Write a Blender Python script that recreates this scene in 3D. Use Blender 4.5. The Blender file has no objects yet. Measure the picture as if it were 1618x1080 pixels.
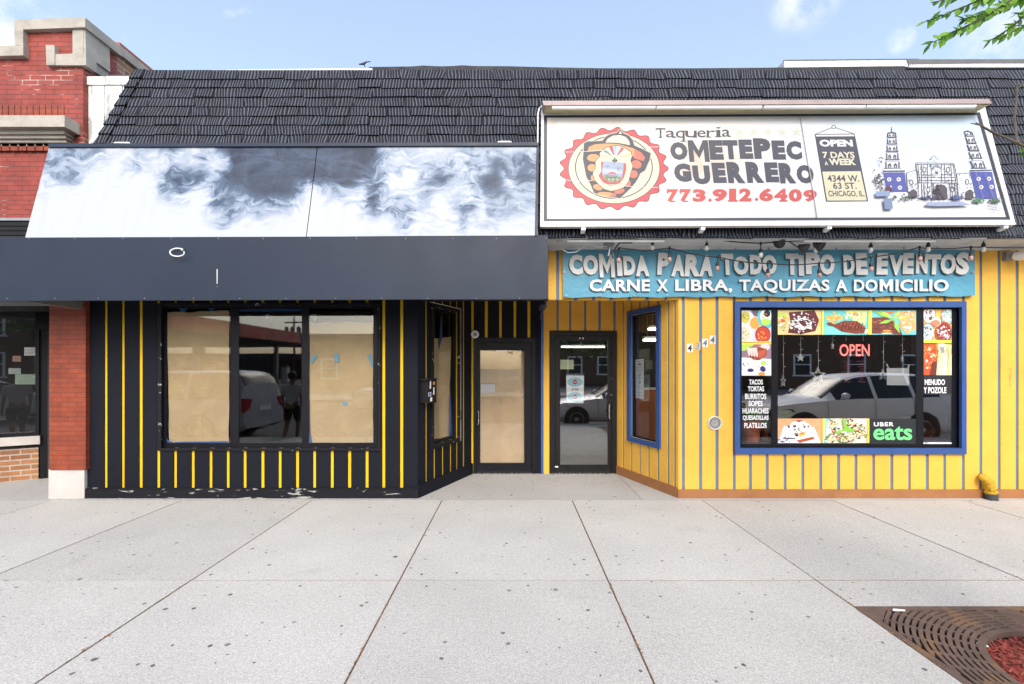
import bpy, bmesh, math, random
from mathutils import Vector, noise
from bpy_extras.object_utils import world_to_camera_view
R = random.Random(11)
rad = math.radians
C = bpy.context.scene.collection
# ---------------------------------------------------------------- camera, sky, sun, exposure
S = 1.1                       # all lengths below are in units of S metres
F, CX, CY, H = 719.0, 810.0, 580.0, 1.53
scn = bpy.context.scene
cd = bpy.data.cameras.new('camera'); cam = bpy.data.objects.new('camera', cd); C.objects.link(cam)
cam.location = (0, 0, H * S); cam.rotation_euler = (rad(90), 0, 0)
cd.sensor_width = 36; cd.lens = 16; cd.shift_y = 0.0247; cd.shift_x = -0.0006; cd.clip_end = 2000; cd.clip_start = .02
scn.camera = cam
TOSUN = Vector((.06, -.88, .72)).normalized()
wd = bpy.data.worlds.new('World'); scn.world = wd; wd.use_nodes = True
n = wd.node_tree.nodes; l = wd.node_tree.links
bg = n['Background']; bg.inputs['Strength'].default_value = .15
sky = n.new('ShaderNodeTexSky'); sky.sky_type = 'NISHITA'; sky.sun_disc = False
sky.sun_elevation = math.asin(TOSUN.z); sky.sun_rotation = math.atan2(TOSUN.x, TOSUN.y)
sky.air_density = 1.0; sky.dust_density = 3.0; sky.ozone_density = 1.5
tcw = n.new('ShaderNodeTexCoord'); nzw = n.new('ShaderNodeTexNoise'); nzw.inputs['Scale'].default_value = 3.4
nzw.inputs['Detail'].default_value = 6; nzw.inputs['Roughness'].default_value = .58
nz2 = n.new('ShaderNodeTexNoise'); nz2.inputs['Scale'].default_value = 17; nz2.inputs['Detail'].default_value = 7; nz2.inputs['Roughness'].default_value = .6
nzr = n.new('ShaderNodeMapRange'); nzr.inputs[1].default_value = .40; nzr.inputs[2].default_value = .66; l.new(nz2.outputs[0], nzr.inputs[0])
l.new(tcw.outputs['Generated'], nz2.inputs[0])
mpw = n.new('ShaderNodeMapping'); mpw.inputs['Scale'].default_value = (1, 1, 1.7); mpw.inputs['Location'].default_value = (.37, .2, .8)
rpw = n.new('ShaderNodeMapRange'); rpw.inputs[1].default_value = .655; rpw.inputs[2].default_value = .80; rpw.inputs[3].default_value = .2
mxw = n.new('ShaderNodeMixRGB'); mxw.inputs[2].default_value = (3.0, 3.05, 3.2, 1)
l.new(tcw.outputs['Generated'], mpw.inputs[0]); l.new(mpw.outputs[0], nzw.inputs[0]); l.new(nzw.outputs[0], rpw.inputs[0])
acc = rpw.outputs[0]
for cx_, cy_, r_ in ((-2, 22, 4.6), (4, 84, 3.4), (1276, -14, 3.6), (1424, 62, 1.2), (1588, 60, 3.4)):   # small fair weather clouds
    v_ = Vector(((cx_ - CX) / F, 1, -(cy_ - CY) / F)).normalized(); dt = n.new('ShaderNodeVectorMath'); dt.operation = 'DOT_PRODUCT'; dt.inputs[1].default_value = v_; l.new(tcw.outputs['Generated'], dt.inputs[0])
    m1 = n.new('ShaderNodeMapRange'); m1.interpolation_type = 'SMOOTHSTEP'; m1.inputs[1].default_value = math.cos(rad(r_)); m1.inputs[2].default_value = 1.0; l.new(dt.outputs['Value'], m1.inputs[0])
    m2 = n.new('ShaderNodeMath'); m2.operation = 'MULTIPLY'; l.new(m1.outputs[0], m2.inputs[0]); l.new(nzr.outputs[0], m2.inputs[1])
    m3 = n.new('ShaderNodeMath'); m3.operation = 'MULTIPLY_ADD'; m3.use_clamp = True; m3.inputs[1].default_value = .6; l.new(m2.outputs[0], m3.inputs[0]); l.new(acc, m3.inputs[2]); acc = m3.outputs[0]
l.new(acc, mxw.inputs[0]); l.new(sky.outputs[0], mxw.inputs[1]); l.new(mxw.outputs[0], bg.inputs[0])
sd = bpy.data.lights.new('sun', 'SUN'); sd.energy = .72; sd.angle = rad(26); sd.color = (1, .972, .93)
sun = bpy.data.objects.new('sun', sd); C.objects.link(sun); sun.rotation_euler = TOSUN.to_track_quat('Z', 'Y').to_euler()
sun.location = TOSUN * 60
scn.view_settings.view_transform = 'Standard'; scn.view_settings.look = 'None'; scn.view_settings.gamma = 1
scn.view_settings.exposure = 1.38
scn.cycles.use_denoising = True; scn.cycles.max_bounces = 8; scn.cycles.transparent_max_bounces = 12
scn.cycles.sample_clamp_indirect = 6

# ---------------------------------------------------------------- helpers
CAM = Vector((0, 0, H))
def sr(r, g, b, k=1.0):
    f = lambda c: (c / 255 / 12.92) if c <= 10 else ((c / 255 + .055) / 1.055) ** 2.4
    return (f(r) * k, f(g) * k, f(b) * k)
class Plane:
    def __init__(s, o, nrm):
        s.o = Vector(o); s.n = Vector(nrm).normalized()
        s.a = Vector((-s.n.y, s.n.x, 0)).normalized()           # horizontal axis, runs to the right
        if s.a.length < .5: s.a = Vector((1, 0, 0))
        s.b = s.n.cross(s.a); s.b = s.b if s.b.z >= 0 else -s.b  # up the plane
    def p(s, px, py, off=0.0):
        d = Vector(((px - CX) / F, 1, -(py - CY) / F))
        return CAM + d * (((s.o + s.n * off - CAM).dot(s.n)) / d.dot(s.n))
    def u(s, px, py=600):
        return (s.p(px, py) - s.o).dot(s.a)
    def z(s, px, py): return s.p(px, py).z
    def w(s, u, z, off=0.0):
        return s.o + s.a * u + s.b * ((z - s.o.z) / s.b.z) + s.n * off
    def sh(s, off): return Plane(s.o + s.n * off, s.n)
def vert(y): return Plane((0, y, 0), (0, -1, 0))
def slope(y0, z0, y1, z1): return Plane((0, y0, z0), (0, -(z1 - z0), (y1 - y0)))
YF, YD = 5.34, 6.548
FRONT, DOOR, FASC = vert(YF), vert(YD), vert(4.65)
ROOF = slope(4.92, 2.95, 5.385, 5.04)
SIGN = slope(4.83, 3.03, 5.14, 4.46)
SMOKE = slope(4.65, 2.87, 4.90, 3.93)
ANGL = Plane((-1.114, YF, 0), (1.208, -.522, 0))
ANGR = Plane((1.946, YF, 0), (-1.208, -.443, 0))

_gl = {}
def glyph(s, bold=0.0, sp=1.0):
    k = (s, bold, sp)
    if k in _gl: return _gl[k]
    if s == 'M':                                                 # drawn by hand: the thickened outline of the font's M folds over itself
        w = .24; P = [(0, 0), (0, 1), (w * 1.05, 1), (.5, .52), (1 - w * 1.05, 1), (1, 1), (1, 0), (1 - w, 0), (1 - w, .60), (.5, .16), (w, .60), (w, 0)]
        _gl[k] = (P, [(0, 1, 10, 11), (1, 2, 10), (2, 3, 9, 10), (3, 4, 8, 9), (4, 5, 8), (5, 6, 7, 8)]); return _gl[k]
    cu = bpy.data.curves.new('lettering', 'FONT'); cu.body = s; cu.offset = bold; cu.resolution_u = 3; cu.space_character = sp
    cu.fill_mode = 'FRONT'
    o = bpy.data.objects.new('lettering', cu); C.objects.link(o)
    dg = bpy.context.evaluated_depsgraph_get(); me = bpy.data.meshes.new_from_object(o.evaluated_get(dg))
    vs = [v.co.copy() for v in me.vertices]; fs = [tuple(p.vertices) for p in me.polygons]
    bpy.data.objects.remove(o); bpy.data.meshes.remove(me); bpy.data.curves.remove(cu)
    x0 = min(v.x for v in vs); x1 = max(v.x for v in vs); y0 = min(v.y for v in vs); y1 = max(v.y for v in vs)
    _gl[k] = ([((v.x - x0) / (x1 - x0), (v.y - y0) / (y1 - y0)) for v in vs], fs)
    return _gl[k]

class MB:
    def __init__(s): s.v = []; s.f = []; s.c = []; s.m = []; s.r = []; s.lay = 0
    def add(s, vs, fs, col=None, mi=0, rnd=0.0):
        b = len(s.v); s.v += [Vector(v) for v in vs]
        for f in fs: s.f.append(tuple(i + b for i in f)); s.c.append(col or (1, 1, 1)); s.m.append(mi); s.r.append(rnd)
        return s
    def hull(s, a, b, col=None, mi=0, rnd=0.0):                  # prism between two loops
        k = len(a)
        return s.add(list(a) + list(b), [tuple(range(k)), tuple(range(2 * k - 1, k - 1, -1))] +
                     [(i, i + k, (i + 1) % k + k, (i + 1) % k) for i in range(k)], col, mi, rnd)
    def box(s, x0, x1, y0, y1, z0, z1, mi=0, col=None, rnd=0.0):
        return s.hull([(x0, y0, z0), (x1, y0, z0), (x1, y1, z0), (x0, y1, z0)],
                      [(x0, y0, z1), (x1, y0, z1), (x1, y1, z1), (x0, y1, z1)], col, mi, rnd)
    def prism(s, pl, poly, a, b, col=None, mi=0):
        fr = [pl.p(x, y, b) for x, y in poly]
        return s.hull(fr, [v - pl.n * (b - a) for v in fr], col, mi)
    def rect(s, pl, x0, y0, x1, y1, a, b, col=None, mi=0):
        return s.prism(pl, [(x0, y0), (x1, y0), (x1, y1), (x0, y1)], a, b, col, mi)
    def wbox(s, pl, u0, u1, z0, z1, a, b, mi=0, col=None, rnd=0.0):
        q = [(u0, z0), (u1, z0), (u1, z1), (u0, z1)]
        return s.hull([pl.w(u, z, b) for u, z in q], [pl.w(u, z, a) for u, z in q], col, mi, rnd)
    def flat(s, pl, poly, off=0.0, col=None, mi=0):
        s.lay += 1; off += s.lay * .00004
        return s.add([pl.p(x, y, off) for x, y in poly], [tuple(range(len(poly)))], col, mi)
    def ell(s, pl, cx, cy, rx, ry, off=0.0, col=None, k=28, t0=0, t1=360, wob=0, wn=0, rot=0):
        pts = []
        for i in range(k):
            t = rad(t0 + (t1 - t0) * i / (k if t1 - t0 >= 360 else k - 1)); q = 1 + wob * math.cos(wn * t)
            x, y = rx * q * math.cos(t), ry * q * math.sin(t); c, d = math.cos(rot), math.sin(rot)
            pts.append((cx + x * c - y * d, cy + x * d + y * c))
        return s.flat(pl, pts, off, col)
    def line(s, pl, pts, w, off=0.0, col=None):
        s.lay += 1; off += s.lay * .00004
        L, Rr = [], []
        for i, (x, y) in enumerate(pts):
            a = pts[max(0, i - 1)]; b = pts[min(len(pts) - 1, i + 1)]
            dx, dy = b[0] - a[0], b[1] - a[1]; m = math.hypot(dx, dy) or 1
            L.append(pl.p(x - dy / m * w / 2, y + dx / m * w / 2, off)); Rr.append(pl.p(x + dy / m * w / 2, y - dx / m * w / 2, off))
        k = len(pts)
        return s.add(L + Rr, [(i, i + 1, i + 1 + k, i + k) for i in range(k - 1)], col)
    def loop(s, pl, pts, w, off=0.0, col=None): return s.line(pl, list(pts) + [pts[0], pts[1]], w, off, col)
    def text(s, pl, t, x0, y0, x1, y1, off=0.0, col=None, bold=.0, shear=0.0, sp=1.0, rot=0.0, th=0):
        s.lay += 1; off += s.lay * .00004
        vs, fs = glyph(t, bold, sp); out = []; cx, cy = (x0 + x1) / 2, (y0 + y1) / 2; c, d = math.cos(rot), math.sin(rot)
        for a, b in vs:
            x, y = x0 + a * (x1 - x0), y1 - b * (y1 - y0); x += (y - cy) * shear
            x, y = cx + (x - cx) * c - (y - cy) * d, cy + (x - cx) * d + (y - cy) * c
            out.append(pl.p(x, y, off))
        return s.add(out, fs, col)
    def ring(s, pl, o, i, a, b, col=None, mi=0):
        k = len(o)
        for j in range(k):
            q = [o[j], o[(j + 1) % k], i[(j + 1) % k], i[j]]
            s.prism(pl, q, a, b, col, mi)
        return s
    def frame(s, pl, o, i, a, b, mi=0): # o, i = px rectangles (x0,y0,x1,y1); butted bars
        s.rect(pl, o[0], o[1], o[2], i[1], a, b, mi=mi); s.rect(pl, o[0], i[3], o[2], o[3], a, b, mi=mi)
        s.rect(pl, o[0], i[1], i[0], i[3], a, b, mi=mi); s.rect(pl, i[2], i[1], o[2], i[3], a, b, mi=mi); return s
    def wframe(s, pl, o, i, a, b, mi=0): # same in (u0,z0,u1,z1)
        s.wbox(pl, o[0], o[2], i[3], o[3], a, b, mi); s.wbox(pl, o[0], o[2], o[1], i[1], a, b, mi)
        s.wbox(pl, o[0], i[0], i[1], i[3], a, b, mi); s.wbox(pl, i[2], o[2], i[1], i[3], a, b, mi); return s
    def tube(s, pts, r, k=8, mi=0):
        pts = [Vector(p) for p in pts]; rs = r if isinstance(r, (list, tuple)) else [r] * len(pts)
        vs, fs = [], []; prev = None
        for i, p in enumerate(pts):
            d = (pts[min(i + 1, len(pts) - 1)] - pts[max(i - 1, 0)]).normalized()
            ref = prev if prev is not None else (Vector((0, 0, 1)) if abs(d.z) < .9 else Vector((1, 0, 0)))
            a = (ref - d * ref.dot(d)).normalized(); b = d.cross(a); prev = a
            for j in range(k):
                t = 2 * math.pi * j / k; vs.append(p + (a * math.cos(t) + b * math.sin(t)) * rs[i])
        for i in range(len(pts) - 1):
            for j in range(k): fs.append((i * k + j, i * k + (j + 1) % k, (i + 1) * k + (j + 1) % k, (i + 1) * k + j))
        fs.append(tuple(range(k - 1, -1, -1))); m = (len(pts) - 1) * k; fs.append(tuple(range(m, m + k)))
        return s.add(vs, fs, None, mi)
    def lathe(s, o, ax, prof, k=16, mi=0, sx=1.0):
        o = Vector(o); ax = Vector(ax).normalized(); a = ax.orthogonal().normalized(); b = ax.cross(a); vs, fs = [], []
        for (r, h) in prof:
            for j in range(k):
                t = 2 * math.pi * j / k; vs.append(o + ax * h + (a * math.cos(t) + b * math.sin(t) * sx) * max(r, 1e-4))
        for i in range(len(prof) - 1):
            for j in range(k): fs.append((i * k + j, i * k + (j + 1) % k, (i + 1) * k + (j + 1) % k, (i + 1) * k + j))
        fs.append(tuple(range(k - 1, -1, -1))); m = (len(prof) - 1) * k; fs.append(tuple(range(m, m + k)))
        return s.add(vs, fs, None, mi)
    def ball(s, c, r, k=12, q=8, sx=1, sy=1, sz=1, mi=0):
        c = Vector(c); vs, fs = [], []
        for i in range(q + 1):
            a = math.pi * i / q
            for j in range(k):
                t = 2 * math.pi * j / k
                vs.append(c + Vector((math.sin(a) * math.cos(t) * sx, math.sin(a) * math.sin(t) * sy, math.cos(a) * sz)) * r)
        for i in range(q):
            for j in range(k): fs.append((i * k + j, i * k + (j + 1) % k, (i + 1) * k + (j + 1) % k, (i + 1) * k + j))
        return s.add(vs, fs, None, mi)

LOC = {}
def tag(o, label=None, cat=None, group=None, kind=None):
    if label: o['label'] = label
    if cat: o['category'] = cat
    if group: o['group'] = group
    if kind: o['kind'] = kind
    return o
def thing(name, loc, label, cat, group=None):
    o = bpy.data.objects.new(name, None); C.objects.link(o); o.location = Vector(loc) * S; o.empty_display_size = .1
    LOC[o] = Vector(loc); return tag(o, label, cat, group)
def obj(name, mb, mats, parent=None, label=None, cat=None, group=None, kind=None, smooth=35, base=None, attrs=None):
    me = bpy.data.meshes.new(name)
    if parent is not None: b0 = LOC[parent]
    elif kind in ('structure',): b0 = Vector((0, 0, 0))
    else:
        xs = [v.x for v in mb.v]; ys = [v.y for v in mb.v]; zs = [v.z for v in mb.v]
        b0 = Vector(((min(xs) + max(xs)) / 2, (min(ys) + max(ys)) / 2, min(zs)))
    me.from_pydata([(v - b0) * S for v in mb.v], [], mb.f)
    mats = mats if isinstance(mats, (list, tuple)) else [mats]
    for m in mats: me.materials.append(m)
    me.polygons.foreach_set('material_index', mb.m)
    at = me.attributes.new('col', 'FLOAT_COLOR', 'FACE')
    at.data.foreach_set('color', [x for c in mb.c for x in (*c, 1.0)])
    if any(mb.r):
        at = me.attributes.new('rnd', 'FLOAT', 'FACE'); at.data.foreach_set('value', mb.r)
    for k, vals in (attrs or {}).items():
        at = me.attributes.new(k, 'FLOAT', 'POINT'); at.data.foreach_set('value', vals)
    bm = bmesh.new(); bm.from_mesh(me); bmesh.ops.recalc_face_normals(bm, faces=bm.faces); bm.to_mesh(me); bm.free()
    me.shade_smooth(); me.set_sharp_from_angle(angle=rad(smooth))
    o = bpy.data.objects.new(name, me); C.objects.link(o)
    if parent is not None: o.parent = parent; LOC[o] = LOC[parent]
    else: o.location = b0 * S; LOC[o] = b0
    return tag(o, label, cat, group, kind)
def objs(name, mb, mats, parent, **kw):                          # one object for every loose piece
    par = list(range(len(mb.v)))
    def fnd(i):
        while par[i] != i: par[i] = par[par[i]]; i = par[i]
        return i
    for f in mb.f:
        for i in f[1:]: par[fnd(i)] = fnd(f[0])
    grp = {}
    for k, f in enumerate(mb.f): grp.setdefault(fnd(f[0]), []).append(k)
    out = []
    for ks in grp.values():
        m2 = MB(); mp = {}
        for k in ks:
            for i in mb.f[k]:
                if i not in mp: mp[i] = len(m2.v); m2.v.append(mb.v[i])
            m2.f.append(tuple(mp[i] for i in mb.f[k])); m2.c.append(mb.c[k]); m2.m.append(mb.m[k]); m2.r.append(mb.r[k])
        out.append(obj(name, m2, mats, parent, **kw))
    return out
def dup(root, loc, label=None, rz=None, sc=None):
    r = root.copy(); C.objects.link(r); r.location = Vector(loc) * S
    if rz is not None: r.rotation_euler = (0, 0, rz)
    if sc is not None: r.scale = (sc,) * 3
    if label: r['label'] = label
    for ch in list(root.children):
        c = ch.copy(); C.objects.link(c); c.parent = r
        for g in list(ch.children):
            d = g.copy(); C.objects.link(d); d.parent = c
    return r

# ---------------------------------------------------------------- materials
def base_mat(name):
    m = bpy.data.materials.new(name); m.use_nodes = True; nt = m.node_tree
    return m, nt.nodes, nt.links, nt.nodes['Principled BSDF']
def N(ns, typ, **kw):
    x = ns.new('ShaderNode' + typ)
    for k, v in kw.items():
        if k.startswith('i_'):
            key = k[2:]; x.inputs[int(key) if key.isdigit() else key.replace('_', ' ')].default_value = v
        else: setattr(x, k, v)
    return x
def coords(ns, ls, scale=(1, 1, 1), kind='Object'):
    tc = N(ns, 'TexCoord'); mp = N(ns, 'Mapping'); mp.inputs['Scale'].default_value = scale
    ls.new(tc.outputs[kind], mp.inputs[0]); return mp.outputs[0]
def noise_fac(ns, ls, vec, scale, lo, hi, detail=5, rough=.6, dist=0.0, o0=0.0, o1=1.0):
    nz = N(ns, 'TexNoise', i_Scale=scale, i_Detail=detail, i_Roughness=rough, i_Distortion=dist)
    if vec is not None: ls.new(vec, nz.inputs['Vector'])
    mr = N(ns, 'MapRange'); mr.inputs[1].default_value = lo; mr.inputs[2].default_value = hi
    mr.inputs[3].default_value = o0; mr.inputs[4].default_value = o1; ls.new(nz.outputs[0], mr.inputs[0]); return mr.outputs[0]
def mixc(ns, ls, fac, a, b, mode='MIX'):
    x = N(ns, 'MixRGB', blend_type=mode)
    for i, q in ((0, fac), (1, a), (2, b)):
        if isinstance(q, (int, float)): x.inputs[i].default_value = q
        elif isinstance(q, tuple): x.inputs[i].default_value = (*q[:3], 1)
        else: ls.new(q, x.inputs[i])
    return x.outputs[0]
def bump(ns, ls, bs, h, strength, dist=.01, prev=None):
    b = N(ns, 'Bump'); b.inputs['Strength'].default_value = strength; b.inputs['Distance'].default_value = dist
    ls.new(h, b.inputs['Height'])
    if prev is not None: ls.new(prev, b.inputs['Normal'])
    ls.new(b.outputs[0], bs.inputs['Normal']); return b.outputs[0]
def M(name, col, rough=.55, var=.12, vs=5.0, bmp=.15, bsc=60.0, metal=0.0, wear=None, st=(1, 1, 1), spec=.5, coat=0.0, emit=None, grime=None):
    m, ns, ls, bs = base_mat(name); vec = coords(ns, ls, st)
    f = noise_fac(ns, ls, vec, vs, .3, .7, 6, .65, 0, 1 - var, 1 + var)
    cc = N(ns, 'CombineColor'); [ls.new(f, cc.inputs[i]) for i in range(3)]
    c = mixc(ns, ls, 1.0, tuple(col), cc.outputs[0], 'MULTIPLY')
    if grime:
        gf = noise_fac(ns, ls, vec, grime[2], grime[1], grime[1] + .18, 7, .65, .4); c = mixc(ns, ls, gf, c, grime[0])
    if wear:                                                     # (colour, threshold, scale)
        wf = noise_fac(ns, ls, vec, wear[2], wear[1], wear[1] + .03, 8, .62, .3); c = mixc(ns, ls, wf, c, wear[0])
    ls.new(c, bs.inputs['Base Color'])
    rf = noise_fac(ns, ls, vec, vs * 2.3, .3, .7, 4, .6, 0, max(.03, rough - .08), min(1, rough + .08)); ls.new(rf, bs.inputs['Roughness'])
    bs.inputs['Metallic'].default_value = metal; bs.inputs['Specular IOR Level'].default_value = spec; bs.inputs['Coat Weight'].default_value = coat
    if bmp:
        h = N(ns, 'TexNoise', i_Scale=bsc, i_Detail=4.0); ls.new(vec, h.inputs['Vector']); bump(ns, ls, bs, h.outputs[0], bmp, .006)
    if emit: bs.inputs['Emission Color'].default_value = (*emit[0], 1); bs.inputs['Emission Strength'].default_value = emit[1]
    return m
def print_mat(name, rough=.5, noise_amt=.06, k=1.0):
    m, ns, ls, bs = base_mat(name); at = N(ns, 'Attribute', attribute_name='col'); vec = coords(ns, ls)
    f = noise_fac(ns, ls, vec, 30, .3, .7, 6, .7, 0, (1 - noise_amt) * k, (1 + noise_amt) * k)
    cc = N(ns, 'CombineColor'); [ls.new(f, cc.inputs[i]) for i in range(3)]
    ls.new(mixc(ns, ls, 1.0, at.outputs['Color'], cc.outputs[0], 'MULTIPLY'), bs.inputs['Base Color'])
    bs.inputs['Roughness'].default_value = rough; return m
def brick_mat(name, c1, c2, mort, rowh=.062, bw=.2, msize=.004, patchy=None, var=.3, glossy=.6):
    m, ns, ls, bs = base_mat(name); tc = N(ns, 'TexCoord'); sp = N(ns, 'SeparateXYZ'); ls.new(tc.outputs['Object'], sp.inputs[0])
    ad = N(ns, 'Math', operation='ADD'); ls.new(sp.outputs[0], ad.inputs[0]); ls.new(sp.outputs[1], ad.inputs[1])
    cb = N(ns, 'CombineXYZ'); ls.new(ad.outputs[0], cb.inputs[0]); ls.new(sp.outputs[2], cb.inputs[1])
    br = N(ns, 'TexBrick', i_Scale=1.0, i_Mortar_Size=msize, i_Mortar_Smooth=.2, i_Bias=-.1, i_Brick_Width=bw, i_Row_Height=rowh)
    br.inputs['Color1'].default_value = (*c1, 1); br.inputs['Color2'].default_value = (*c2, 1); br.inputs['Mortar'].default_value = (*mort, 1)
    ls.new(cb.outputs[0], br.inputs['Vector']); c = br.outputs['Color']
    vec = coords(ns, ls)
    if patchy:                                                   # mortar repointed in pale patches
        pf = noise_fac(ns, ls, vec, patchy[1], patchy[2], patchy[2] + .06, 3, .5)
        mm = N(ns, 'Math', operation='MULTIPLY'); ls.new(pf, mm.inputs[0]); ls.new(br.outputs['Fac'], mm.inputs[1]); c = mixc(ns, ls, mm.outputs[0], c, patchy[0])
    f = noise_fac(ns, ls, vec, 3.0, .3, .7, 6, .7, 0, 1 - var, 1 + var)
    cc = N(ns, 'CombineColor'); [ls.new(f, cc.inputs[i]) for i in range(3)]
    ls.new(mixc(ns, ls, 1.0, c, cc.outputs[0], 'MULTIPLY'), bs.inputs['Base Color']); bs.inputs['Roughness'].default_value = glossy
    iv = N(ns, 'Math', operation='SUBTRACT'); iv.inputs[0].default_value = 1; ls.new(br.outputs['Fac'], iv.inputs[1])
    b1 = bump(ns, ls, bs, iv.outputs[0], .5, .005)
    h = N(ns, 'TexNoise', i_Scale=45.0, i_Detail=5.0); ls.new(vec, h.inputs['Vector']); bump(ns, ls, bs, h.outputs[0], .25, .005, b1)
    return m
def glass_mat(name, f0=.08, tint=(.9, .91, .91)):
    m = bpy.data.materials.new(name); m.use_nodes = True; ns = m.node_tree.nodes; ls = m.node_tree.links; ns.remove(ns['Principled BSDF'])
    tr = N(ns, 'BsdfTransparent'); tr.inputs[0].default_value = (*tint, 1); gl = N(ns, 'BsdfGlossy'); gl.inputs['Roughness'].default_value = .012
    lw = N(ns, 'LayerWeight', i_Blend=.5); pw = N(ns, 'Math', operation='POWER'); pw.inputs[1].default_value = 4.5; ls.new(lw.outputs['Facing'], pw.inputs[0]); ad = N(ns, 'Math', operation='MULTIPLY_ADD', use_clamp=True); ad.inputs[1].default_value = 1 - f0; ad.inputs[2].default_value = f0; ls.new(pw.outputs[0], ad.inputs[0])
    nz = N(ns, 'TexNoise', i_Scale=1.6, i_Detail=1.0); b = N(ns, 'Bump', i_Strength=.05, i_Distance=.012); ls.new(nz.outputs[0], b.inputs['Height']); ls.new(b.outputs[0], gl.inputs['Normal'])
    mx = N(ns, 'MixShader'); ls.new(ad.outputs[0], mx.inputs[0]); ls.new(tr.outputs[0], mx.inputs[1]); ls.new(gl.outputs[0], mx.inputs[2]); ls.new(mx.outputs[0], ns['Material Output'].inputs[0])
    return m
def board_mat(name, col, dirt, groove=False, wearc=None, th=.66, rough=.7, spec=.3):
    # rough sawn plywood under paint: fine horizontal saw marks, dull patches, chips
    m, ns, ls, bs = base_mat(name); v1 = coords(ns, ls, (2.2, 2.2, 46)); v2 = coords(ns, ls)
    saw = N(ns, 'TexNoise', i_Scale=4.0, i_Detail=6.0, i_Roughness=.65); ls.new(v1, saw.inputs['Vector'])
    f = noise_fac(ns, ls, v2, 2.2, .25, .75, 6, .6, 0, .88, 1.12)
    f2 = N(ns, 'MapRange'); f2.inputs[1].default_value = .3; f2.inputs[2].default_value = .7; f2.inputs[3].default_value = .90; f2.inputs[4].default_value = 1.06; ls.new(saw.outputs[0], f2.inputs[0])
    mu = N(ns, 'Math', operation='MULTIPLY'); ls.new(f, mu.inputs[0]); ls.new(f2.outputs[0], mu.inputs[1])
    cc = N(ns, 'CombineColor'); [ls.new(mu.outputs[0], cc.inputs[i]) for i in range(3)]
    c = mixc(ns, ls, 1.0, tuple(col), cc.outputs[0], 'MULTIPLY')
    df = noise_fac(ns, ls, v1, 1.6, .60, .82, 6, .7, .3); c = mixc(ns, ls, df, c, dirt)
    if wearc: wf = noise_fac(ns, ls, v2, 38, th, th + .02, 4, .6); c = mixc(ns, ls, wf, c, wearc)
    ls.new(c, bs.inputs['Base Color']); bs.inputs['Roughness'].default_value = rough; bs.inputs['Specular IOR Level'].default_value = spec
    bump(ns, ls, bs, saw.outputs[0], .35, .004); return m

YEL = (.745, .415, .06)
m_yel = board_mat('yellow_paint', YEL, (.46, .235, .025), wearc=(.62, .50, .25), th=.745)
m_yel2 = M('yellow_trim_paint', YEL, .6, .1)
m_blug = board_mat('blue_groove_paint', sr(100, 122, 150, .95), sr(80, 92, 106, .9))
m_blk = board_mat('black_paint', (.0072, .0083, .0138), (.004, .0048, .0075), wearc=(.2, .2, .19), th=.765, rough=.7, spec=.16)
m_yelg = board_mat('yellow_groove_paint', sr(232, 190, 20, .85), sr(120, 95, 15), wearc=(.02, .02, .02), th=.72)
m_blue = M('blue_trim_paint', sr(56, 98, 170, .60), .5, .12, 4, .2, 50, wear=((.5, .52, .55), .77, 22))
m_brown = M('brown_base_paint', sr(176, 118, 70, .72), .6, .14, 4, .2, 40, wear=((.45, .42, .38), .76, 16))
m_peel = M('peeling_black_paint', (.008, .0085, .012), .7, .2, 6, .4, 30, wear=((.34, .33, .30), .60, 6.0), st=(.7, .7, 3.2), spec=.2)
m_chip = M('chipped_edge_paint', (.008, .0085, .012), .65, .2, 8, .3, 40, wear=((.4, .4, .38), .63, 13), st=(1, 1, 1), spec=.2)
m_alu = M('black_metal_frame', (.008, .008, .011), .4, .15, 6, .05, 90, spec=.2)
m_aluY = M('dark_bronze_frame', (.012, .0105, .0115), .42, .15, 6, .05, 90, spec=.2)
m_glass = glass_mat('window_glass', .085, (.93, .94, .94)); m_glass2 = glass_mat('shop_window_glass', .21, (.92, .93, .93)); m_glassb = glass_mat('shop_door_glass', .20, (.94, .95, .95)); m_glassd = glass_mat('door_glass', .09, (.98, .98, .98))
m_white = M('white_paint', (.80, .80, .79), .5, .06, 5, .1)
m_whiteold = M('weathered_white_boards', (.80, .80, .78), .7, .1, 5, .35, 60, wear=((.36, .36, .34), .57, 5.5), st=(1.4, 1.4, .5))
m_chrome = M('brushed_metal', (.55, .54, .52), .28, .1, 8, .04, 80, metal=1.0)
m_steel = M('grey_metal', (.30, .31, .32), .45, .12, 8, .08, 80, metal=.5)
m_blackp = M('black_plastic', (.012, .012, .013), .45, .1)
m_rubber = M('dark_rubber', (.02, .02, .02), .8, .2)
m_soffit = M('soffit_board', (.62, .62, .61), .7, .08, 4, .2, 40, grime=((.32, .31, .29), .58, 5))
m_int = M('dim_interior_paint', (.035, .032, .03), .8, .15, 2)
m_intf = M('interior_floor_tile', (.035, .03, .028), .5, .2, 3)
m_wain = M('terracotta_wall_paint', sr(200, 122, 76, 1.0), .7, .1, 3)
m_lamp = M('lit_tube', (.9, .85, .7), .5, 0, 5, 0, emit=((1, .90, .68), 5.0))
m_kraft = None
m_print = print_mat('printed_vinyl', .45); m_printm = print_mat('printed_matte_sheet', .7); m_prints = print_mat('faded_sign_print', .5, .08, .66)
m_terra = M('terracotta_pot', sr(172, 92, 58, .75), .75, .15, 8, .2)
m_leafp = M('plant_leaf', (.05, .16, .03), .5, .25, 12)
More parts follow.
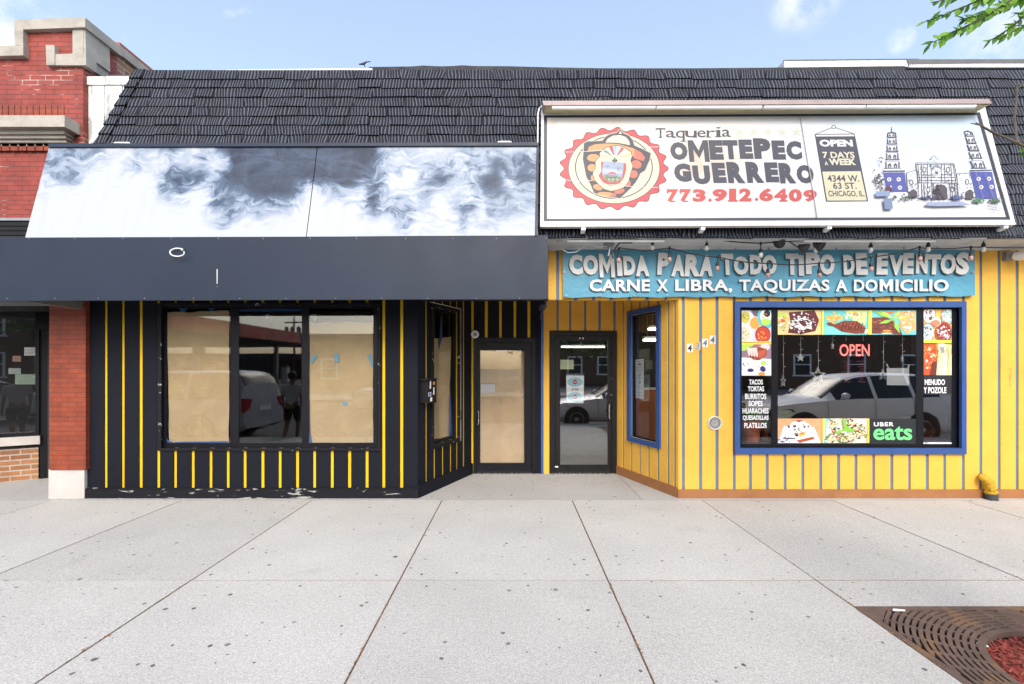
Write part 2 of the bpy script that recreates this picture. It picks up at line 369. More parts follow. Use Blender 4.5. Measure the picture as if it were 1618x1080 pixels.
# ---------------------------------------------------------------- ground: sidewalk slabs, kerb, road
def concrete_mat(name, col, rnd=True, gum=True):
    m, ns, ls, bs = base_mat(name); v = coords(ns, ls)
    f = noise_fac(ns, ls, v, .9, .3, .7, 6, .6, 0, .91, 1.07)
    g = noise_fac(ns, ls, v, 95, .34, .66, 3, .75, 0, .66, 1.24)                  # aggregate
    g2 = noise_fac(ns, ls, v, 32, .35, .65, 3, .6, 0, .93, 1.07)
    a = N(ns, 'Math', operation='MULTIPLY'); ls.new(f, a.inputs[0]); ls.new(g, a.inputs[1])
    a2 = N(ns, 'Math', operation='MULTIPLY'); ls.new(a.outputs[0], a2.inputs[0]); ls.new(g2, a2.inputs[1])
    at = N(ns, 'Attribute', attribute_name='rnd'); ad = N(ns, 'MapRange'); ad.inputs[3].default_value = .95; ad.inputs[4].default_value = 1.03
    ls.new(at.outputs['Fac'], ad.inputs[0]); a3 = N(ns, 'Math', operation='MULTIPLY'); ls.new(a2.outputs[0], a3.inputs[0]); ls.new(ad.outputs[0], a3.inputs[1])
    cc = N(ns, 'CombineColor'); [ls.new(a3.outputs[0], cc.inputs[i]) for i in range(3)]
    c = mixc(ns, ls, 1.0, col, cc.outputs[0], 'MULTIPLY')
    st = noise_fac(ns, ls, v, 1.7, .58, .80, 7, .62, .5, 0, .32); c = mixc(ns, ls, st, c, (.22, .21, .19))
    tn = noise_fac(ns, ls, v, .8, .55, .8, 5, .6, .3, 0, .2); c = mixc(ns, ls, tn, c, (.42, .395, .34))
    if gum:                                                                     # trodden chewing gum, random sizes
        wv = N(ns, 'TexNoise', i_Scale=16.0, i_Detail=2.0); ls.new(v, wv.inputs['Vector']); wm = mixc(ns, ls, .022, v, wv.outputs['Color'])
        for sc, size, seed in ((3.0, .056, 0), (5.2, .072, 3.7)):
            mp = N(ns, 'Mapping'); mp.inputs['Location'].default_value = (seed, seed * 1.7, 0); ls.new(wm, mp.inputs[0])
            vo = N(ns, 'TexVoronoi', i_Scale=sc, voronoi_dimensions='2D'); ls.new(mp.outputs[0], vo.inputs['Vector'])
            sx = N(ns, 'SeparateXYZ'); ls.new(vo.outputs['Color'], sx.inputs[0])
            pw = N(ns, 'Math', operation='POWER'); ls.new(sx.outputs[0], pw.inputs[0]); pw.inputs[1].default_value = 2.5
            rr = N(ns, 'Math', operation='MULTIPLY'); ls.new(pw.outputs[0], rr.inputs[0]); rr.inputs[1].default_value = size
            lt = N(ns, 'Math', operation='LESS_THAN'); ls.new(vo.outputs['Distance'], lt.inputs[0]); ls.new(rr.outputs[0], lt.inputs[1])
            k = N(ns, 'Math', operation='MULTIPLY'); ls.new(lt.outputs[0], k.inputs[0])
            kk = N(ns, 'MapRange'); kk.inputs[3].default_value = .6; kk.inputs[4].default_value = .97; ls.new(sx.outputs[1], kk.inputs[0]); ls.new(kk.outputs[0], k.inputs[1])
            c = mixc(ns, ls, k.outputs[0], c, (.05, .048, .046))
    ls.new(c, bs.inputs['Base Color']); bs.inputs['Roughness'].default_value = .88
    h = N(ns, 'TexNoise', i_Scale=120.0, i_Detail=3.0); ls.new(v, h.inputs['Vector']); bump(ns, ls, bs, h.outputs[0], .35, .004); return m
CONC = (.472, .459, .424)
m_conc = concrete_mat('sidewalk_concrete', CONC); m_conc2 = concrete_mat('entry_concrete', (.41, .40, .38), gum=True)  # entry slab slightly darker than the sidewalk
m_joint = M('joint_dirt', sr(120, 96, 72, .7), .95, .35, 14, .3, 80, wear=(sr(178, 112, 58, .7), .60, 5.5))
m_asph = M('asphalt', (.055, .055, .056), .85, .2, 6, .4, 120)
JX = lambda k: -.812 + 1.497 * k
GX0, GX1, GY0, GY1 = JX(2) + .008, JX(3) - .008, 1.415, 2.905
mb = MB(); YJ = [.97, 3.274, 5.238]
for k in range(-14, 14):
    for j in range(2):
        x0, x1, y0, y1 = JX(k) + .006, JX(k + 1) - .006, YJ[j] + .006, YJ[j + 1] - .006
        r = R.random() + .01; dz = R.uniform(-.0018, .0018)
        if k == 2 and j == 0:
            mb.box(x0, x1, y0, GY0 - .006, -.12, dz, rnd=r); mb.box(x0, x1, GY1 + .004, y1, -.12, dz, rnd=r)
        else: mb.box(x0, x1, y0, y1, -.12, dz, rnd=r)
obj('sidewalk', mb, m_conc, kind='structure')
mb = MB()
for x0, x1 in ((-21, -9), (-9, -5.03), (-5.03, 1.5), (1.5, 9.2), (9.2, 20)): mb.box(x0 + .003, x1 - .003, 5.243, 7.6, -.12, 0, rnd=R.random() + .01)
obj('entry_pavement', mb, m_conc2, kind='structure')
mb = MB(); mb.box(-21, GX0 - .01, .96, 5.30, -.16, -.0035); mb.box(GX1 + .01, 21, .96, 5.30, -.16, -.0035)
mb.box(GX0 - .01, GX1 + .01, GY1 + .002, 5.30, -.16, -.0035); mb.box(GX0 - .01, GX1 + .01, .96, GY0 - .002, -.16, -.0035)
obj('sidewalk_bed', mb, m_joint, kind='structure')
mb = MB()
for k in range(-7, 7): mb.box(JX(2 * k) + .004, JX(2 * k + 2) - .004, .80, .963, -.35, .004, rnd=R.random() + .01)
obj('kerb', mb, m_conc, kind='structure')
mb = MB(); mb.box(-60, 60, -11.5, .80, -.6, -.2); obj('road', mb, m_asph, kind='structure')
mb = MB(); mb.add([(-500, -500, -.28), (500, -500, -.28), (500, 500, -.28), (-500, 500, -.28)], [(0, 1, 2, 3)]); obj('ground', mb, M('town_ground', (.16, .155, .14), .9, .3, .3), kind='structure')
mb = MB(); mb.box(-60, 60, -15, -11.5, -.5, -.05, rnd=.4); obj('pavement', mb, m_conc, kind='structure')
# flakes of paint and grit swept into the doorway
mb = MB()
for i in range(420):
    x, y = (R.gauss(.93, .30), R.triangular(5.5, 6.52, 6.5)) if i % 3 else (R.uniform(-.9, 1.7), R.uniform(5.3, 6.5))
    if x < -.55 - (6.5 - y) * .4 or x > 1.45 + (6.5 - y) * .3: continue
    s_ = R.uniform(.002, .007); a = R.uniform(0, 6.3)
    q = [Vector((x + s_ * math.cos(a + t) * R.uniform(.5, 1.3), y + s_ * math.sin(a + t), .0012 + R.uniform(0, .002))) for t in (0, 1.5, 3, 4.6)]
    mb.add(q, [(0, 1, 2, 3)])
obj('paint_flakes', mb, M('paint_flake', (.72, .71, .68), .7, .1), kind='stuff', label='pale flakes of paint scattered before the yellow shop door', cat='flakes')
mb = MB()
for k in range(-5, 5):                                                            # dry litter caught in the long joints
    for i in range(80 if -2 <= k <= 3 else 15):
        y = R.choice([R.gauss(3.0, .12), R.gauss(2.5, .1), R.uniform(1.2, 5.1)]); x = JX(k) + R.gauss(0, .0045); s_ = R.uniform(.003, .011); a = R.uniform(0, 6.3)
        mb.add([Vector((x + s_ * .5 * math.cos(a + t), y + s_ * math.sin(a + t), .001 + R.uniform(0, .006))) for t in (0, 1.3, 3, 4.4)], [(0, 1, 2, 3)])
obj('dry_litter', mb, M('dry_litter', sr(165, 120, 78, .7), .9, .4, 30), kind='stuff', label='dry brown litter caught along the pavement joints', cat='litter')

# ---------------------------------------------------------------- the shop building
B = thing('shop_building', (2, 5.6, 0), 'single storey shop building, half black and half yellow, under a dark shingled roof', 'building')
def boards(mb, pl, u0, u1, z0, z1, grooves, gw, holes=(), d=.012, back=.06):
    gs = sorted(g for g in grooves if u0 < g < u1); bk = {u0, u1}
    for g in gs: bk |= {max(u0, g - gw / 2 * R.uniform(.85, 1.15)), min(u1, g + gw / 2 * R.uniform(.85, 1.15))}
    for h in holes: bk |= {h[0], h[2]}
    bk = sorted(b for b in bk if u0 <= b <= u1)
    for a, b in zip(bk, bk[1:]):
        if b - a < 1e-4: continue
        mid = (a + b) / 2; gr = any(abs(mid - g) < gw * .5 for g in gs); zz = [(z0, z1)]
        for h in holes:
            if h[0] < mid < h[2]:
                nz = []
                for p, q in zz:
                    if h[1] > p: nz.append((p, min(q, h[1])))
                    if h[3] < q: nz.append((max(p, h[3]), q))
                zz = nz
        for p, q in zz:
            if q - p > 1e-3: mb.wbox(pl, a, b, p, q, -back, -d if gr else R.uniform(-.0012, .0), mi=1 if gr else 0)
fx = lambda px: (px - CX) * YF / F
fz = lambda py: H - (py - CY) * YF / F
dx = lambda px: (px - CX) * YD / F
dz_ = lambda py: H - (py - CY) * YD / F
ZT = 2.94
# black half, street front
mb = MB(); W1 = (254, 482, 597, 708); hole = (fx(W1[0]), fz(W1[3]), fx(W1[2]), fz(W1[1]))
boards(mb, FRONT, -5.02, -1.114, .0, ZT, [fx(x) for x in (167, 194.5, 222.5, 250, 277, 305, 333, 360, 387, 415, 442.5, 470, 497, 525, 552, 580, 606, 634.5)], .036, [hole])
obj('wall', mb, [m_blk, m_yelg], B, label='black board wall with yellow painted grooves')
mb = MB(); mb.wbox(FRONT, -5.07, -1.10, .0, .105, .0, .03); mb.wbox(FRONT, -5.055, -1.108, .105, .118, .0, .016)
obj('base_board', mb, m_peel, B, label='black base board with peeling paint')
# yellow half, street front
mb = MB(); W2 = (1169, 485, 1520, 708); hole = (fx(W2[0]), fz(W2[3]), fx(W2[2]), fz(W2[1]))
gy = [fx(x) for x in (1080, 1107, 1133, 1160, 1185.5, 1212.5, 1240.5, 1268.5, 1296.5, 1325, 1352.5, 1380.5, 1409, 1437, 1465, 1492.5, 1522, 1550, 1578.5, 1607)] + [fx(1607 + 28.2 * i) for i in range(1, 16)]
boards(mb, FRONT, 1.946, 9.2, .0, ZT, gy, .035, [hole])
obj('wall', mb, [m_yel, m_blug], B, label='yellow board wall with blue grooves')
mb = MB(); mb.wbox(FRONT, 1.935, 9.2, .0, .100, .0, .022); mb.wbox(ANGR, .0, 1.287, .0, .118, .0, .022)
obj('base_board', mb, m_brown, B, label='brown base board')
# header across the recess
mb = MB(); boards(mb, FRONT, .42, 1.946, 2.325, ZT, [fx(x) for x in (881, 910, 938, 966, 995, 1023, 1052)], .035, back=.11)
obj('header', mb, [m_yel, m_blug], B)
mb = MB(); mb.wbox(FRONT, -1.114, .42, 2.32, ZT, -.11, 0); obj('header', mb, m_blk, B, label='black header')
mb = MB(); mb.box(-1.2, 2.0, YF + .112, 6.6, 2.66, 2.72); obj('ceiling', mb, m_yel2, B)
# recess side walls
mb = MB(); c = [ANGL.p(*q) for q in ((684, 484), (723, 494.5), (723, 691), (684, 703))]
hz1 = (c[0].z + c[1].z) / 2; hz0 = (c[2].z + c[3].z) / 2; hL = (ANGL.u(684), hz0, ANGL.u(723), hz1)
boards(mb, ANGL, .0, 1.316, .0, 2.7, [ANGL.u(x) for x in (674, 687, 700, 712.5, 722.5, 733)], .036, [hL])
obj('wall', mb, [m_blk, m_yelg], B, label='black angled entrance wall with yellow grooves')
mb = MB(); mb.wbox(ANGL, .0, 1.312, .0, .15, .0, .026); obj('base_board', mb, m_blk, B)
mb = MB(); c = [ANGR.p(*q) for q in ((997.4, 498.6), (1039.5, 490.5), (1039, 699.5), (997.4, 689.7))]
rz1 = (c[0].z + c[1].z) / 2; rz0 = (c[2].z + c[3].z) / 2; uu = sorted((ANGR.u(997.4), ANGR.u(1039.3))); hR = (uu[0], rz0, uu[1], rz1)
e = ANGR.u(975); lo, hi = sorted((0, e))
boards(mb, ANGR, lo, hi, .0, 2.7, [ANGR.u(x) for x in (984.4, 997.7, 1011, 1025, 1040, 1055.7, 1066)], .034, [hR])
obj('wall', mb, [m_yel, m_blug], B, label='yellow angled entrance wall')
if B.children[-2] is not None and lo < 0:                                          # base board follows the wall's run
    ob = [o for o in B.children if o.get('label') == 'brown base board'][0]; bpy.data.objects.remove(ob)
    mb = MB(); mb.wbox(FRONT, 1.935, 9.2, .0, .100, .0, .022); mb.wbox(ANGR, lo + .01, hi - .004, .0, .118, .0, .022); obj('base_board', mb, m_brown, B, label='brown base board')
# door wall
mb = MB(); boards(mb, DOOR, -.60, .405, .0, 2.7, [dx(x) for x in (746.5, 768.6, 791, 813.6, 835.6)], .038, [(dx(748), 0, dx(846), dz_(533))])
obj('wall', mb, [m_blk, m_yelg], B, label='black wall above the papered door')
mb = MB(); boards(mb, DOOR, .445, 1.52, .0, 2.7, [dx(x) for x in (881, 901, 924.6, 947.5, 971)], .034, [(dx(868), 0, dx(975), dz_(522))])
obj('wall', mb, [m_yel, m_blug], B, label='yellow wall above the glass door')
mb = MB(); mb.wbox(DOOR, .407, .443, .0, 2.66, -.06, .02); obj('corner_trim', mb, m_blue, B)

# interior rooms
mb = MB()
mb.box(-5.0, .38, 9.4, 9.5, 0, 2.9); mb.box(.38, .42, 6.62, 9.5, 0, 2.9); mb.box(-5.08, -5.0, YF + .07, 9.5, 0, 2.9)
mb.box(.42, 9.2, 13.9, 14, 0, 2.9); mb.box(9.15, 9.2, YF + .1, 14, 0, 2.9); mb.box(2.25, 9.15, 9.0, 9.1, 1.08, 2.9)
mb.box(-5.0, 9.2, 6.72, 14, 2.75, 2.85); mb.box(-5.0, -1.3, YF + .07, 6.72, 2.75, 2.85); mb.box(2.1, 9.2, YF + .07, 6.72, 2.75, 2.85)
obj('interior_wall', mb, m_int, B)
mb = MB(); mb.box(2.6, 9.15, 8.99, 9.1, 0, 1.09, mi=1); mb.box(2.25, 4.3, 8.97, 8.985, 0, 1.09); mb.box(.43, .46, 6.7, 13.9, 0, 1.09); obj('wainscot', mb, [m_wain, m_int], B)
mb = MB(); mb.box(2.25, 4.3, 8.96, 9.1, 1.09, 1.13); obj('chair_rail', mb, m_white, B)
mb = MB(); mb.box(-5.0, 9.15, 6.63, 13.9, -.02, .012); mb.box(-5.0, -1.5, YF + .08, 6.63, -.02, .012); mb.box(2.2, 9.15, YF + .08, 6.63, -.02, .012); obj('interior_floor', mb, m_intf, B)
# ---- windows
def glass(mb, pl, x0, y0, x1, y1, off, m, par, name='pane'):
    mb = MB(); mb.rect(pl, x0, y0, x1, y1, off - .006, off); return obj(name, mb, m, par)
P1 = ((263, 487, 364, 702), (377.5, 487, 477, 702), (488, 487, 590, 702))
f = MB(); pl = FRONT.sh(-.03)
f.frame(pl, (255, 483, 596.5, 707.5), (263, 487, 590, 702), -.06, .0); f.rect(pl, 364, 487, 377.5, 702, -.06, .004); f.rect(pl, 477, 487, 488, 702, -.06, .004)
f.rect(pl, 263, 699.5, 364, 702, -.05, .006); f.rect(pl, 377.5, 699.5, 477, 702, -.05, .006); f.rect(pl, 488, 699.5, 590, 702, -.05, .006)
win1 = obj('window', f, m_alu, B, label='wide black framed window of three panes')
for q in P1: glass(None, pl, *q, -.0, m_glass, win1)
mb = MB(); mb.frame(FRONT, (248.5, 478.5, 601, 712), (254.5, 482.5, 597, 708), -.0, .018); obj('trim', mb, m_chip, win1)
P2 = ((1172, 488, 1219, 705), (1229, 488, 1447.5, 705), (1459, 488, 1503.5, 705))
f = MB(); f.frame(pl, (1170, 485.5, 1519.5, 707.5), (1172, 488, 1503.5, 705), -.06, .0); f.rect(pl, 1219, 488, 1229, 705, -.06, .004); f.rect(pl, 1447.5, 488, 1459, 705, -.06, .004)
f.rect(pl, 1172, 701, 1219, 705, -.055, .006); f.rect(pl, 1229, 701, 1447.5, 705, -.055, .006); f.rect(pl, 1459, 701, 1503.5, 705, -.055, .006)
f.rect(pl, 1498, 592, 1501, 701, -.052, -.048, mi=1); f.rect(pl, 1459, 699, 1503.5, 701, -.05, .005, mi=1)
win2 = obj('window', f, [m_alu, m_whiteold], B, label='wide shop window in a blue surround')
for q in P2: glass(None, pl, *q, -.0, m_glass2 if q[0] > 1200 else m_glass, win2)
mb = MB(); mb.frame(FRONT, (1161.5, 475.5, 1527.5, 717.5), (1169.5, 485, 1520, 708), 0, .035)
obj('surround', mb, m_blue, win2)
mb = MB(); w_ = .03
mb.wframe(ANGL, hL, (hL[0] + w_, hL[1] + w_ * 1.3, hL[2] - w_, hL[3] - w_), -.06, -.02); win3 = obj('window', mb, m_alu, B, label='narrow black framed side window')
mb = MB(); mb.wbox(ANGL, hL[0] + w_, hL[2] - w_, hL[1] + w_ * 1.3, hL[3] - w_, -.05, -.044); obj('pane', mb, m_glass, win3)
mb = MB(); t_ = .05; mb.wframe(ANGL, (hL[0] - t_, hL[1] - t_, hL[2] + t_, hL[3] + t_), hL, 0, .02)
for a_ in ((hL[2] + t_, hL[1] - t_, hL[2] + t_ + .006, hL[3] + t_), (hL[0] - t_, hL[3] + t_, hL[2] + t_, hL[3] + t_ + .006)):
    mb.wbox(ANGL, a_[0], a_[2], a_[1], a_[3], 0, .021, mi=1)
obj('trim', mb, [m_chip, m_whiteold], win3)
mb = MB(); w_ = .022
mb.wframe(ANGR, hR, (hR[0] + w_, hR[1] + w_, hR[2] - w_, hR[3] - w_), -.06, -.02); win4 = obj('window', mb, m_alu, B, label='narrow side window in a blue surround')
mb = MB(); mb.wbox(ANGR, hR[0] + w_, hR[2] - w_, hR[1] + w_, hR[3] - w_, -.05, -.044); obj('pane', mb, m_glass, win4)
mb = MB(); t_ = .062; mb.wframe(ANGR, (hR[0] - t_, hR[1] - t_, hR[2] + t_, hR[3] + t_), hR, 0, .03); obj('surround', mb, m_blue, win4)
mb = MB(); G_ = FRONT.sh(.0)
for pts in ([(1592, 584), (1596, 581), (1598.5, 586), (1597, 598), (1594, 612)], [(1593, 590), (1597, 596), (1592, 603)], [(1596, 583), (1595, 600), (1597, 610)]): mb.line(G_, pts, .8, .001, (1, 1, 1))
obj('scribble', mb, M('pink_marker', (.62, .26, .12), .7, .3, 20), B)
# ---- doors
def doorset(fr, leaf, gl, m, mg, label, hx, hy, hside, metal):
    f = MB(); f.rect(DOOR, fr[0], fr[1], fr[2], leaf[1], -.08, .016); f.rect(DOOR, fr[0], leaf[1], leaf[0], 748, -.08, .016); f.rect(DOOR, leaf[2], leaf[1], fr[2], 748, -.08, .016)
    d = obj('door', f, m, B, label=label)
    mb = MB(); q = DOOR.sh(-.005); mb.frame(q, (leaf[0] + .5, leaf[1] + .5, leaf[2] - .5, 746.5), gl, -.045, 0)
    mb.frame(q, (gl[0], gl[1], gl[2], gl[3]), (gl[0] + 1.2, gl[1] + 1.2, gl[2] - 1.2, gl[3] - 1.2), -.03, .004)
    obj('leaf', mb, m, d)
    mb = MB(); mb.rect(q, gl[0] + .5, gl[1] + .5, gl[2] - .5, gl[3] - .5, -.026, -.02); obj('pane', mb, mg, d)
    mb = MB(); a, b = DOOR.p(hx, hy - 11), DOOR.p(hx, hy + 11); o = Vector((hside, 0, 0)); nn = Vector((0, -.055, 0))
    mb.tube([a, a + nn * .8, a + nn + o * .25 - Vector((0, 0, .012)), a + nn + o * .4 - Vector((0, 0, .04)), b + nn + o * .4 + Vector((0, 0, .04)), b + nn + o * .25 + Vector((0, 0, .012)), b + nn * .8, b], .0095, 8)
    obj('handle', mb, m_chrome, d)
    mb = MB()
    for (lx, ly, r) in metal: mb.lathe(DOOR.p(lx, ly, -.004), (0, -1, 0), [(r, 0), (r, .012), (r * .7, .016), (r * .25, .016)], 12)
    objs('lock', mb, m_chrome, d)
    mb = MB(); mb.box(DOOR.p(fr[0] + 4, 748).x, DOOR.p(fr[2] - 4, 748).x, YD - .05, YD + .06, 0, .012); obj('threshold', mb, m_chrome, d)
    mb = MB(); [mb.lathe(DOOR.p(leaf[2 if hside < 0 or hx < 800 else 0] + .5, y, .018) - Vector((0, 0, .03)), (0, 0, 1), [(.008, 0), (.008, .06)], 8) for y in (560, 640, 735)]
    objs('hinge', mb, m, d)
    return d
door1 = doorset((748, 533, 846, 748), (753, 541, 840.5, 747), (757.5, 552, 829.5, 732.5), m_alu, m_glassd, 'black glazed door backed with brown paper', 755.5, 659, .028, [(750.5, 633.5, .017), (751, 597, .011), (751, 603, .008)])
door2 = doorset((868.5, 522.5, 974.5, 748), (877, 530, 967, 747), (884, 537, 962, 735), m_aluY, m_glassb, 'dark framed glass door', 962.5, 650, -.028, [(966.5, 623.5, .015), (966.8, 598, .009)])
mb = MB(); mb.rect(DOOR, 963, 573, 965, 742, .0, .002)
mb = MB(); mb.rect(DOOR.sh(.0), 876, 736.2, 882, 738.2, -.004, .003); obj('label_plate', mb, m_white, door2)
mb = MB(); mb.rect(DOOR.sh(.016), 915, 533, 917.2, 535.2, 0, .004); mb.rect(DOOR.sh(.016), 920, 533, 922.2, 535.2, 0, .004); objs('closer_screw', mb, m_white, door2)

# ---- mansard roof
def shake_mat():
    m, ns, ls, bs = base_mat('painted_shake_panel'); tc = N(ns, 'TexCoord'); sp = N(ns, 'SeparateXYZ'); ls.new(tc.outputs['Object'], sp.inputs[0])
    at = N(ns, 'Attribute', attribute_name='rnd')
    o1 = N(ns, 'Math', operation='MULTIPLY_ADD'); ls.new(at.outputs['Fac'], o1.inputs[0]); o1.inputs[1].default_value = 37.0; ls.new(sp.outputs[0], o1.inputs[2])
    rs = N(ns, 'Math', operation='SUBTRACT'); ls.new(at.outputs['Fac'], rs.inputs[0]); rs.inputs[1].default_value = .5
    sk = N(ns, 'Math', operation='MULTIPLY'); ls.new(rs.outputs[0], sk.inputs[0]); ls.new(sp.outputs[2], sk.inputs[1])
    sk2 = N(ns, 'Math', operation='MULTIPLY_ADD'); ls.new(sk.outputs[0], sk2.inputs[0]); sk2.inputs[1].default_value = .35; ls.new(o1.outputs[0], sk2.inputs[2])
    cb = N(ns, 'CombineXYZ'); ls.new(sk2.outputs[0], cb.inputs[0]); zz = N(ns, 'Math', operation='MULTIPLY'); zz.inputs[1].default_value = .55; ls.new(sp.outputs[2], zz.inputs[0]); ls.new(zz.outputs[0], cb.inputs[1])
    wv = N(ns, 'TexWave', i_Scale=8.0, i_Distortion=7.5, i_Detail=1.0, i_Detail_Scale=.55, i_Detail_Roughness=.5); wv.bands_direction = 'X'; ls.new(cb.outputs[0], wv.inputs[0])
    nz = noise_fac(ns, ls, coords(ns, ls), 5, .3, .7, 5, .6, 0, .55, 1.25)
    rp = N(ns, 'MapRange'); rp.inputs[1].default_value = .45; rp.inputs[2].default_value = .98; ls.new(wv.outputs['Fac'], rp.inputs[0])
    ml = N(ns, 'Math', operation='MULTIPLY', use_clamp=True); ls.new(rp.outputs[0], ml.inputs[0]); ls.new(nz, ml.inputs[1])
    ls.new(mixc(ns, ls, ml.outputs[0], (.0022, .0027, .006), (.080, .090, .116)), bs.inputs['Base Color'])  # light caught on the ridges is painted into the grain colour
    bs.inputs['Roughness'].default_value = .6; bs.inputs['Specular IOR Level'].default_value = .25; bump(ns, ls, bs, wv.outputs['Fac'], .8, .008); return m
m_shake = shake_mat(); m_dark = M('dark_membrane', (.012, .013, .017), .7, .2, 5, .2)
L0, L1 = ROOF.p(160, 226), ROOF.p(222, 112); kx = (L1.x - L0.x) / (L1.z - L0.z); hipx = lambda z: L0.x + (z - L0.z) * kx
Zb, Zt = 2.945, 5.04; NC = 17; roof = MB()
rp = lambda x, z, off: ROOF.w(x, z, off)
for k in range(-1, NC):
    z0 = Zb + (Zt - Zb) * k / NC; z1 = z0 + (Zt - Zb) / NC * 1.06
    if k < 0: z0 = Zb - .02; z1 = Zb + .02
    x = hipx(z0) + .02; first = True
    while x < 9.2:
        wd_ = R.uniform(.20, .33); x2 = min(x + wd_, 9.2); j0, j1 = R.uniform(.011, .019), R.uniform(.001, .003); zz = z0 + R.uniform(-.007, .007)
        tl = hipx(z1) + .02 if first else x; r = R.random() + .01
        q = [rp(x + .003, zz, j0), rp(x2 - .004, zz + R.uniform(-.007, .007), j0), rp(x2 - .003, z1, j1), rp(tl, z1, j1)]
        roof.hull(q, [v - ROOF.n * .02 for v in q], rnd=r); x = x2; first = False
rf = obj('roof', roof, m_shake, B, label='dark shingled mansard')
hc = MB(); 
for k in range(NC):
    z0 = Zb + (Zt - Zb) * k / NC; z1 = z0 + (Zt - Zb) / NC * 1.08
    q = [rp(hipx(z0) - .06, z0, .03), rp(hipx(z0) + .075, z0, .034), rp(hipx(z1) + .06, z1, .014), rp(hipx(z1) - .06, z1, .012)]
    hc.hull(q, [v - ROOF.n * .03 for v in q], rnd=R.random() + .01)
    q2 = [rp(hipx(z0) - .06, z0, .03), rp(hipx(z1) - .06, z1, .012), rp(hipx(z1) - .14, z1, -.10), rp(hipx(z0) - .14, z0, -.09)]
    hc.hull(q2, [v + Vector((.03, 0, 0)) for v in q2], rnd=R.random() + .01)
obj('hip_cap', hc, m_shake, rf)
mb = MB(); a, b = ROOF.w(hipx(Zb), Zb, -.03), ROOF.w(hipx(Zt), Zt, -.03)
sk = [(a, b, Vector((9.2, b.y, Zt)), Vector((9.2, a.y, Zb)))]
mb.add([a, b, Vector((9.2, b.y, Zt)), Vector((9.2, a.y, Zb))], [(0, 1, 2, 3)]); lf = Vector((-5.02, 7.2, Zb)); lt = Vector((-4.9, 7.2, Zt))
mb.add([a, b, lt, lf], [(0, 1, 2, 3)]); obj('roof_deck', mb, m_dark, rf)
mb = MB(); mb.box(-4.86, 9.2, 5.43, 14, 4.9, 5.02); obj('flat_roof', mb, M('roof_felt', (.1, .1, .1), .9, .2), rf)
mb = MB(); T = vert(5.41)
mb.prism(T, [(221, 111.4), (420, 109.2), (588, 107.4), (588, 114), (420, 114), (221, 116)], -.1, 0); obj('edge_flashing', mb, m_white, rf)
mb = MB(); tp = [(583, 105.5), (605, 105.2), (650, 104.6), (668, 103.2), (695, 104.4), (715, 104), (730, 102.8), (750, 104), (800, 104.2), (866, 106), (950, 107.5), (1100, 107.5), (1220, 106.5), (1340, 105), (1430, 104)]
mb.prism(vert(5.44), tp + [(x, y + 8) for x, y in reversed(tp)], -.3, 0); obj('roof_membrane', mb, m_dark, rf)
mb = MB(); mb.prism(vert(5.52), [(1239, 94.6), (1434, 92.8), (1437, 105), (1239, 107)], -.3, 0); mb.prism(vert(5.46), [(1437, 101.8), (1548, 100.4), (1640, 100.4), (1640, 106), (1437, 106)], -.02, 0); obj('edge_flashing', mb, m_soffit, rf)
mb = MB(); mb.prism(vert(5.51), [(1433.5, 93.4), (1700, 92.8), (1700, 102), (1436, 102)], -.3, 0); mb.prism(vert(5.515), [(1239, 94), (1452, 92.2), (1452, 93.4), (1322, 94.6), (1280, 95), (1239, 95.4)], -.02, 0); obj('parapet_flashing', mb, M('grey_parapet_flashing', (.10, .10, .105), .6, .15, 4, .1), rf)
mb = MB(); mb.tube([vert(5.5).p(567, 101.4), vert(5.5).p(575, 100.6), vert(5.5).p(579, 97.6), vert(5.5).p(586, 97)], [.006, .016, .008, .004], 6); mb.tube([vert(5.5).p(575, 100.6), vert(5.5).p(577, 106)], .005, 5); obj('torn_flap', mb, m_dark, rf)
# soffit and fascia board
mb = MB(); mb.box(-5.0, 9.2, 4.94, YF + .02, 2.94, 2.965); mb.box(.42, 9.2, YF - .05, YF, 2.90, 2.94); obj('soffit', mb, m_soffit, B)
mb = MB(); mb.box(-5.0, 9.2, 4.925, 4.945, 2.92, 3.0); obj('eave_board', mb, m_steel, B)
# boarded cheek beside the brick neighbour
BP = vert(5.39); mb = MB()
for x0, x1 in ((137, 164.5), (166, 192.5), (194.5, 222)): mb.rect(BP, x0, 128, x1, 240, -.02, R.uniform(0, .004))
mb.rect(BP, 134.5, 120.5, 224, 133, -.03, .022); mb.rect(BP.sh(-.03), 134, 132, 224, 240, -.02, 0)
obj('boarded_cheek', mb, m_whiteold, B, label='old white boards with flaking paint')
# ---------------------------------------------------------------- awning with printed smoke panel
A = thing('awning', (-2.4, 4.9, 2.2), 'dark grey box awning with a smoke printed panel above the black shopfront', 'awning')
m_fas = M('dark_awning_metal', sr(70, 86, 114, .25), .45, .14, 1.3, .06, 12, metal=.0, spec=.3)
mb = MB(); mb.prism(FASC, [(-130, 375.5), (866, 371.5), (866.5, 472), (-130, 475.5)], -.03, 0)
for i in range(24): # rivets
    for yy in ((468.6, 376.5)[i % 2],): mb.lathe(FASC.p(10 + i * 37 + R.uniform(-4, 4), yy + (2.5 if yy > 400 else 0)), (0, -1, 0), [(.0055, 0), (.004, .003), (.001, .004)], 6, mi=1)
mb.rect(FASC, 342.6, 425, 343.6, 448, 0, .001, mi=2); mb.rect(FASC, 342.9, 452, 343.3, 453, 0, .001, mi=2)
obj('fascia', mb, [m_fas, m_steel, m_white], A)
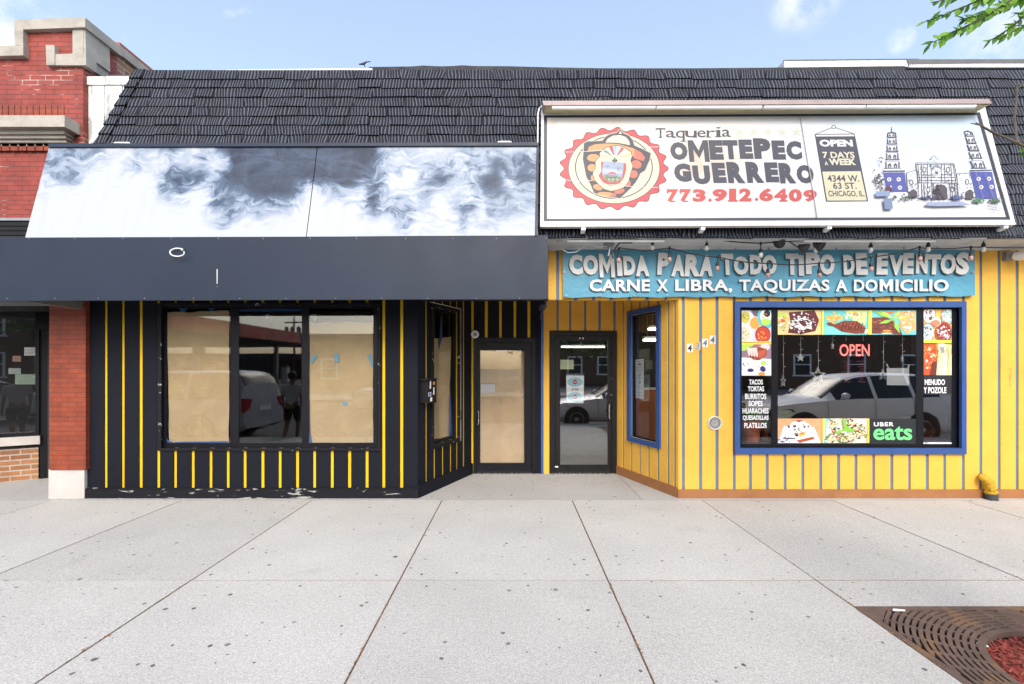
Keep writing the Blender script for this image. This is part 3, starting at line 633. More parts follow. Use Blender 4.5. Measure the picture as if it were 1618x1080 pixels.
cols = {232: [(40, .95), (78, .9), (110, .55), (135, .5), (160, .5), (190, .95), (215, .35), (240, .35), (262, .3), (285, .6), (305, .98), (335, .7), (347, .05), (590, .02), (603, .5), (640, .85), (680, .97), (715, .95), (745, .6), (765, .5), (785, .5), (815, .85), (850, .9)],
 255: [(40, .9), (70, .35), (95, .4), (120, .5), (150, .55), (180, .95), (205, .8), (220, .4), (245, .85), (290, .75), (312, .55), (338, .75), (357, .55), (368, .05), (585, .05), (605, .5), (625, .75), (660, .65), (700, .8), (740, .55), (765, .65), (785, .12), (800, .3), (815, .62), (832, .25), (850, .3)],
 280: [(40, .9), (65, .75), (90, .35), (115, .5), (140, .8), (170, .97), (200, .82), (225, .97), (245, .75), (262, .3), (285, .15), (312, .12), (328, .4), (348, .45), (362, .1), (380, .02), (560, .02), (585, .25), (610, .55), (640, .68), (665, .5), (690, .1), (712, .2), (738, .65), (755, .12), (785, .04), (800, .5), (812, .5), (822, .06), (850, .15)],
 305: [(40, .95), (60, .8), (85, .93), (240, .97), (262, .6), (285, .35), (300, .6), (320, .85), (342, .2), (362, .25), (390, .08), (420, .02), (460, .02), (478, .4), (487, .95), (505, .6), (528, .45), (555, .6), (572, .85), (583, .25), (600, .25), (620, .6), (655, .75), (675, .6), (690, .85), (720, .7), (745, .65), (765, .12), (800, .1), (822, .55), (850, .6)],
 330: [(40, 1), (255, 1), (275, .9), (310, .95), (335, .55), (350, .2), (365, .35), (385, .75), (410, .45), (440, .6), (470, .75), (485, 1), (560, .97), (580, .55), (592, .15), (605, .55), (630, .55), (645, .25), (662, .75), (700, .9), (715, .3), (732, .05), (748, .1), (762, .75), (790, .45), (815, .6), (850, .7)],
 355: [(40, 1), (310, 1), (335, .8), (352, .55), (372, .9), (430, .85), (490, 1), (615, .98), (640, .45), (655, .9), (712, .9), (733, .35), (748, .75), (790, .8), (850, .9)],
 375: [(40, 1), (480, 1), (640, .95), (735, .8), (760, 1), (850, 1)]}
def interp(t, x):
    if x <= t[0][0]: return t[0][1]
    for (a, p), (b, q) in zip(t, t[1:]):
        if x <= b: return p + (q - p) * (x - a) / (b - a)
    return t[-1][1]
rows = sorted(cols)
def dens(px, py):
    py = min(max(py, rows[0]), rows[-1])
    for a, b in zip(rows, rows[1:]):
        if py <= b: t = (py - a) / (b - a); return interp(cols[a], px) * (1 - t) + interp(cols[b], px) * t
def smoke_mat():
    m, ns, ls, bs = base_mat('smoke_print'); at = N(ns, 'Attribute', attribute_name='smoke_cover'); v = coords(ns, ls, (1, 1, 1))
    w1 = N(ns, 'TexNoise', i_Scale=2.6, i_Detail=2.0, i_Distortion=1.2); ls.new(v, w1.inputs['Vector'])
    wv = mixc(ns, ls, .42, v, w1.outputs['Color'], 'ADD')
    n1 = noise_fac(ns, ls, wv, 2.0, .25, .75, 7, .52, 1.5, -.5, .5)
    mp = N(ns, 'Mapping'); mp.inputs['Rotation'].default_value = (0, rad(38), 0); mp.inputs['Scale'].default_value = (.8, 1, 3.6); ls.new(wv, mp.inputs[0])
    n2 = noise_fac(ns, ls, mp.outputs[0], 2.8, .25, .75, 8, .58, 1.0, -.5, .5)
    pwd = N(ns, 'Math', operation='POWER'); pwd.inputs[1].default_value = .74; ls.new(at.outputs['Fac'], pwd.inputs[0]); d = pwd.outputs[0]
    om = N(ns, 'Math', operation='SUBTRACT'); om.inputs[0].default_value = 1.04; ls.new(d, om.inputs[1])
    am = N(ns, 'Math', operation='MULTIPLY'); ls.new(d, am.inputs[0]); ls.new(om.outputs[0], am.inputs[1])                 # noise strongest in half tones
    s = N(ns, 'Math', operation='ADD'); ls.new(n1, s.inputs[0]); ls.new(n2, s.inputs[1])
    k = N(ns, 'Math', operation='MULTIPLY'); ls.new(s.outputs[0], k.inputs[0]); ls.new(am.outputs[0], k.inputs[1])
    t = N(ns, 'Math', operation='MULTIPLY_ADD', use_clamp=True); ls.new(k.outputs[0], t.inputs[0]); t.inputs[1].default_value = 2.8; ls.new(d, t.inputs[2])
    rm = N(ns, 'ValToRGB'); e = rm.color_ramp.elements; e[0].position = .0; e[0].color = (*sr(76, 86, 108, .37), 1); e[1].position = .95; e[1].color = (.395, .42, .462, 1)
    x = rm.color_ramp.elements.new(.35); x.color = (*sr(116, 138, 168, .42), 1); x = rm.color_ramp.elements.new(.62); x.color = (*sr(178, 196, 218, .5), 1)
    ls.new(t.outputs[0], rm.inputs[0]); sf = noise_fac(ns, ls, coords(ns, ls, (9, 1, .8)), 1.3, .5, .8, 5, .6, 0, 0, .12)
    ls.new(mixc(ns, ls, sf, rm.outputs[0], (.16, .18, .22)), bs.inputs['Base Color']); bs.inputs['Roughness'].default_value = .5; bs.inputs['Specular IOR Level'].default_value = .25; return m
m_smoke = smoke_mat()
def quadp(u, v, q): # bilinear in px
    a, b, c, d = q; return tuple((a[i] * (1 - u) + b[i] * u) * (1 - v) + (d[i] * (1 - u) + c[i] * u) * v for i in (0, 1))
for seg, q in enumerate((((78, 231.5), (501, 232), (483.5, 373.5), (40, 375)), ((502.2, 232), (848, 229.5), (845, 372), (484.7, 373.5)))):
    mb = MB(); nx, ny = (90, 30) if seg == 0 else (78, 30); den = []; px_ = []
    for j in range(ny + 1):
        for i in range(nx + 1):
            x, y = quadp(i / nx, j / ny, q); mb.v.append(SMOKE.p(x, y)); den.append(dens(x, y))
    mb.add([], []); 
    for j in range(ny):
        for i in range(nx): a = j * (nx + 1) + i; mb.f.append((a, a + 1, a + nx + 2, a + nx + 1)); mb.c.append((1, 1, 1)); mb.m.append(0); mb.r.append(0)
    kb = len(mb.v); mb.prism(SMOKE, list(q), -.03, -.004); den += [.0] * (len(mb.v) - kb)
    obj('printed_panel', mb, m_smoke, A, attrs={'smoke_cover': den})
mb = MB(); mb.prism(SMOKE, [(76, 226.5), (851, 224.5), (851, 229.6), (76, 231.6)], -.08, .02); mb.prism(SMOKE, [(848.5, 229.6), (851.5, 229.6), (849, 372), (845.5, 372)], -.05, .012)
obj('cap_strip', mb, m_fas, A)
mb = MB(); mb.prism(SMOKE.sh(-.1), [(178, 225.5), (183, 224), (203, 224), (206, 226)], -.06, 0); mb.prism(SMOKE.sh(-.1), [(785, 224.2), (790, 222.4), (806, 222.4), (809, 224.2)], -.06, 0); objs('mounting_clip', mb, m_white, A)
mb = MB(); mb.box(.335, .362, 4.68, YF - .01, 2.22, 2.87); obj('side_panel', mb, m_fas, A)
mb = MB(); mb.box(-5.05, -5.0, 4.68, YF - .005, 2.205, 2.285); mb.box(-6.3, .33, 4.68, 4.72, 2.23, 2.27); mb.box(-6.1, -5.05, 5.12, 5.18, 2.23, 2.29); obj('frame_bar', mb, M('dull_frame_bar', (.20, .19, .16), .6, .2, 6, .2), A)
mb = MB(); mb.box(-6.3, .33, 4.68, 4.9, 2.86, 2.875); mb.box(-6.3, .33, 4.72, YF - .01, 2.878, 2.89); obj('awning_deck', mb, m_dark, A)
mb = MB(); pt = []
for i in range(15):
    t = rad(35 + i * 25); pt.append(FASC.p(279 + 11.5 * math.cos(t) + 1, 398.5 - 6 * math.sin(t) + .12 * (i - 7), .015 + .004 * i))
mb.tube(pt, .006, 6); mb.tube([FASC.p(287, 393, 0), FASC.p(287, 393, .03), FASC.p(288, 395, .05)], .008, 6); obj('cable_loop', mb, m_white, A)
mb = MB(); mb.tube([Vector((.33, 4.95, 2.215)), Vector((.33, 5.3, 2.10))], .012, 6); mb.box(.30, .37, 4.9, 5.32, 2.19, 2.21); obj('bracket', mb, m_fas, A)

# ---------------------------------------------------------------- the taqueria sign
SG = thing('shop_sign', (2.8, 5.0, 3.0), 'long white framed sign lettered Taqueria Ometepec Guerrero, leaning on the shingles', 'sign')
mb = MB(); o_ = [(855.5, 172), (1556, 167.5), (1605, 354.5), (853.5, 357.8)]; i_ = [(859.5, 181), (1548.5, 177), (1597, 347), (859, 349.5)]
mb.ring(SIGN, o_, i_, -.03, .012); mb.prism(SIGN, i_, -.03, -.012)
for i in range(17):
    for a, b, k in ((o_[0], o_[1], 4.5), (o_[3], o_[2], -4)):
        t = (i + .5 + R.uniform(-.1, .1)) / 17; mb.lathe(SIGN.p(a[0] + (b[0] - a[0]) * t, a[1] + (b[1] - a[1]) * t + k, .012), SIGN.n, [(.0045, 0), (.003, .003)], 6, mi=1)
obj('frame', mb, [M('white_sign_frame', (.60, .60, .59), .5, .08, 5, .1), m_steel], SG)
def face_mat():
    m, ns, ls, bs = base_mat('faded_sign_vinyl'); a1 = N(ns, 'Attribute', attribute_name='burn'); a2 = N(ns, 'Attribute', attribute_name='tint'); v = coords(ns, ls)
    f = noise_fac(ns, ls, v, 5, .25, .75, 7, .65, .6, .1, 1.5); mu = N(ns, 'Math', operation='MULTIPLY', use_clamp=True); ls.new(f, mu.inputs[0]); ls.new(a1.outputs['Fac'], mu.inputs[1])
    c = mixc(ns, ls, a2.outputs['Fac'], (.525, .525, .525), (.36, .475, .60)); c = mixc(ns, ls, mu.outputs[0], c, (.44, .285, .165))
    d = noise_fac(ns, ls, v, 2.0, .52, .8, 6, .6, 0, 0, .22); ls.new(mixc(ns, ls, d, c, (.45, .44, .42)), bs.inputs['Base Color']); bs.inputs['Roughness'].default_value = .4; return m
mb = MB(); nx, ny = 110, 26; burn, tint = [], []; q = [(864.4, 185.4), (1543.6, 181.4), (1589.4, 342.4), (864.6, 345.2)]
spots_ = [(970, 266, 96, 74, .75), (1110, 250, 70, 34, .8), (1180, 225, 55, 25, .4), (1090, 290, 70, 22, .35), (995, 341, 16, 7, .8), (868, 200, 14, 16, .5), (1060, 205, 40, 12, .3)]
for j in range(ny + 1):
    for i in range(nx + 1):
        x, y = quadp(i / nx, j / ny, q); mb.v.append(SIGN.p(x, y)); b_ = 0
        for cx, cy, rx, ry, a in spots_: b_ = max(b_, a * math.exp(-((((x - cx) / rx) ** 2 + ((y - cy) / ry) ** 2)) ** 2))
        burn.append(b_ * .85); tint.append(max(0, min(1, (x - 1180) / 260)) * max(0, min(1, (300 - y) / 70)) * .75)
for j in range(ny):
    for i in range(nx): a = j * (nx + 1) + i; mb.f.append((a, a + 1, a + nx + 2, a + nx + 1)); mb.c.append((1, 1, 1)); mb.m.append(0); mb.r.append(0)
obj('face', mb, face_mat(), SG, attrs={'burn': burn, 'tint': tint})
DK = sr(58, 62, 78, .8); RED = sr(228, 74, 84, .72); CRM = sr(240, 232, 205, .8)
mb = MB(); mb.ring(SIGN, i_, q, -.01, .001, DK)
mb.line(SIGN, [(1263.5, 182), (1268, 205), (1276, 255), (1285, 305), (1291, 344)], .9, .009, sr(150, 150, 148, .7)); mb.line(SIGN, [(1264.6, 182), (1269, 205), (1277, 255), (1286, 305), (1292, 344)], .5, .009, (.8, .8, .8))
obj('border', mb, m_prints, SG)
# lettering: each character measured from the photograph (x0,y0,x1,y1) in a crop of scale k from (ox,oy)
def letters(mb, pl, s, boxes, ox, oy, k, off, col, bold, shear=0, dx_=0, dy_=0):
    for ch, (a, b, c, d) in zip(s, boxes): mb.text(pl, ch, ox + a / k + dx_, oy + b / k + dy_, ox + c / k + dx_, oy + d / k + dy_, off, col, bold, shear)
mb = MB(); k7 = (1030, 180, 5.779)
letters(mb, SIGN, 'OMETEPEC', [(168, 255, 325, 418), (335, 238, 520, 436), (525, 237, 650, 416), (650, 237, 787, 412), (797, 232, 920, 408), (930, 220, 1085, 408), (1098, 240, 1218, 415), (1228, 245, 1368, 415)], *k7, .002, DK, .075, .10)
letters(mb, SIGN, 'GUERRERO', [(203, 450, 358, 618), (375, 468, 532, 640), (553, 443, 675, 628), (688, 436, 845, 630), (862, 435, 1017, 627), (1033, 440, 1155, 622), (1163, 445, 1310, 632), (1322, 463, 1478, 633)], *k7, .002, DK, .075, .12)
obj('lettering', mb, m_prints, SG, label='dark bold name lettering')
mb = MB(); TQ = sr(60, 58, 60, .8)
tx = [('T', 35, 128, 124, 213), ('a', 128, 150, 212, 213), ('q', 218, 150, 300, 247), ('u', 305, 150, 410, 212), ('e', 414, 148, 492, 212), ('r', 500, 148, 575, 210), ('i', 585, 118, 630, 207), ('a', 640, 140, 715, 206)]
for ch, a, b, c, d in tx:
    mb.text(SIGN, ch, 1030 + a / 5.779, 180 + b / 5.779, 1030 + c / 5.779, 180 + d / 5.779, .002, TQ, .006 if ch != 'i' else -.004)
for a, b, c, d in ((62, 208, 98, 214), (35, 130, 42, 150), (118, 128, 124, 148), (262, 244, 312, 249), (185, 206, 222, 213), (302, 150, 325, 156), (372, 206, 415, 212), (498, 205, 545, 211), (498, 148, 520, 154), (575, 203, 642, 208), (575, 150, 605, 155), (700, 200, 722, 206)):
    mb.rect(SIGN, 1030 + a / 5.779, 180 + b / 5.779, 1030 + c / 5.779, 180 + d / 5.779, .001, .004, TQ)
obj('lettering', mb, m_prints, SG, label='thin dark typewriter lettering')
mb = MB(); PH = sr(226, 84, 76, .8)
letters(mb, SIGN, '773.912.6409', [(136, 685, 243, 800), (254, 685, 360, 799), (373, 685, 492, 800), (515, 770, 547, 800), (553, 683, 687, 800), (705, 680, 770, 797), (797, 678, 910, 797), (940, 764, 972, 792), (980, 675, 1108, 795), (1118, 680, 1237, 797), (1250, 683, 1370, 800), (1383, 690, 1508, 800)], *k7, .002, PH, .055)
for a, b, c, d in ((136, 685, 150, 725), (254, 685, 268, 724), (695, 785, 787, 797), (165, 790, 215, 800), (283, 790, 333, 800), (1165, 786, 1240, 797)): mb.rect(SIGN, 1030 + a / 5.779, 180 + b / 5.779, 1030 + c / 5.779, 180 + d / 5.779, .001, .0035, PH)
obj('lettering', mb, m_prints, SG, label='red telephone number')
mb = MB()
for i in range(5):
    cx, cy = 1030 + (800 + i * 130) / 5.779, 208.5; pts = []
    for j in range(10): t = rad(-90 + 36 * j); r = (7.2, 3.2)[j % 2]; pts.append((cx + r * 1.15 * math.cos(t), cy + r * math.sin(t)))
    mb.flat(SIGN, pts, .001, sr(232, 230, 208, .78))
    for j in range(0, 10, 2): mb.ell(SIGN, pts[j][0], pts[j][1], .7, .6, .0015, sr(190, 180, 120, .75), 6)
obj('faded_stars', mb, m_prints, SG)
# bottle-cap badge with a steaming pot and a feathered crest
mb = MB(); q1 = lambda pts: [(880 + x / 7.2, 190 + y / 7.2) for x, y in pts]
OUT = sr(70, 48, 52, .8)
mb.ell(SIGN, 970, 266, 83, 63.3, .001, OUT, 220, wob=.044, wn=21); mb.ell(SIGN, 970, 266, 81.6, 62, .001, RED, 220, wob=.044, wn=21)
mb.ell(SIGN, 970.3, 265.7, 73, 56, .001, OUT, 60); mb.ell(SIGN, 970.3, 265.7, 71.8, 55, .001, CRM, 60)
mb.ell(SIGN, 970, 264, 61.5, 50, .001, DK, 60); mb.ell(SIGN, 970, 264, 59.8, 48.4, .001, CRM, 60)
pot = [(308, 262), (345, 240), (520, 232), (548, 190), (600, 158), (680, 142), (722, 100), (755, 145), (820, 175), (862, 225), (880, 285), (980, 330), (1066, 372), (1056, 445), (1000, 570), (950, 600), (905, 690), (845, 765), (720, 884), (600, 868), (425, 825), (380, 720), (335, 640), (312, 520), (296, 440), (305, 340)]
mb.flat(SIGN, q1([(690 + (x - 690) * 1.03, 500 + (y - 500) * 1.03) for x, y in pot]), .001, sr(222, 205, 178, .8)); mb.flat(SIGN, q1(pot), .001, DK)
mb.flat(SIGN, q1([(700, 150), (722, 118), (742, 152)]), .001, CRM); mb.flat(SIGN, q1([(552, 250), (580, 205), (640, 172), (720, 165), (785, 190), (822, 235), (832, 282), (700, 255)]), .001, CRM)
OR1, OR2 = sr(246, 168, 104, .8), sr(238, 118, 92, .8)
mb.flat(SIGN, q1([(345, 355), (365, 300), (430, 272), (560, 262), (700, 268), (880, 320), (900, 430), (820, 380), (650, 345), (480, 345)]), .001, OR1)
mb.flat(SIGN, q1([(880, 322), (960, 365), (1000, 420), (990, 462), (940, 450), (880, 430)]), .001, OR2)
for cx, cy, rx, ry, c, ro in ((415, 425, 72, 42, OR1, 0), (398, 538, 50, 42, OR1, 0), (430, 650, 45, 40, OR1, 0), (905, 500, 58, 46, OR2, .3), (872, 612, 48, 44, OR2, 0), (800, 715, 40, 40, OR2, 0), (710, 803, 60, 30, OR2, -.2), (465, 760, 55, 32, OR1, .3), (570, 838, 105, 22, OR1, .1), (645, 848, 30, 18, OR2, .1)): mb.ell(SIGN, 880 + cx / 7.2, 190 + cy / 7.2, rx / 7.2, ry / 7.2, .001, c, 24, rot=ro)
crest = [(690, 288), (760, 305), (838, 360), (852, 405), (835, 460), (862, 520), (835, 600), (815, 690), (760, 760), (690, 785), (620, 802), (540, 780), (480, 730), (425, 670), (410, 600), (440, 540), (440, 470), (490, 410), (488, 370), (560, 310), (625, 297)]
mb.flat(SIGN, q1([(640 + (x - 640) * 1.035, 545 + (y - 545) * 1.03) for x, y in crest]), .001, sr(80, 60, 45, .8)); mb.flat(SIGN, q1(crest), .001, sr(246, 232, 196, .82))
fc = [sr(225, 205, 165, .8), sr(244, 240, 225, .8), sr(120, 160, 130, .8), sr(240, 240, 235, .8), RED, sr(165, 205, 220, .8), sr(190, 215, 225, .8), RED, sr(240, 240, 235, .8), sr(238, 228, 200, .8), sr(225, 205, 165, .8)]
for i, c in enumerate(fc):
    t0, t1 = rad(-168 + i * 14.2), rad(-168 + (i + 1) * 14.2 - 1.5); rr = 150 + 22 * math.sin(math.pi * i / 10)
    mb.flat(SIGN, q1([(662 + 55 * math.cos(t0), 428 + 35 * math.sin(t0)), (662 + rr * 1.15 * math.cos(t0), 438 + rr * .86 * math.sin(t0)), (662 + rr * 1.15 * math.cos(t1), 438 + rr * .86 * math.sin(t1)), (662 + 55 * math.cos(t1), 428 + 35 * math.sin(t1))]), .001, c)
mb.flat(SIGN, q1([(500, 468), (786, 486), (790, 560), (762, 650), (715, 715), (610, 745), (520, 700), (472, 630), (505, 580)]), .001, sr(214, 70, 84, .8))
mb.flat(SIGN, q1([(530, 462), (760, 480), (755, 560), (740, 655), (690, 698), (600, 704), (525, 655), (512, 575)]), .001, sr(176, 196, 226, .72)); mb.flat(SIGN, q1([(522, 545), (748, 560), (738, 610), (520, 600)]), .001, sr(206, 216, 232, .75)); mb.flat(SIGN, q1([(516, 628), (560, 616), (600, 640), (660, 632), (738, 640), (722, 672), (690, 698), (600, 704), (530, 660)]), .001, sr(150, 168, 130, .75))
mb.ell(SIGN, 880 + 628 / 7.2, 190 + 612 / 7.2, 7, 3.4, .001, sr(216, 96, 70, .8), 16, 180, 360); [mb.ell(SIGN, 880 + (565 + 24 * i) / 7.2, 190 + (655 + 14 * (i % 2)) / 7.2, 1.5, 1.1, .001, (sr(96, 130, 84, .7), sr(236, 228, 200, .75))[i % 2], 8) for i in range(7)]; [mb.ell(SIGN, 880 + (690 + 14 * (i % 4)) / 7.2, 190 + (530 + 20 * (i // 4)) / 7.2, .7, .6, .001, sr(120, 120, 110, .7), 6) for i in range(12)]
for i in range(5): mb.line(SIGN, q1([(552, 618 + i * 9), (620 + i * 8, 622 + i * 9), (690, 626 + i * 8)]), .45, .001, sr(100, 125, 105, .8))
mb.ell(SIGN, 880 + 658 / 7.2, 190 + 455 / 7.2, 4.6, 2.4, .001, sr(60, 70, 60, .8), 14); mb.flat(SIGN, q1([(645, 475), (662, 475), (652, 502)]), .001, RED); mb.ell(SIGN, 880 + 658 / 7.2, 190 + 438 / 7.2, 1.6, 3, .001, sr(70, 140, 90, .8), 10)
for a in ((555, 690, 575, 672), (650, 675, 668, 695), (590, 525, 560, 520), (690, 540, 700, 560)): mb.line(SIGN, q1([a[:2], a[2:]]), .9, .001, sr(70, 62, 60, .8))
for y0, x0, x1, y1 in ((240, 884, 957, 237), (284, 893, 936, 285), (291, 962, 1040, 296), (232, 1026, 1050, 230)): mb.line(SIGN, [(x0, y0), ((x0 + x1) / 2, (y0 + y1) / 2 + 1), (x1, y1)], .8, .001, (.8, .79, .76))
obj('badge', mb, m_prints, SG, label='red bottle cap badge with pot and feathered crest')
# hanging tag
mb = MB(); q8 = lambda pts: [(1220 + x / 3.176, 140 + y / 3.176) for x, y in pts]
mb.flat(SIGN, q8([(213, 227), (414, 225), (483, 565), (270, 567)]), .001, DK); mb.flat(SIGN, q8([(219, 231), (410, 229), (413, 238), (221, 239)]), .001, (.78, .78, .78))
mb.flat(SIGN, q8([(252, 416), (443, 413), (475, 560), (276, 561)]), .001, sr(240, 232, 196, .8))
for a, b in (((217, 228), (302, 194)), ((316, 194), (411, 226))): mb.line(SIGN, q8([a, b]), 1.0, .001, DK)
mb.loop(SIGN, [(1220 + (309 + 10 * math.cos(t * .7)) / 3.176, 140 + (192 + 9 * math.sin(t * .7)) / 3.176) for t in range(9)], 1.0, .001, DK)
for t, bx, c, bd in (('OPEN', (238, 255, 404, 290), (.8, .8, .8), .05), ('7 DAYS', (253, 316, 413, 348), CRM, .03), ('A', (263, 364, 281, 384), CRM, .02), ('WEEK', (285, 350, 420, 383), CRM, .045), ('4344 W.', (277, 433, 437, 467), DK, .022), ('63 ST.', (305, 470, 423, 503), DK, .022), ('CHICAGO, IL.', (282, 511, 463, 545), DK, .02)):
    (a, b), (c_, d) = q8([bx[:2], bx[2:]]); mb.text(SIGN, t, a, b, c_, d, .001, c, bd, .16)
obj('hanging_tag', mb, m_prints, SG, label='printed tag with opening days and address')
# printed church square
mb = MB(); kc = lambda pts: [(1370 + x / 6.352, 180 + y / 6.352) for x, y in pts]
WH, GR, BL, LN = (.68, .70, .73), sr(84, 88, 104, .62), sr(92, 100, 196, .62), sr(66, 70, 86, .62)
mb.flat(SIGN, kc([(70, 800), (520, 850), (1040, 850), (1330, 880), (1370, 1010), (140, 1000), (170, 900)]), .001, (.76, .77, .79))
def tower(cx, sk, tiers, blue, hole):
    for (y0, y1, hw) in tiers:
        c0, c1 = cx + sk * y0, cx + sk * y1
        mb.flat(SIGN, kc([(c0 - hw, y0), (c0 + hw, y0), (c1 + hw * 1.04, y1), (c1 - hw * 1.04, y1)]), .001, WH)
        for s_ in (-1, -.86, .86, 1): mb.line(SIGN, kc([(c0 + s_ * hw, y0 + 8), (c1 + s_ * hw, y1 - 4)]), 1.17, .001, LN)
        mb.line(SIGN, kc([(c1 - hw * 1.25, y1), (c1 + hw * 1.25, y1)]), 1.34, .001, GR); mb.line(SIGN, kc([(c0 - hw, y0), (c0 + hw, y0)]), 0.74, .001, GR)
        for s_ in (-.42, .42):
            xc = (c0 + c1) / 2 + s_ * hw; h = (y1 - y0); mb.flat(SIGN, kc([(xc - hw * .26, y1 - 6), (xc - hw * .26, y0 + h * .5), (xc, y0 + h * .25), (xc + hw * .26, y0 + h * .5), (xc + hw * .26, y1 - 6)]), .001, LN)
            mb.flat(SIGN, kc([(xc - hw * .1, y1 - 6), (xc - hw * .1, y0 + h * .6), (xc + hw * .12, y0 + h * .6), (xc + hw * .1, y1 - 6)]), .001, sr(190, 195, 208, .75))
    mb.flat(SIGN, kc(blue), .001, BL)
    for x, y in hole: mb.ell(SIGN, *kc([(x, y)])[0], 3.4, 3.2, .001, (.78, .78, .8), 16); mb.ell(SIGN, *kc([(x, y)])[0], 1.5, 1.4, .001, sr(90, 80, 80, .8), 10)
tower(240, .03, [(190, 232, 44), (240, 300, 46), (312, 374, 52), (384, 456, 60), (472, 545, 70)], [(163, 586), (378, 583), (402, 780), (196, 782)], [(222, 655), (318, 655), (232, 738), (330, 738)])
tower(962, .30, [(178, 222, 40), (226, 290, 42), (300, 362, 48), (376, 440, 54), (466, 540, 62)], [(1032, 578), (1254, 578), (1310, 850), (1095, 850)], [(1120, 650), (1224, 648), (1146, 732), (1250, 730)])
mb.flat(SIGN, kc([(165, 550), (380, 546), (382, 566), (165, 570)]), .001, WH); mb.line(SIGN, kc([(160, 572), (384, 568)]), 1.34, .001, GR); mb.line(SIGN, kc([(1025, 566), (1255, 560)]), 1.34, .001, GR)
mb.line(SIGN, kc([(247, 130), (247, 188)]), 1.17, .001, GR); mb.line(SIGN, kc([(205, 192), (247, 182), (292, 192)]), 1.85, .001, GR); mb.line(SIGN, kc([(972, 178), (1010, 168), (1056, 190)]), 1.85, .001, GR)
for pts in ([(395, 590), (495, 560), (520, 850), (410, 780)], [(900, 600), (1035, 590), (1090, 830), (920, 850)]): mb.flat(SIGN, kc(pts), .001, (.72, .735, .77)); mb.loop(SIGN, kc(pts), 1.17, .001, GR)
mb.flat(SIGN, kc([(490, 490), (870, 492), (905, 690), (915, 850), (520, 850), (515, 690)]), .001, WH)
for y, x0, x1 in ((490, 488, 872), (505, 490, 870), (635, 500, 890), (665, 505, 895), (690, 515, 905), (610, 560, 640), (606, 770, 840)): mb.line(SIGN, kc([(x0, y), (x1, y + 3)]), 1.17, .001, GR)
for x0, x1 in ((490, 515), (508, 530), (545, 548), (605, 610), (640, 645), (745, 750), (775, 782), (840, 850), (860, 893), (875, 908)): mb.line(SIGN, kc([(x0, 500), (x1, 688)]), 1.17, .001, LN)
for x in (545, 570, 605, 650, 665, 830, 850, 880, 900): mb.line(SIGN, kc([(x, 695), (x + 6, 848)]), 1.51, .001, LN)
mb.ell(SIGN, *kc([(695, 575)])[0], 9, 10, .001, sr(150, 165, 175, .75), 20); mb.ell(SIGN, *kc([(697, 585)])[0], 7.4, 8, .001, (.7, .75, .76), 20); mb.ell(SIGN, *kc([(698, 590)])[0], 3, 3, .001, sr(90, 110, 130, .75), 5)
for x, y in ((575, 560), (812, 560), (615, 760), (858, 755), (445, 685), (1003, 680)): mb.ell(SIGN, *kc([(x, y)])[0], 3.2, 4.6, .001, GR, 14); mb.ell(SIGN, *kc([(x, y)])[0], 1.9, 3.2, .001, (.7, .72, .76), 12)
for t in range(260):
    x, y = R.uniform(505, 905), R.uniform(500, 845)
    if R.random() < .5: x = R.choice([R.uniform(400, 500), R.uniform(905, 1060), x]); y = R.uniform(590, 820) if x < 500 or x > 905 else y
    x += (y - 670) * .12; mb.line(SIGN, kc([(x, y), (x + R.uniform(-3, 3), y + R.uniform(6, 22))] if R.random() < .6 else [(x, y), (x + R.uniform(8, 26), y + R.uniform(-2, 2))]), R.uniform(.4, .9), .001, R.choice([GR, LN, sr(140, 146, 160, .7)]))
DR = sr(84, 74, 82, .8)
for cx, w, top, bt in ((745, 58, 705, 850), (465, 38, 755, 830), (1030, 36, 755, 850)): mb.flat(SIGN, kc([(cx - w, bt), (cx - w, top + w * .7), (cx - w * .6, top + 10), (cx, top), (cx + w * .6, top + 10), (cx + w, top + w * .7), (cx + w * 1.1, bt)]), .001, DR)
for t in range(300):
    z = R.random(); cx, cy, sx, sy, c = R.choice([(360, 840, 130, 40, sr(70, 88, 78, .8)), (715, 760, 40, 60, sr(80, 66, 74, .8)), (120, 665, 45, 75, sr(60, 58, 70, .8)), (1290, 865, 50, 25, sr(88, 120, 92, .8)), (640, 835, 110, 20, sr(92, 88, 130, .8)), (900, 838, 70, 18, sr(92, 100, 150, .8)), (220, 760, 40, 40, sr(110, 60, 90, .8)), (1110, 865, 60, 20, sr(100, 150, 110, .8))])
    x, y = R.gauss(cx, sx * .5), R.gauss(cy, sy * .5); mb.ell(SIGN, *kc([(x, y)])[0], R.uniform(.8, 2.6), R.uniform(.6, 1.8), .001, c, 6, rot=R.uniform(0, 3))
mb.flat(SIGN, kc([(600, 885), (950, 876), (1050, 915), (690, 925), (585, 915)]), .001, sr(170, 182, 214, .8)); mb.flat(SIGN, kc([(85, 775), (225, 770), (232, 822), (90, 826)]), .001, sr(150, 172, 212, .8)); mb.flat(SIGN, kc([(165, 850), (245, 845), (262, 950), (180, 955)]), .001, sr(130, 150, 190, .8))
for x0, y0, x1, y1 in ((142, 455, 190, 860), (1055, 455, 1172, 860), (1190, 590, 1275, 850), (1205, 890, 1225, 950), (1205, 890, 1340, 925), (1220, 950, 1360, 975), (1280, 905, 1300, 962), (1215, 920, 1350, 950)): mb.line(SIGN, kc([(x0, y0), (x1, y1)]), .7, .001, sr(150, 154, 168, .75))
mb.line(SIGN, kc([(116, 446), (140, 434), (166, 450)]), 1.68, .001, GR); mb.ell(SIGN, *kc([(141, 480)])[0], 1.6, 1.6, .001, LN, 8); mb.ell(SIGN, *kc([(1053, 450)])[0], 1.8, 1.6, .001, LN, 8); mb.line(SIGN, kc([(625, 460), (668, 415), (715, 458)]), 1.17, .001, GR)
obj('church_picture', mb, m_prints, SG, label='printed picture of a white church with blue towers')
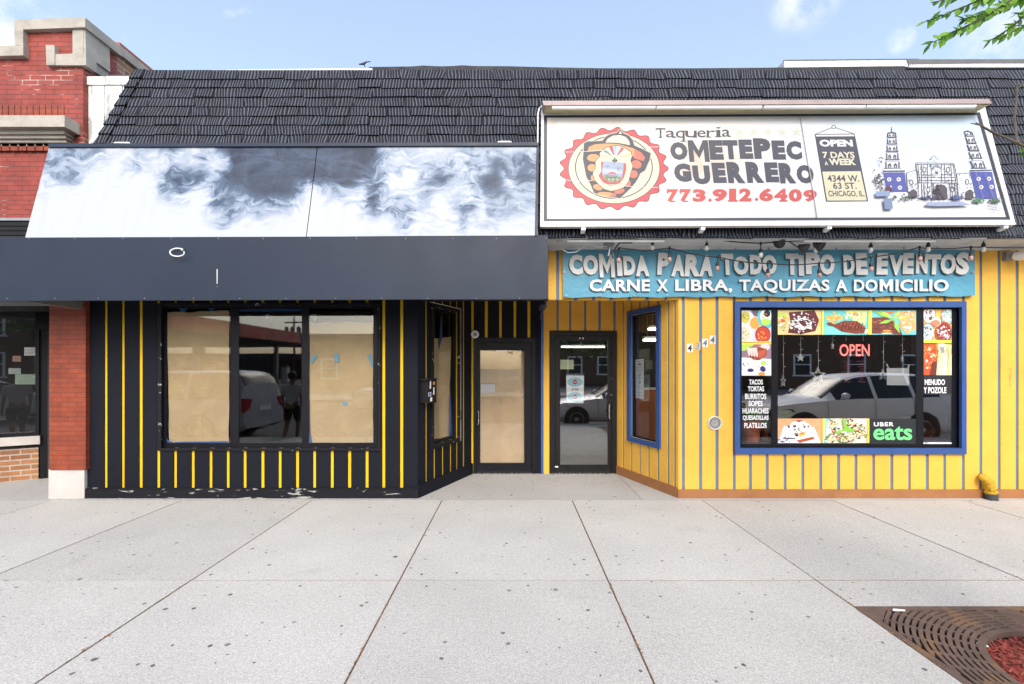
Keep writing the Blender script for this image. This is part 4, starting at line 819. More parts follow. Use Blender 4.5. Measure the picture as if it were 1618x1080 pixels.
# lamp hood
mb = MB(); HP = vert(4.96); mb.prism(HP, [(857, 159), (1563, 156), (1567, 163.2), (859, 166)], -.19, 0); obj('lamp_hood', mb, M('faded_pink_metal', sr(176, 158, 156, .75), .5, .14, 3, .1), SG)
mb = MB(); mb.prism(HP.sh(-.02), [(860, 166.2), (1561, 163.4), (1561, 166.6), (862, 169)], -.165, 0); obj('hood_lining', mb, M('yellowed_lining', sr(214, 202, 160, .75), .6, .2, 6, .2), SG)
for x0, x1, y in ((872, 1035, 167.8), (1037, 1203, 167.6), (1206, 1366, 167.2), (1368, 1540, 166.4)):
    mb = MB(); a = HP.sh(-.03).p(x0, y + 2.0); b = HP.sh(-.03).p(x1, y + 1.6); mb.tube([a, a + (b - a) * .02, b - (b - a) * .02, b], .021, 10); obj('tube', mb, m_white, SG)
mb = MB(); mb.tube([SIGN.p(848, 375, -.02), SIGN.p(849, 300, -.02), SIGN.p(850, 180, -.02), SIGN.p(852, 171, -.02), SIGN.p(858, 166, .02), SIGN.p(866, 166, .04)], .008, 6); obj('conduit', mb, m_white, SG)
mb = MB()
for x, y in ((922, 359.5), (1111, 359), (1311, 357.5), (1590, 356.5)): mb = MB(); mb.rect(SIGN, x - 3.2, y - 1.5, x + 3.2, y + 3.6, -.08, .0); mb.rect(SIGN, x - 1, y, x + 1, y + 2, .0, .004, mi=1); obj('mounting_foot', mb, [m_white, m_steel], SG)

# ---------------------------------------------------------------- blue banner
BA = FRONT.sh(.045); nx, ny = 60, 8; mb = MB(); qb = [(889, 393), (1540, 388.5), (1541, 467.5), (889.5, 469.5)]
def banner_mat():
    m, ns, ls, bs = base_mat('blue_banner_vinyl'); v = coords(ns, ls); f = noise_fac(ns, ls, v, 2.2, .3, .7, 5, .6, .5, 0, 1)
    c = mixc(ns, ls, f, sr(84, 164, 196, .66), sr(104, 182, 208, .68)); st = noise_fac(ns, ls, coords(ns, ls, (3, 1, 1)), 3, .62, .85, 6, .6, .5, 0, .35)
    ls.new(mixc(ns, ls, st, c, sr(76, 130, 160, .7)), bs.inputs['Base Color']); bs.inputs['Roughness'].default_value = .42
    h = N(ns, 'TexNoise', i_Scale=3.5, i_Detail=3.0, i_Distortion=1.0); ls.new(v, h.inputs['Vector']); bump(ns, ls, bs, h.outputs[0], .35, .03); return m
BN = thing('banner', (2.8, 5.28, 2.35), 'light blue vinyl banner advertising food for all kinds of events across the yellow header', 'banner')
for j in range(ny + 1):
    for i in range(nx + 1):
        u, v = i / nx, j / ny; x, y = quadp(u, v, qb); y += (.9 * math.sin(u * 61) if j in (0, ny) else 0); mb.v.append(BA.p(x, y, .006 * math.sin(u * 23 + v * 2) * math.sin(v * 3.1)))
for j in range(ny):
    for i in range(nx): a = j * (nx + 1) + i; mb.f.append((a, a + 1, a + nx + 2, a + nx + 1)); mb.c.append((1, 1, 1)); mb.m.append(0); mb.r.append(0)
obj('sheet', mb, banner_mat(), BN)
mb = MB(); k8 = (860, 360, 4.258); k9 = (1200, 360, 3.871); TL = sr(226, 226, 222, .8); SHD = sr(44, 58, 70, .8)
L1 = [('COMIDA', k8, [(168, 178, 258, 313), (262, 180, 362, 315), (370, 172, 472, 332), (490, 215, 524, 322), (533, 188, 612, 318), (613, 185, 705, 324)]), ('PARA', k8, [(763, 166, 842, 315), (857, 180, 947, 325), (948, 178, 1052, 325), (1045, 180, 1138, 325)]),
      ('TODO', k8, [(1190, 172, 1273, 316), (1275, 190, 1374, 315), (1384, 180, 1464, 312), (1467, 180, 1564, 312)]), ('TIPO', k9, [(160, 155, 240, 287), (240, 166, 272, 292), (283, 150, 372, 282), (370, 158, 460, 285)]),
      ('DE', k9, [(514, 164, 582, 286), (590, 152, 660, 286)]), ('EVENTOS', k9, [(718, 152, 787, 285), (793, 165, 882, 288), (878, 152, 944, 281), (958, 158, 1030, 278), (1028, 160, 1110, 284), (1108, 158, 1202, 283), (1202, 148, 1284, 285)])]
off = .012
for kk in range(2):
    for i, (w, k, bx) in enumerate(L1): letters(mb, BA, w, bx, *k, off + kk * .003, (SHD, TL)[kk], .06, R.uniform(-.06, .06) if 0 else (.06, -.05, .05, .02, .05, -.04)[i], (-1.7, 0)[kk], (1.6, 0)[kk])
    for w, x0, x1 in (('CARNE', 931.6, 1027), ('X', 1038, 1055.6), ('LIBRA,', 1067, 1157), ('TAQUIZAS', 1168, 1310.6), ('A', 1320.6, 1338.7), ('DO', 1349.3, 1386.5), ('M', 1389.9, 1410.5), ('ICILIO', 1415, 1498.9)):
        d = 2.6 if ',' in w or 'Q' in w else 0
        mb.text(BA, w, x0 + (-1.2, 0)[kk], 441.2 + (1.4, 0)[kk], x1 + (-1.2, 0)[kk], 460 + d + (1.4, 0)[kk], off + kk * .003, (SHD, sr(236, 238, 238, .82))[kk], .03, 0, 1.06)
obj('lettering', mb, m_print, BN)
mb = MB()
for i in range(13):
    for y in (qb[0][1] + 2.5 - i * .37, 467.0): mb.lathe(BA.p(895 + i * 53.3, y, .008), (0, -1, 0), [(.012, 0), (.012, .004), (.006, .005), (.005, .001)], 10)
for y in (430,): mb.lathe(BA.p(1537, y, .008), (0, -1, 0), [(.012, 0), (.012, .004), (.006, .005)], 10); mb.lathe(BA.p(892, y, .008), (0, -1, 0), [(.012, 0), (.012, .004), (.006, .005)], 10)
objs('grommet', mb, m_steel, BN)
# ---------------------------------------------------------------- lights and fittings under the eave
WP = vert(5.08)
m_bulb = M('clear_bulb', (.62, .60, .57), .12, .05, 5, 0); m_bulb2 = M('amber_bulb', (.42, .26, .22), .15, .1, 5, 0)
def strand(label, wire, drops, mb_, dropw):
    t = thing('string_light', WP.p(*wire[len(wire) // 2]), label, 'string lights', 'string lights under the eave')
    pts = []
    for a, b in zip(wire, wire[1:]):
        for i in range(6): u = i / 6; pts.append(WP.p(a[0] + (b[0] - a[0]) * u, a[1] + (b[1] - a[1]) * u + 2.2 * math.sin(math.pi * u) * (abs(b[0] - a[0]) > 40)))
    pts.append(WP.p(*wire[-1])); mb = MB(); mb.tube(pts, .0065, 6); obj('wire', mb, m_blackp, t)
    for x, y0, y1 in drops:
        a, b = WP.p(x, y0), WP.p(x + R.uniform(-1, 1), y1); d = (b - a); mb = MB()
        mb.tube([a + Vector((0, 0, .012)), a + d * .35], .006, 6); mb.lathe(a + d * .35, d, [(.008, 0), (.019, .02), (.021, .055), (.019, .06)], 10); mb.lathe(a + Vector((0, 0, .02)), (0, 0, -1), [(.008, 0), (.014, .02), (.006, .04)], 8)
        obj('socket', mb, m_blackp, t)
        mb = MB(); mb.lathe(b - d.normalized() * .058, d, [(.016, 0), (.021, .014), (.024, .035), (.02, .055), (.008, .066)], 12); obj('bulb', mb, mb_, t)
    return t
strand('upper string of clear bulbs looped below the shingle edge', [(966, 380), (990, 378), (1030, 374.5), (1117, 375.2), (1203, 384), (1243, 381), (1290, 373.5), (1377, 375), (1466, 374), (1555, 374.5), (1700, 376)], [(1031, 375, 394), (1117, 376, 395), (1202, 385, 406), (1289, 375, 398), (1376, 376, 398), (1467, 375, 397), (1554, 375, 397)], m_bulb, 0)
strand('lower string of amber bulbs sagging across the blue banner', [(963, 401), (980, 391.5), (1020, 396), (1057, 391.5), (1140, 407), (1215, 416), (1294, 415.5), (1375, 406), (1450, 391), (1534, 390), (1700, 388)], [(978, 393, 414), (1058, 392, 413), (1134, 406, 427), (1213, 416, 438), (1294, 416, 438), (1376, 406, 428), (1453, 391, 412), (1534, 391, 411)], m_bulb2, 0)
for x0, x1, lab in ((893, 1052, 'white tube light under the eave above the word comida'), (1266, 1478, 'longer white tube light under the eave near its middle')):
    y = 4.99; zz = H - (379 - CY) * y / F; a, b = (x0 - CX) * y / F, (x1 - CX) * y / F
    t = thing('tube_light', ((a + b) / 2, y, zz), lab, 'tube light', 'tube lights under the eave')
    mb = MB(); mb.box(a, b, y - .03, y + .03, zz + .005, 2.94); obj('housing', mb, m_white, t)
    mb = MB(); mb.tube([Vector((a + .02, y - .02, zz - .012)), Vector((b - .02, y - .02, zz - .012))], .017, 8); obj('tube', mb, m_white, t)
def flood(x, y, lab, heads):
    p = WP.p(x, y); t = thing('flood_lamp', p, lab, 'lamp', 'flood lamps under the eave'); mb = MB()
    mb.lathe(p + Vector((0, 0, .06)), (0, 0, -1), [(.06, 0), (.06, .02), (.035, .035)], 14); obj('mount', mb, m_blackp, t)
    for hx, hy, tilt in heads:
        q = WP.p(hx, hy); mb = MB(); ax = Vector((tilt, -.55, -.6)); mb.tube([p, p + (q - p) * .6 + Vector((0, 0, -.02)), q], .008, 6)
        mb.lathe(q - ax.normalized() * .05, ax, [(.018, 0), (.028, .02), (.056, .07), (.062, .10), (.055, .102), (.05, .085)], 14); obj('lamp_head', mb, m_blkm, t)
m_blkm = M('dusty_black_metal', (.05, .05, .052), .5, .3, 20, .1)
flood(1244, 379, 'twin headed black flood lamp under the eave above the word tipo', [(1234, 381, -.8), (1268, 391, .8)])
flood(1284, 380, 'small black flood lamp pointing down beside the twin headed one', [(1292, 387, .5)])
p = WP.p(991, 379); mb = MB(); q = [(-.085, .0), (-.07, .03), (.02, .036), (.07, .02), (.085, -.004), (.06, -.03), (-.05, -.032)]
mb.hull([p + Vector((a, -.03, b)) for a, b in q], [p + Vector((a, .03, b)) for a, b in q]); mb.tube([p + Vector((-.06, 0, -.01)), WP.p(975, 388), WP.p(966, 401), WP.p(969, 408)], .008, 6)
tag(obj('cable_box', mb, m_blackp), 'black cable junction hanging above the word comida', 'cable box')
p = WP.p(963, 386); mb = MB(); mb.box(p.x - .05, p.x + .05, p.y - .02, p.y + .1, p.z - .012, p.z + .06); mb.tube([p, WP.p(963, 396), WP.p(961, 404)], .012, 6)
tag(obj('cable_bracket', mb, m_steel), 'small grey cable bracket beneath the soffit left of the junction', 'bracket')
mb = MB(); mb.tube([WP.p(x, y) for x, y in ((889, 394), (897, 399), (910, 398), (925, 388), (933, 386), (945, 391), (958, 389))], .0035, 5); tag(obj('loose_wire', mb, m_white), 'thin white loose wire dangling over the top left of the banner', 'wire')
# bullet camera
p = FRONT.p(1594, 404); t = thing('security_camera', p, 'white bullet security camera at the right end of the yellow wall', 'camera')
mb = MB(); mb.rect(FRONT, 1590.5, 397.5, 1601, 410.5, 0, .05); obj('mount', mb, m_steel, t)
mb = MB(); a = FRONT.p(1599, 405, .05); ax = Vector((.35, -.9, -.12)); mb.lathe(a, ax, [(.02, 0), (.045, .02), (.05, .05), (.052, .16), (.047, .165), (.04, .15)], 18); obj('body', mb, m_white, t)
mb = MB(); mb.lathe(a + ax.normalized() * .149, ax, [(.038, 0), (.03, .006), (.01, .01)], 14); obj('lens', mb, m_blackp, t)
# round wall vent, bell, house numbers, letter box, valve
p = FRONT.p(1129, 668); t = thing('wall_vent', p, 'round white perforated vent on the yellow wall beside the shop window', 'vent')
mb = MB(); mb.lathe(p, (0, -1, 0), [(.083, 0), (.083, .014), (.074, .02), (.066, .014), (.066, .008)], 28); obj('rim', mb, M('worn_vent_metal', (.55, .54, .5), .5, .2, 20, .1, 60, wear=((.12, .09, .06), .6, 30)), t)
mb = MB(); mb.lathe(p, (0, -1, 0), [(.066, .002), (.066, .009), (.001, .012)], 24)
for rr, k in ((.012, 5), (.03, 11), (.046, 17), (.059, 21)):
    for i in range(k): a = 6.283 * i / k + rr * 60; mb.lathe(p + Vector((rr * math.cos(a), -.0115, rr * math.sin(a))), (0, -1, 0), [(.0066, 0), (.0066, .002)], 6, mi=1)
obj('grille', mb, [M('vent_face', (.6, .6, .57), .5), m_blackp], t)
p = DOOR.p(750.5, 528); t = thing('alarm_bell', p, 'small round white alarm sounder at the top left of the papered door', 'alarm')
mb = MB(); mb.lathe(p, (0, -1, 0), [(.058, 0), (.058, .03), (.045, .045), (.03, .042), (.028, .03)], 20); obj('housing', mb, m_white, t)
mb = MB(); mb.lathe(p + Vector((0, -.03, 0)), (0, -1, 0), [(.026, 0), (.02, .012), (.006, .014)], 14); obj('speaker', mb, m_steel, t)
for s_, x, y, c, bg_, lab in (('4', 1090, 549.5, (.012, .012, .013), (.78, .78, .74), 'black figure 4 on a white tile, first of the house number'), ('3', 1102, 546.5, sr(126, 160, 190, .8), None, 'pale blue figure 3, second of the house number'), ('4', 1114, 541.5, sr(110, 128, 150, .8), (.70, .70, .66), 'bluish figure 4 on a pale tile, third of the house number'), ('4', 1126, 536.5, sr(96, 102, 108, .8), (.66, .66, .62), 'grey figure 4 set highest, last of the house number')):
    mb = MB(); mb.rect(FRONT, x - 4.6, y - 6.6, x + 4.6, y + 6.6, .0, .003, bg_ or YEL); mb.text(FRONT, s_, x - 3.4, y - 5.4, x + 3.4, y + 5.4, .005, c, .03, -.12)
    tag(obj('house_number', mb, m_printm), lab, 'house number', 'house number figures')
t = thing('letter_box', ANGL.p(680, 636), 'black metal letter box plastered with stickers on the black entrance corner', 'letter box')
mb = MB(); mb.prism(ANGL, [(677, 600), (690, 599), (689.5, 635.5), (676.5, 637)], .0, .11); mb.prism(ANGL, [(676, 598.2), (691, 597), (691, 599.6), (676, 601)], .0, .122); obj('box', mb, m_aluY, t)
mb = MB(); LB = ANGL.sh(.11)
for q, c in ((((679.3, 601.6), (681.3, 601.4), (681, 613.6), (679, 614)), (.6, .6, .6)), (((676.7, 619.6), (681.6, 619), (681.4, 625.8), (676.6, 626.4)), sr(150, 160, 180)), (((680, 628), (683, 627.4), (682.8, 633.6), (679.6, 634)), (.7, .7, .7)), (((684.6, 612), (686.6, 611.6), (686.4, 623), (684.4, 623.4)), (.62, .6, .56)), (((684.8, 603), (687, 602.6), (686.8, 607.4), (684.8, 607.8)), sr(200, 150, 90))):
    mb.flat(LB, q, .001, c)
mb.flat(LB, ((678, 621), (680, 620.8), (680, 624.6), (678, 625)), .001, sr(50, 60, 90))
objs('sticker', mb, m_printm, t)
mb = MB(); m_valve = M('yellow_valve_paint', sr(226, 182, 40, .62), .55, .25, 12, .2, 40, wear=(sr(120, 86, 30), .66, 18)); a = FRONT.p(1553, 755, .02)
t = thing('pipe_valve', FRONT.p(1565, 789, .06), 'yellow painted pipe valve rising from the pavement against the yellow wall', 'valve')
P_ = lambda x, y, o=.07: FRONT.p(x, y, o)
mb.tube([P_(1552, 751, .0), P_(1553, 754, .06), P_(1557, 757, .075), P_(1562.5, 762, .075), P_(1564, 768, .075), P_(1565, 776, .075), P_(1566, 781, .075)], [.03, .038, .044, .05, .048, .045, .048], 14)
for x, y, r in ((1556, 756, .048), (1563.5, 767, .055), (1565.2, 777, .062)): mb.lathe(P_(x, y, .075) + Vector((0, 0, .015)), (.12, 0, -1), [(r - .01, 0), (r, .008), (r, .026), (r - .01, .034)], 12)
mb.box(P_(1558, 773).x, P_(1560, 773).x, P_(1558, 773).y - .03, P_(1558, 773).y, P_(1558, 777).z, P_(1558, 768).z); mb.tube([P_(1565, 774, .12), P_(1571, 772.5, .12), P_(1571, 778, .12)], .014, 6); obj('valve_body', mb, m_valve, t)
mb = MB(); mb.lathe(Vector((P_(1565.5, 789).x, P_(1565, 789, .075).y, .0)), (0, 0, 1), [(.062, 0), (.058, .03), (.064, .045), (.056, .09)], 12); obj('pipe_foot', mb, m_blkm, t)

# ---------------------------------------------------------------- brown paper and tape in the black shop
def kraft():
    m, ns, ls, bs = base_mat('brown_kraft_paper'); v = coords(ns, ls); f = noise_fac(ns, ls, v, 2.5, .3, .7, 6, .6, 1.0, .86, 1.1)
    cc = N(ns, 'CombineColor'); [ls.new(f, cc.inputs[i]) for i in range(3)]
    ls.new(mixc(ns, ls, 1.0, sr(208, 180, 136, .82), cc.outputs[0], 'MULTIPLY'), bs.inputs['Base Color']); bs.inputs['Roughness'].default_value = .8
    h = N(ns, 'TexNoise', i_Scale=3.2, i_Detail=5.0, i_Distortion=1.8); ls.new(v, h.inputs['Vector']); bump(ns, ls, bs, h.outputs[0], .55, .03); return m
m_kraft = kraft(); m_tape = M('blue_masking_tape', sr(40, 84, 150, .75), .7, .1); m_tape2 = M('pale_blue_tape', sr(112, 160, 178, .75), .7, .1)
def paper(pl, q, off, label, tapes, seed, curl=.012):
    mb = MB(); nx, ny = 22, 34; rr = random.Random(seed)
    for j in range(ny + 1):
        for i in range(nx + 1):
            u, v = i / nx, j / ny; x, y = quadp(u, v, q); e = (i in (0, nx)) or (j in (0, ny))
            if i in (0, nx): x += 1.1 * noise.noise(Vector((seed, v * 5, 0)))
            if j in (0, ny): y += 1.6 * noise.noise(Vector((u * 4, seed, 3)))
            w_ = noise.noise(Vector((u * 2.2 + seed, v * 3.4, 1.7))) + .5 * noise.noise(Vector((u * 5 + seed, v * 7 + u * 3, 4)))
            mb.v.append(pl.p(x, y, off + curl * (w_ - .7)))
    for j in range(ny):
        for i in range(nx): a = j * (nx + 1) + i; mb.f.append((a, a + 1, a + nx + 2, a + nx + 1)); mb.c.append((1, 1, 1)); mb.m.append(0); mb.r.append(0)
    o = obj('paper_sheet', mb, m_kraft); tag(o, label, 'brown paper', 'sheets of brown paper behind the glass'); 
    if tapes:
        mb = MB()
        for q_, c in tapes: mb.flat(pl, q_, off + .006, mi=c)
        objs('tape', mb, [m_tape, m_tape2], o)
    return o
IN = FRONT.sh(-.036)
paper(IN, [(263.5, 493.5), (362, 490.5), (362, 699), (268, 701.5)], -.004, 'brown paper filling the left pane of the wide black window', [([(262, 692.5), (272, 698), (275, 701), (266, 701)], 0), ([(275, 698), (360, 696.8), (360.5, 699.6), (280, 701)], 0), ([(283, 487), (296, 487), (293, 492), (286, 493)], 0), ([(330, 487), (340, 487), (336, 491), (331, 491)], 0)], 3)
paper(IN, [(487.6, 509), (589.5, 508.5), (589.5, 702), (490.5, 702)], -.004, 'brown paper filling the right pane of the wide black window', [([(489, 569), (498, 558.5), (502, 562), (492, 575)], 1), ([(528.5, 558), (535, 557.5), (535.5, 572), (529, 572.5)], 1), ([(579.5, 561), (586, 559), (589.5, 575), (589, 582)], 1), ([(542, 634), (548.5, 634.5), (549, 640), (543, 641)], 1), ([(485.5, 615), (488.5, 615), (489.5, 690), (486.5, 690)], 0), ([(486, 684), (490, 684), (493, 699), (488, 701)], 0)], 8)
t_ = [((378, 488.4), (477, 487.6), (477, 491.5), (378, 492)), ((427, 497), (430.5, 497), (429.5, 509), (425.5, 508.5))]
for q, lb in zip(t_, ('long strip of blue masking tape along the top of the middle pane', 'short upright bit of blue masking tape near the top of the middle pane')): mb = MB(); mb.prism(IN, q, -.003, -.001); tag(obj('masking_tape', mb, m_tape), lb, 'tape')
for q, lb in (([(419.5, 496.5), (424.5, 496), (425, 503), (420, 504)], 'square pale paper scrap beside the blue tape on the middle pane'), ([(491, 496.5), (499, 496), (501, 503), (497, 507), (494, 503)], 'ragged pale paper scrap above the sheet in the third pane')): mb = MB(); mb.prism(IN, q, -.003, -.001, (.35, .34, .3)); tag(obj('paper_scrap', mb, m_printm), lb, 'paper scrap')
AI = ANGL.sh(-.056)
paper(AI, [(684, 535), (713, 532), (709, 690), (684, 694)], -.004, 'brown paper hanging in the narrow angled side window', [([(696.5, 500), (698.6, 500), (699, 533), (693, 554), (695, 524)], 0), ([(710, 624), (713, 624), (716, 688), (709, 690)], 0)], 15)
DI = DOOR.sh(-.034)
paper(DI, [(757.5, 554.5), (829.5, 555), (829.5, 732), (757.5, 732)], -.006, 'crumpled brown paper covering the glass of the black door', [], 21, .022)
mb = MB(); mb.rect(DOOR.sh(-.031), 783.5, 552.6, 801.5, 554.6, -.001, .0); tag(obj('paper_scrap', mb, m_white), 'thin white strip of paper above the sheet in the black door', 'paper scrap')
def note(pl, q, off, label, lines, bgc=(.56, .56, .55), ink=(.2, .2, .22), cat='notice', extra=None, seed=1, lw=.55):
    mb = MB(); mb.prism(pl, q, off - .001, off, bgc); rr = random.Random(seed)
    for (u0, v, u1, kind) in lines:
        if kind == 'w':
            u = u0
            while u < u1:
                w_ = rr.uniform(.03, .11); a, b = quadp(u, v, q), quadp(min(u + w_, u1), v, q); n_ = 3
                mb.line(pl, [(a[0] + (b[0] - a[0]) * i / 3, a[1] + (b[1] - a[1]) * i / 3 + rr.uniform(-.5, .5)) for i in range(4)], lw, off, ink); u += w_ + .03
        else: mb.line(pl, [quadp(u0, v, q), quadp(u1, v, q)], kind, off, ink)
    if extra: extra(mb, pl, q, off)
    return tag(obj('notice', mb, m_printm), label, cat, 'notices taped inside the glass')
note(DOOR.sh(-.031), [(759.5, 606.5), (782, 606.5), (782, 620), (759.5, 620)], .0, 'small white printed notice at the left of the papered door', [(.12, .2, .9, 'w'), (.1, .38, .85, 'w'), (.1, .55, .9, 'w'), (.3, .72, .7, 'w'), (.1, .86, .9, 'w')], ink=(.35, .38, .42))
note(DOOR.sh(-.028), [(884.5, 568), (906.5, 568), (906.5, 583), (884.5, 583)], .0, 'pale green handwritten note at the top left of the glass door', [(.1, .3, .9, 'w'), (.1, .52, .95, 'w'), (.1, .76, .9, 'w')], bgc=sr(206, 216, 176, .8), ink=(.35, .38, .3), seed=4)
def stops(mb, pl, q, off):
    B_ = sr(150, 200, 212, .8)
    for v0, v1 in ((.05, .43), (.58, .97)):
        a, b = quadp(.05, v0, q), quadp(.95, v1, q); mb.rect(pl, a[0], a[1], b[0], b[1], off, off + .0005, sr(228, 236, 238, .8)); c = ((a[0] + b[0]) / 2, (a[1] + b[1]) / 2)
        mb.ell(pl, c[0], c[1], 12.2, 7.6, off + .001, B_, 24); mb.ell(pl, c[0], c[1], 3.9, 3.9, off + .001, sr(168, 36, 44, .8), 8, rot=rad(22.5)); mb.text(pl, 'STOP', c[0] - 2.8, c[1] - 1.2, c[0] + 2.8, c[1] + 1.2, off + .001, (.8, .8, .8), .02)
    for u in (.33, .41, .52, .6, .66): a = quadp(u, .505, q); mb.rect(pl, a[0] - .7, a[1] - 1.6, a[0] + .7, a[1] + 1.6, off, off + .001, (.08, .08, .09))
note(DOOR.sh(-.028), [(894.5, 592.5), (923, 593), (922, 637), (895.5, 636.5)], .0, 'white and blue poster with two red stop signs on the glass door', [], extra=stops)
ai = ANGR.sh(-.052)
def lng(mb, pl, q, off):
    mb.text(pl, 'SE', *quadp(.28, .10, q), *quadp(.72, .15, q), off + .001, (.03, .03, .03), .04)
    for v in (.40, .58): c = quadp(.5, v, q); mb.ell(pl, c[0], c[1], 1.6, 2.4, off + .001, (.06, .06, .07), 10); mb.ell(pl, c[0], c[1], .7, 1.1, off + .001, (.7, .7, .7), 8)
note(ai, [(1004.2, 568), (1017, 566.5), (1017.5, 630.5), (1004.5, 628.5)], .0, 'long white printed notice in the narrow blue framed window', [(.1, .05, .9, 'w'), (.1, .2, .9, 'w'), (.1, .25, .9, 'w'), (.1, .3, .9, 'w'), (.2, .46, .85, 'w'), (.1, .5, .9, .4), (.2, .68, .8, 'w'), (.2, .74, .8, 'w'), (.2, .84, .8, 'w'), (.15, .92, .9, 'w')], extra=lng, ink=(.12, .12, .14))
note(IN, [(1401, 581.5), (1436.5, 581), (1436.5, 608.5), (1401.5, 608)], -.002, 'white handwritten sheet taped up inside the wide shop window', [(.08, .12, .7, 'w'), (.15, .26, .9, 'w'), (.1, .42, .95, 'w'), (.25, .56, .8, 'w'), (.05, .74, .95, 'w'), (.05, .88, .98, 'w')], ink=(.5, .5, .5), seed=9, extra=lambda mb, pl, q, off: [mb.flat(pl, z, .0, (.3, .3, .3)) for z in ([(1400, 575), (1402, 574.5), (1405, 581), (1403, 581.5)], [(1435, 576), (1437.5, 576), (1436, 582), (1433.5, 582)])])

# ---------------------------------------------------------------- printed food posters and lettering in the yellow shop window
POS = FRONT.sh(-.0255)
class Food:
    def __init__(s, x0, y0, x1, y1, bgc, seed):
        s.q = (x0, y0, x1, y1); s.m = MB(); s.r = random.Random(seed); s.m.rect(POS, x0, y0, x1, y1, -.003, .0, bgc)
    def xy(s, u, v): return s.q[0] + u * (s.q[2] - s.q[0]), s.q[1] + v * (s.q[3] - s.q[1])
    def poly(s, pts, c): # clipped to the sheet
        s.m.flat(POS, [s.xy(min(1, max(0, u)), min(1, max(0, v))) for u, v in pts], .0008, c); return s
    def e(s, cx, cy, rx, ry, c, k=22, rot=0):
        w_, h = s.q[2] - s.q[0], s.q[3] - s.q[1]; a = w_ / h
        pts = []
        for i in range(k):
            t = 6.2832 * i / k; x, y = rx * math.cos(t), ry * math.sin(t) / a; pts.append((cx + x * math.cos(rot) - y * a * math.sin(rot) * 1.0, cy + (x * math.sin(rot)) * a * .6 + y * math.cos(rot)))
        return s.poly(pts, c)
    def bits(s, cx, cy, rx, ry, n_, cs, sz=(.012, .035), sq=1.0):
        for i in range(n_):
            t, q = s.r.uniform(0, 6.28), math.sqrt(s.r.random()); u, v = cx + rx * q * math.cos(t), cy + ry * q * math.sin(t)
            a = s.r.uniform(sz[0], sz[1]); asp = (s.q[2] - s.q[0]) / (s.q[3] - s.q[1]); ro = s.r.uniform(0, 3.14); k = 5
            s.poly([(u + a * s.r.uniform(.5, 1.2) * math.cos(ro + 6.28 * j / k), v + asp * a * sq * s.r.uniform(.4, 1.1) * math.sin(ro + 6.28 * j / k)) for j in range(k)], s.r.choice(cs))
        return s
    def end(s, label): return tag(obj('food_poster', s.m, m_print), label, 'food poster', 'food posters in the yellow shop window')
c_ = lambda r, g, b: sr(r, g, b, .92)
TEAL, YL, WHT, MAR, ORG, GRN, LGR = c_(110, 205, 200), c_(250, 215, 70), c_(245, 243, 238), c_(96, 32, 36), c_(236, 150, 60), c_(80, 150, 60), c_(186, 222, 90)
f = Food(1172, 490, 1218.5, 540.5, c_(222, 214, 222), 1); f.poly([(.3, 0), (.6, 0), (.5, .25), (.4, .15)], c_(110, 96, 112)); f.e(.13, .25, .22, .22, WHT).e(.12, .22, .17, .17, c_(212, 196, 84)).bits(.12, .2, .12, .1, 26, [c_(236, 226, 150), c_(180, 160, 60), c_(120, 140, 60)])
f.e(.45, .40, .19, .19, c_(240, 240, 236)).e(.45, .40, .175, .175, c_(232, 166, 70)); f.e(.85, .2, .32, .34, c_(92, 190, 200)).e(.82, .18, .2, .2, WHT).e(.86, .1, .11, .1, c_(24, 30, 40)).bits(.78, .2, .1, .12, 22, [ORG, c_(220, 90, 50), WHT]).e(.82, .36, .17, .1, LGR)
f.e(.1, .74, .24, .26, WHT).e(.09, .74, .2, .22, c_(226, 214, 178)).bits(.08, .74, .14, .16, 40, [c_(190, 170, 110), c_(240, 232, 210), c_(150, 160, 120)]); f.e(.72, .76, .26, .25, c_(150, 40, 30)).e(.72, .77, .235, .225, c_(206, 66, 36)).bits(.7, .78, .14, .16, 34, [c_(240, 176, 70), c_(250, 200, 110), c_(180, 40, 30)]); f.poly([(0, .98), (1, .96), (1, 1), (0, 1)], YL); f.end('poster of soup bowls and sauces, uppermost in the left pane')
f = Food(1172, 541, 1218.5, 593, c_(150, 120, 135), 2); f.poly([(0, 0), (1, 0), (1, .05), (0, .06)], YL).poly([(0, .05), (.4, .05), (.3, .22), (0, .25)], LGR).bits(.5, .1, .2, .08, 20, [ORG, c_(240, 180, 90), c_(230, 120, 60)]).e(.8, .13, .16, .1, c_(225, 210, 205))
f.poly([(0, .45), (1, .5), (1, 1), (0, 1)], WHT); f.poly([(.15, .2), (.3, .12), (.62, .14), (.86, .2), (.84, .38), (.62, .53), (.42, .54), (.24, .42)], c_(150, 62, 36)).poly([(.5, .28), (.84, .2), (.8, .36), (.62, .5)], c_(196, 90, 60))
for i in range(4): f.poly([(.16 + i * .085, .16), (.26 + i * .085, .15), (.3 + i * .085, .36 + .03 * i), (.24 + i * .085, .42)], c_(240, 214, 204)).poly([(.255 + i * .085, .15), (.268 + i * .085, .15), (.3 + i * .085, .36), (.285 + i * .085, .38)], c_(190, 130, 110))
f.bits(.5, .75, .5, .25, 60, [WHT, c_(226, 226, 232), c_(210, 214, 224), c_(60, 66, 90), c_(232, 220, 190)], (.01, .04)).e(.3, .84, .11, .05, c_(36, 44, 104)).e(.72, .8, .1, .09, c_(40, 46, 112), rot=-.6).e(.74, .62, .1, .06, LGR).e(.68, .95, .12, .05, ORG); f.end('poster of hands dipping a sandwich, below the soup bowls')
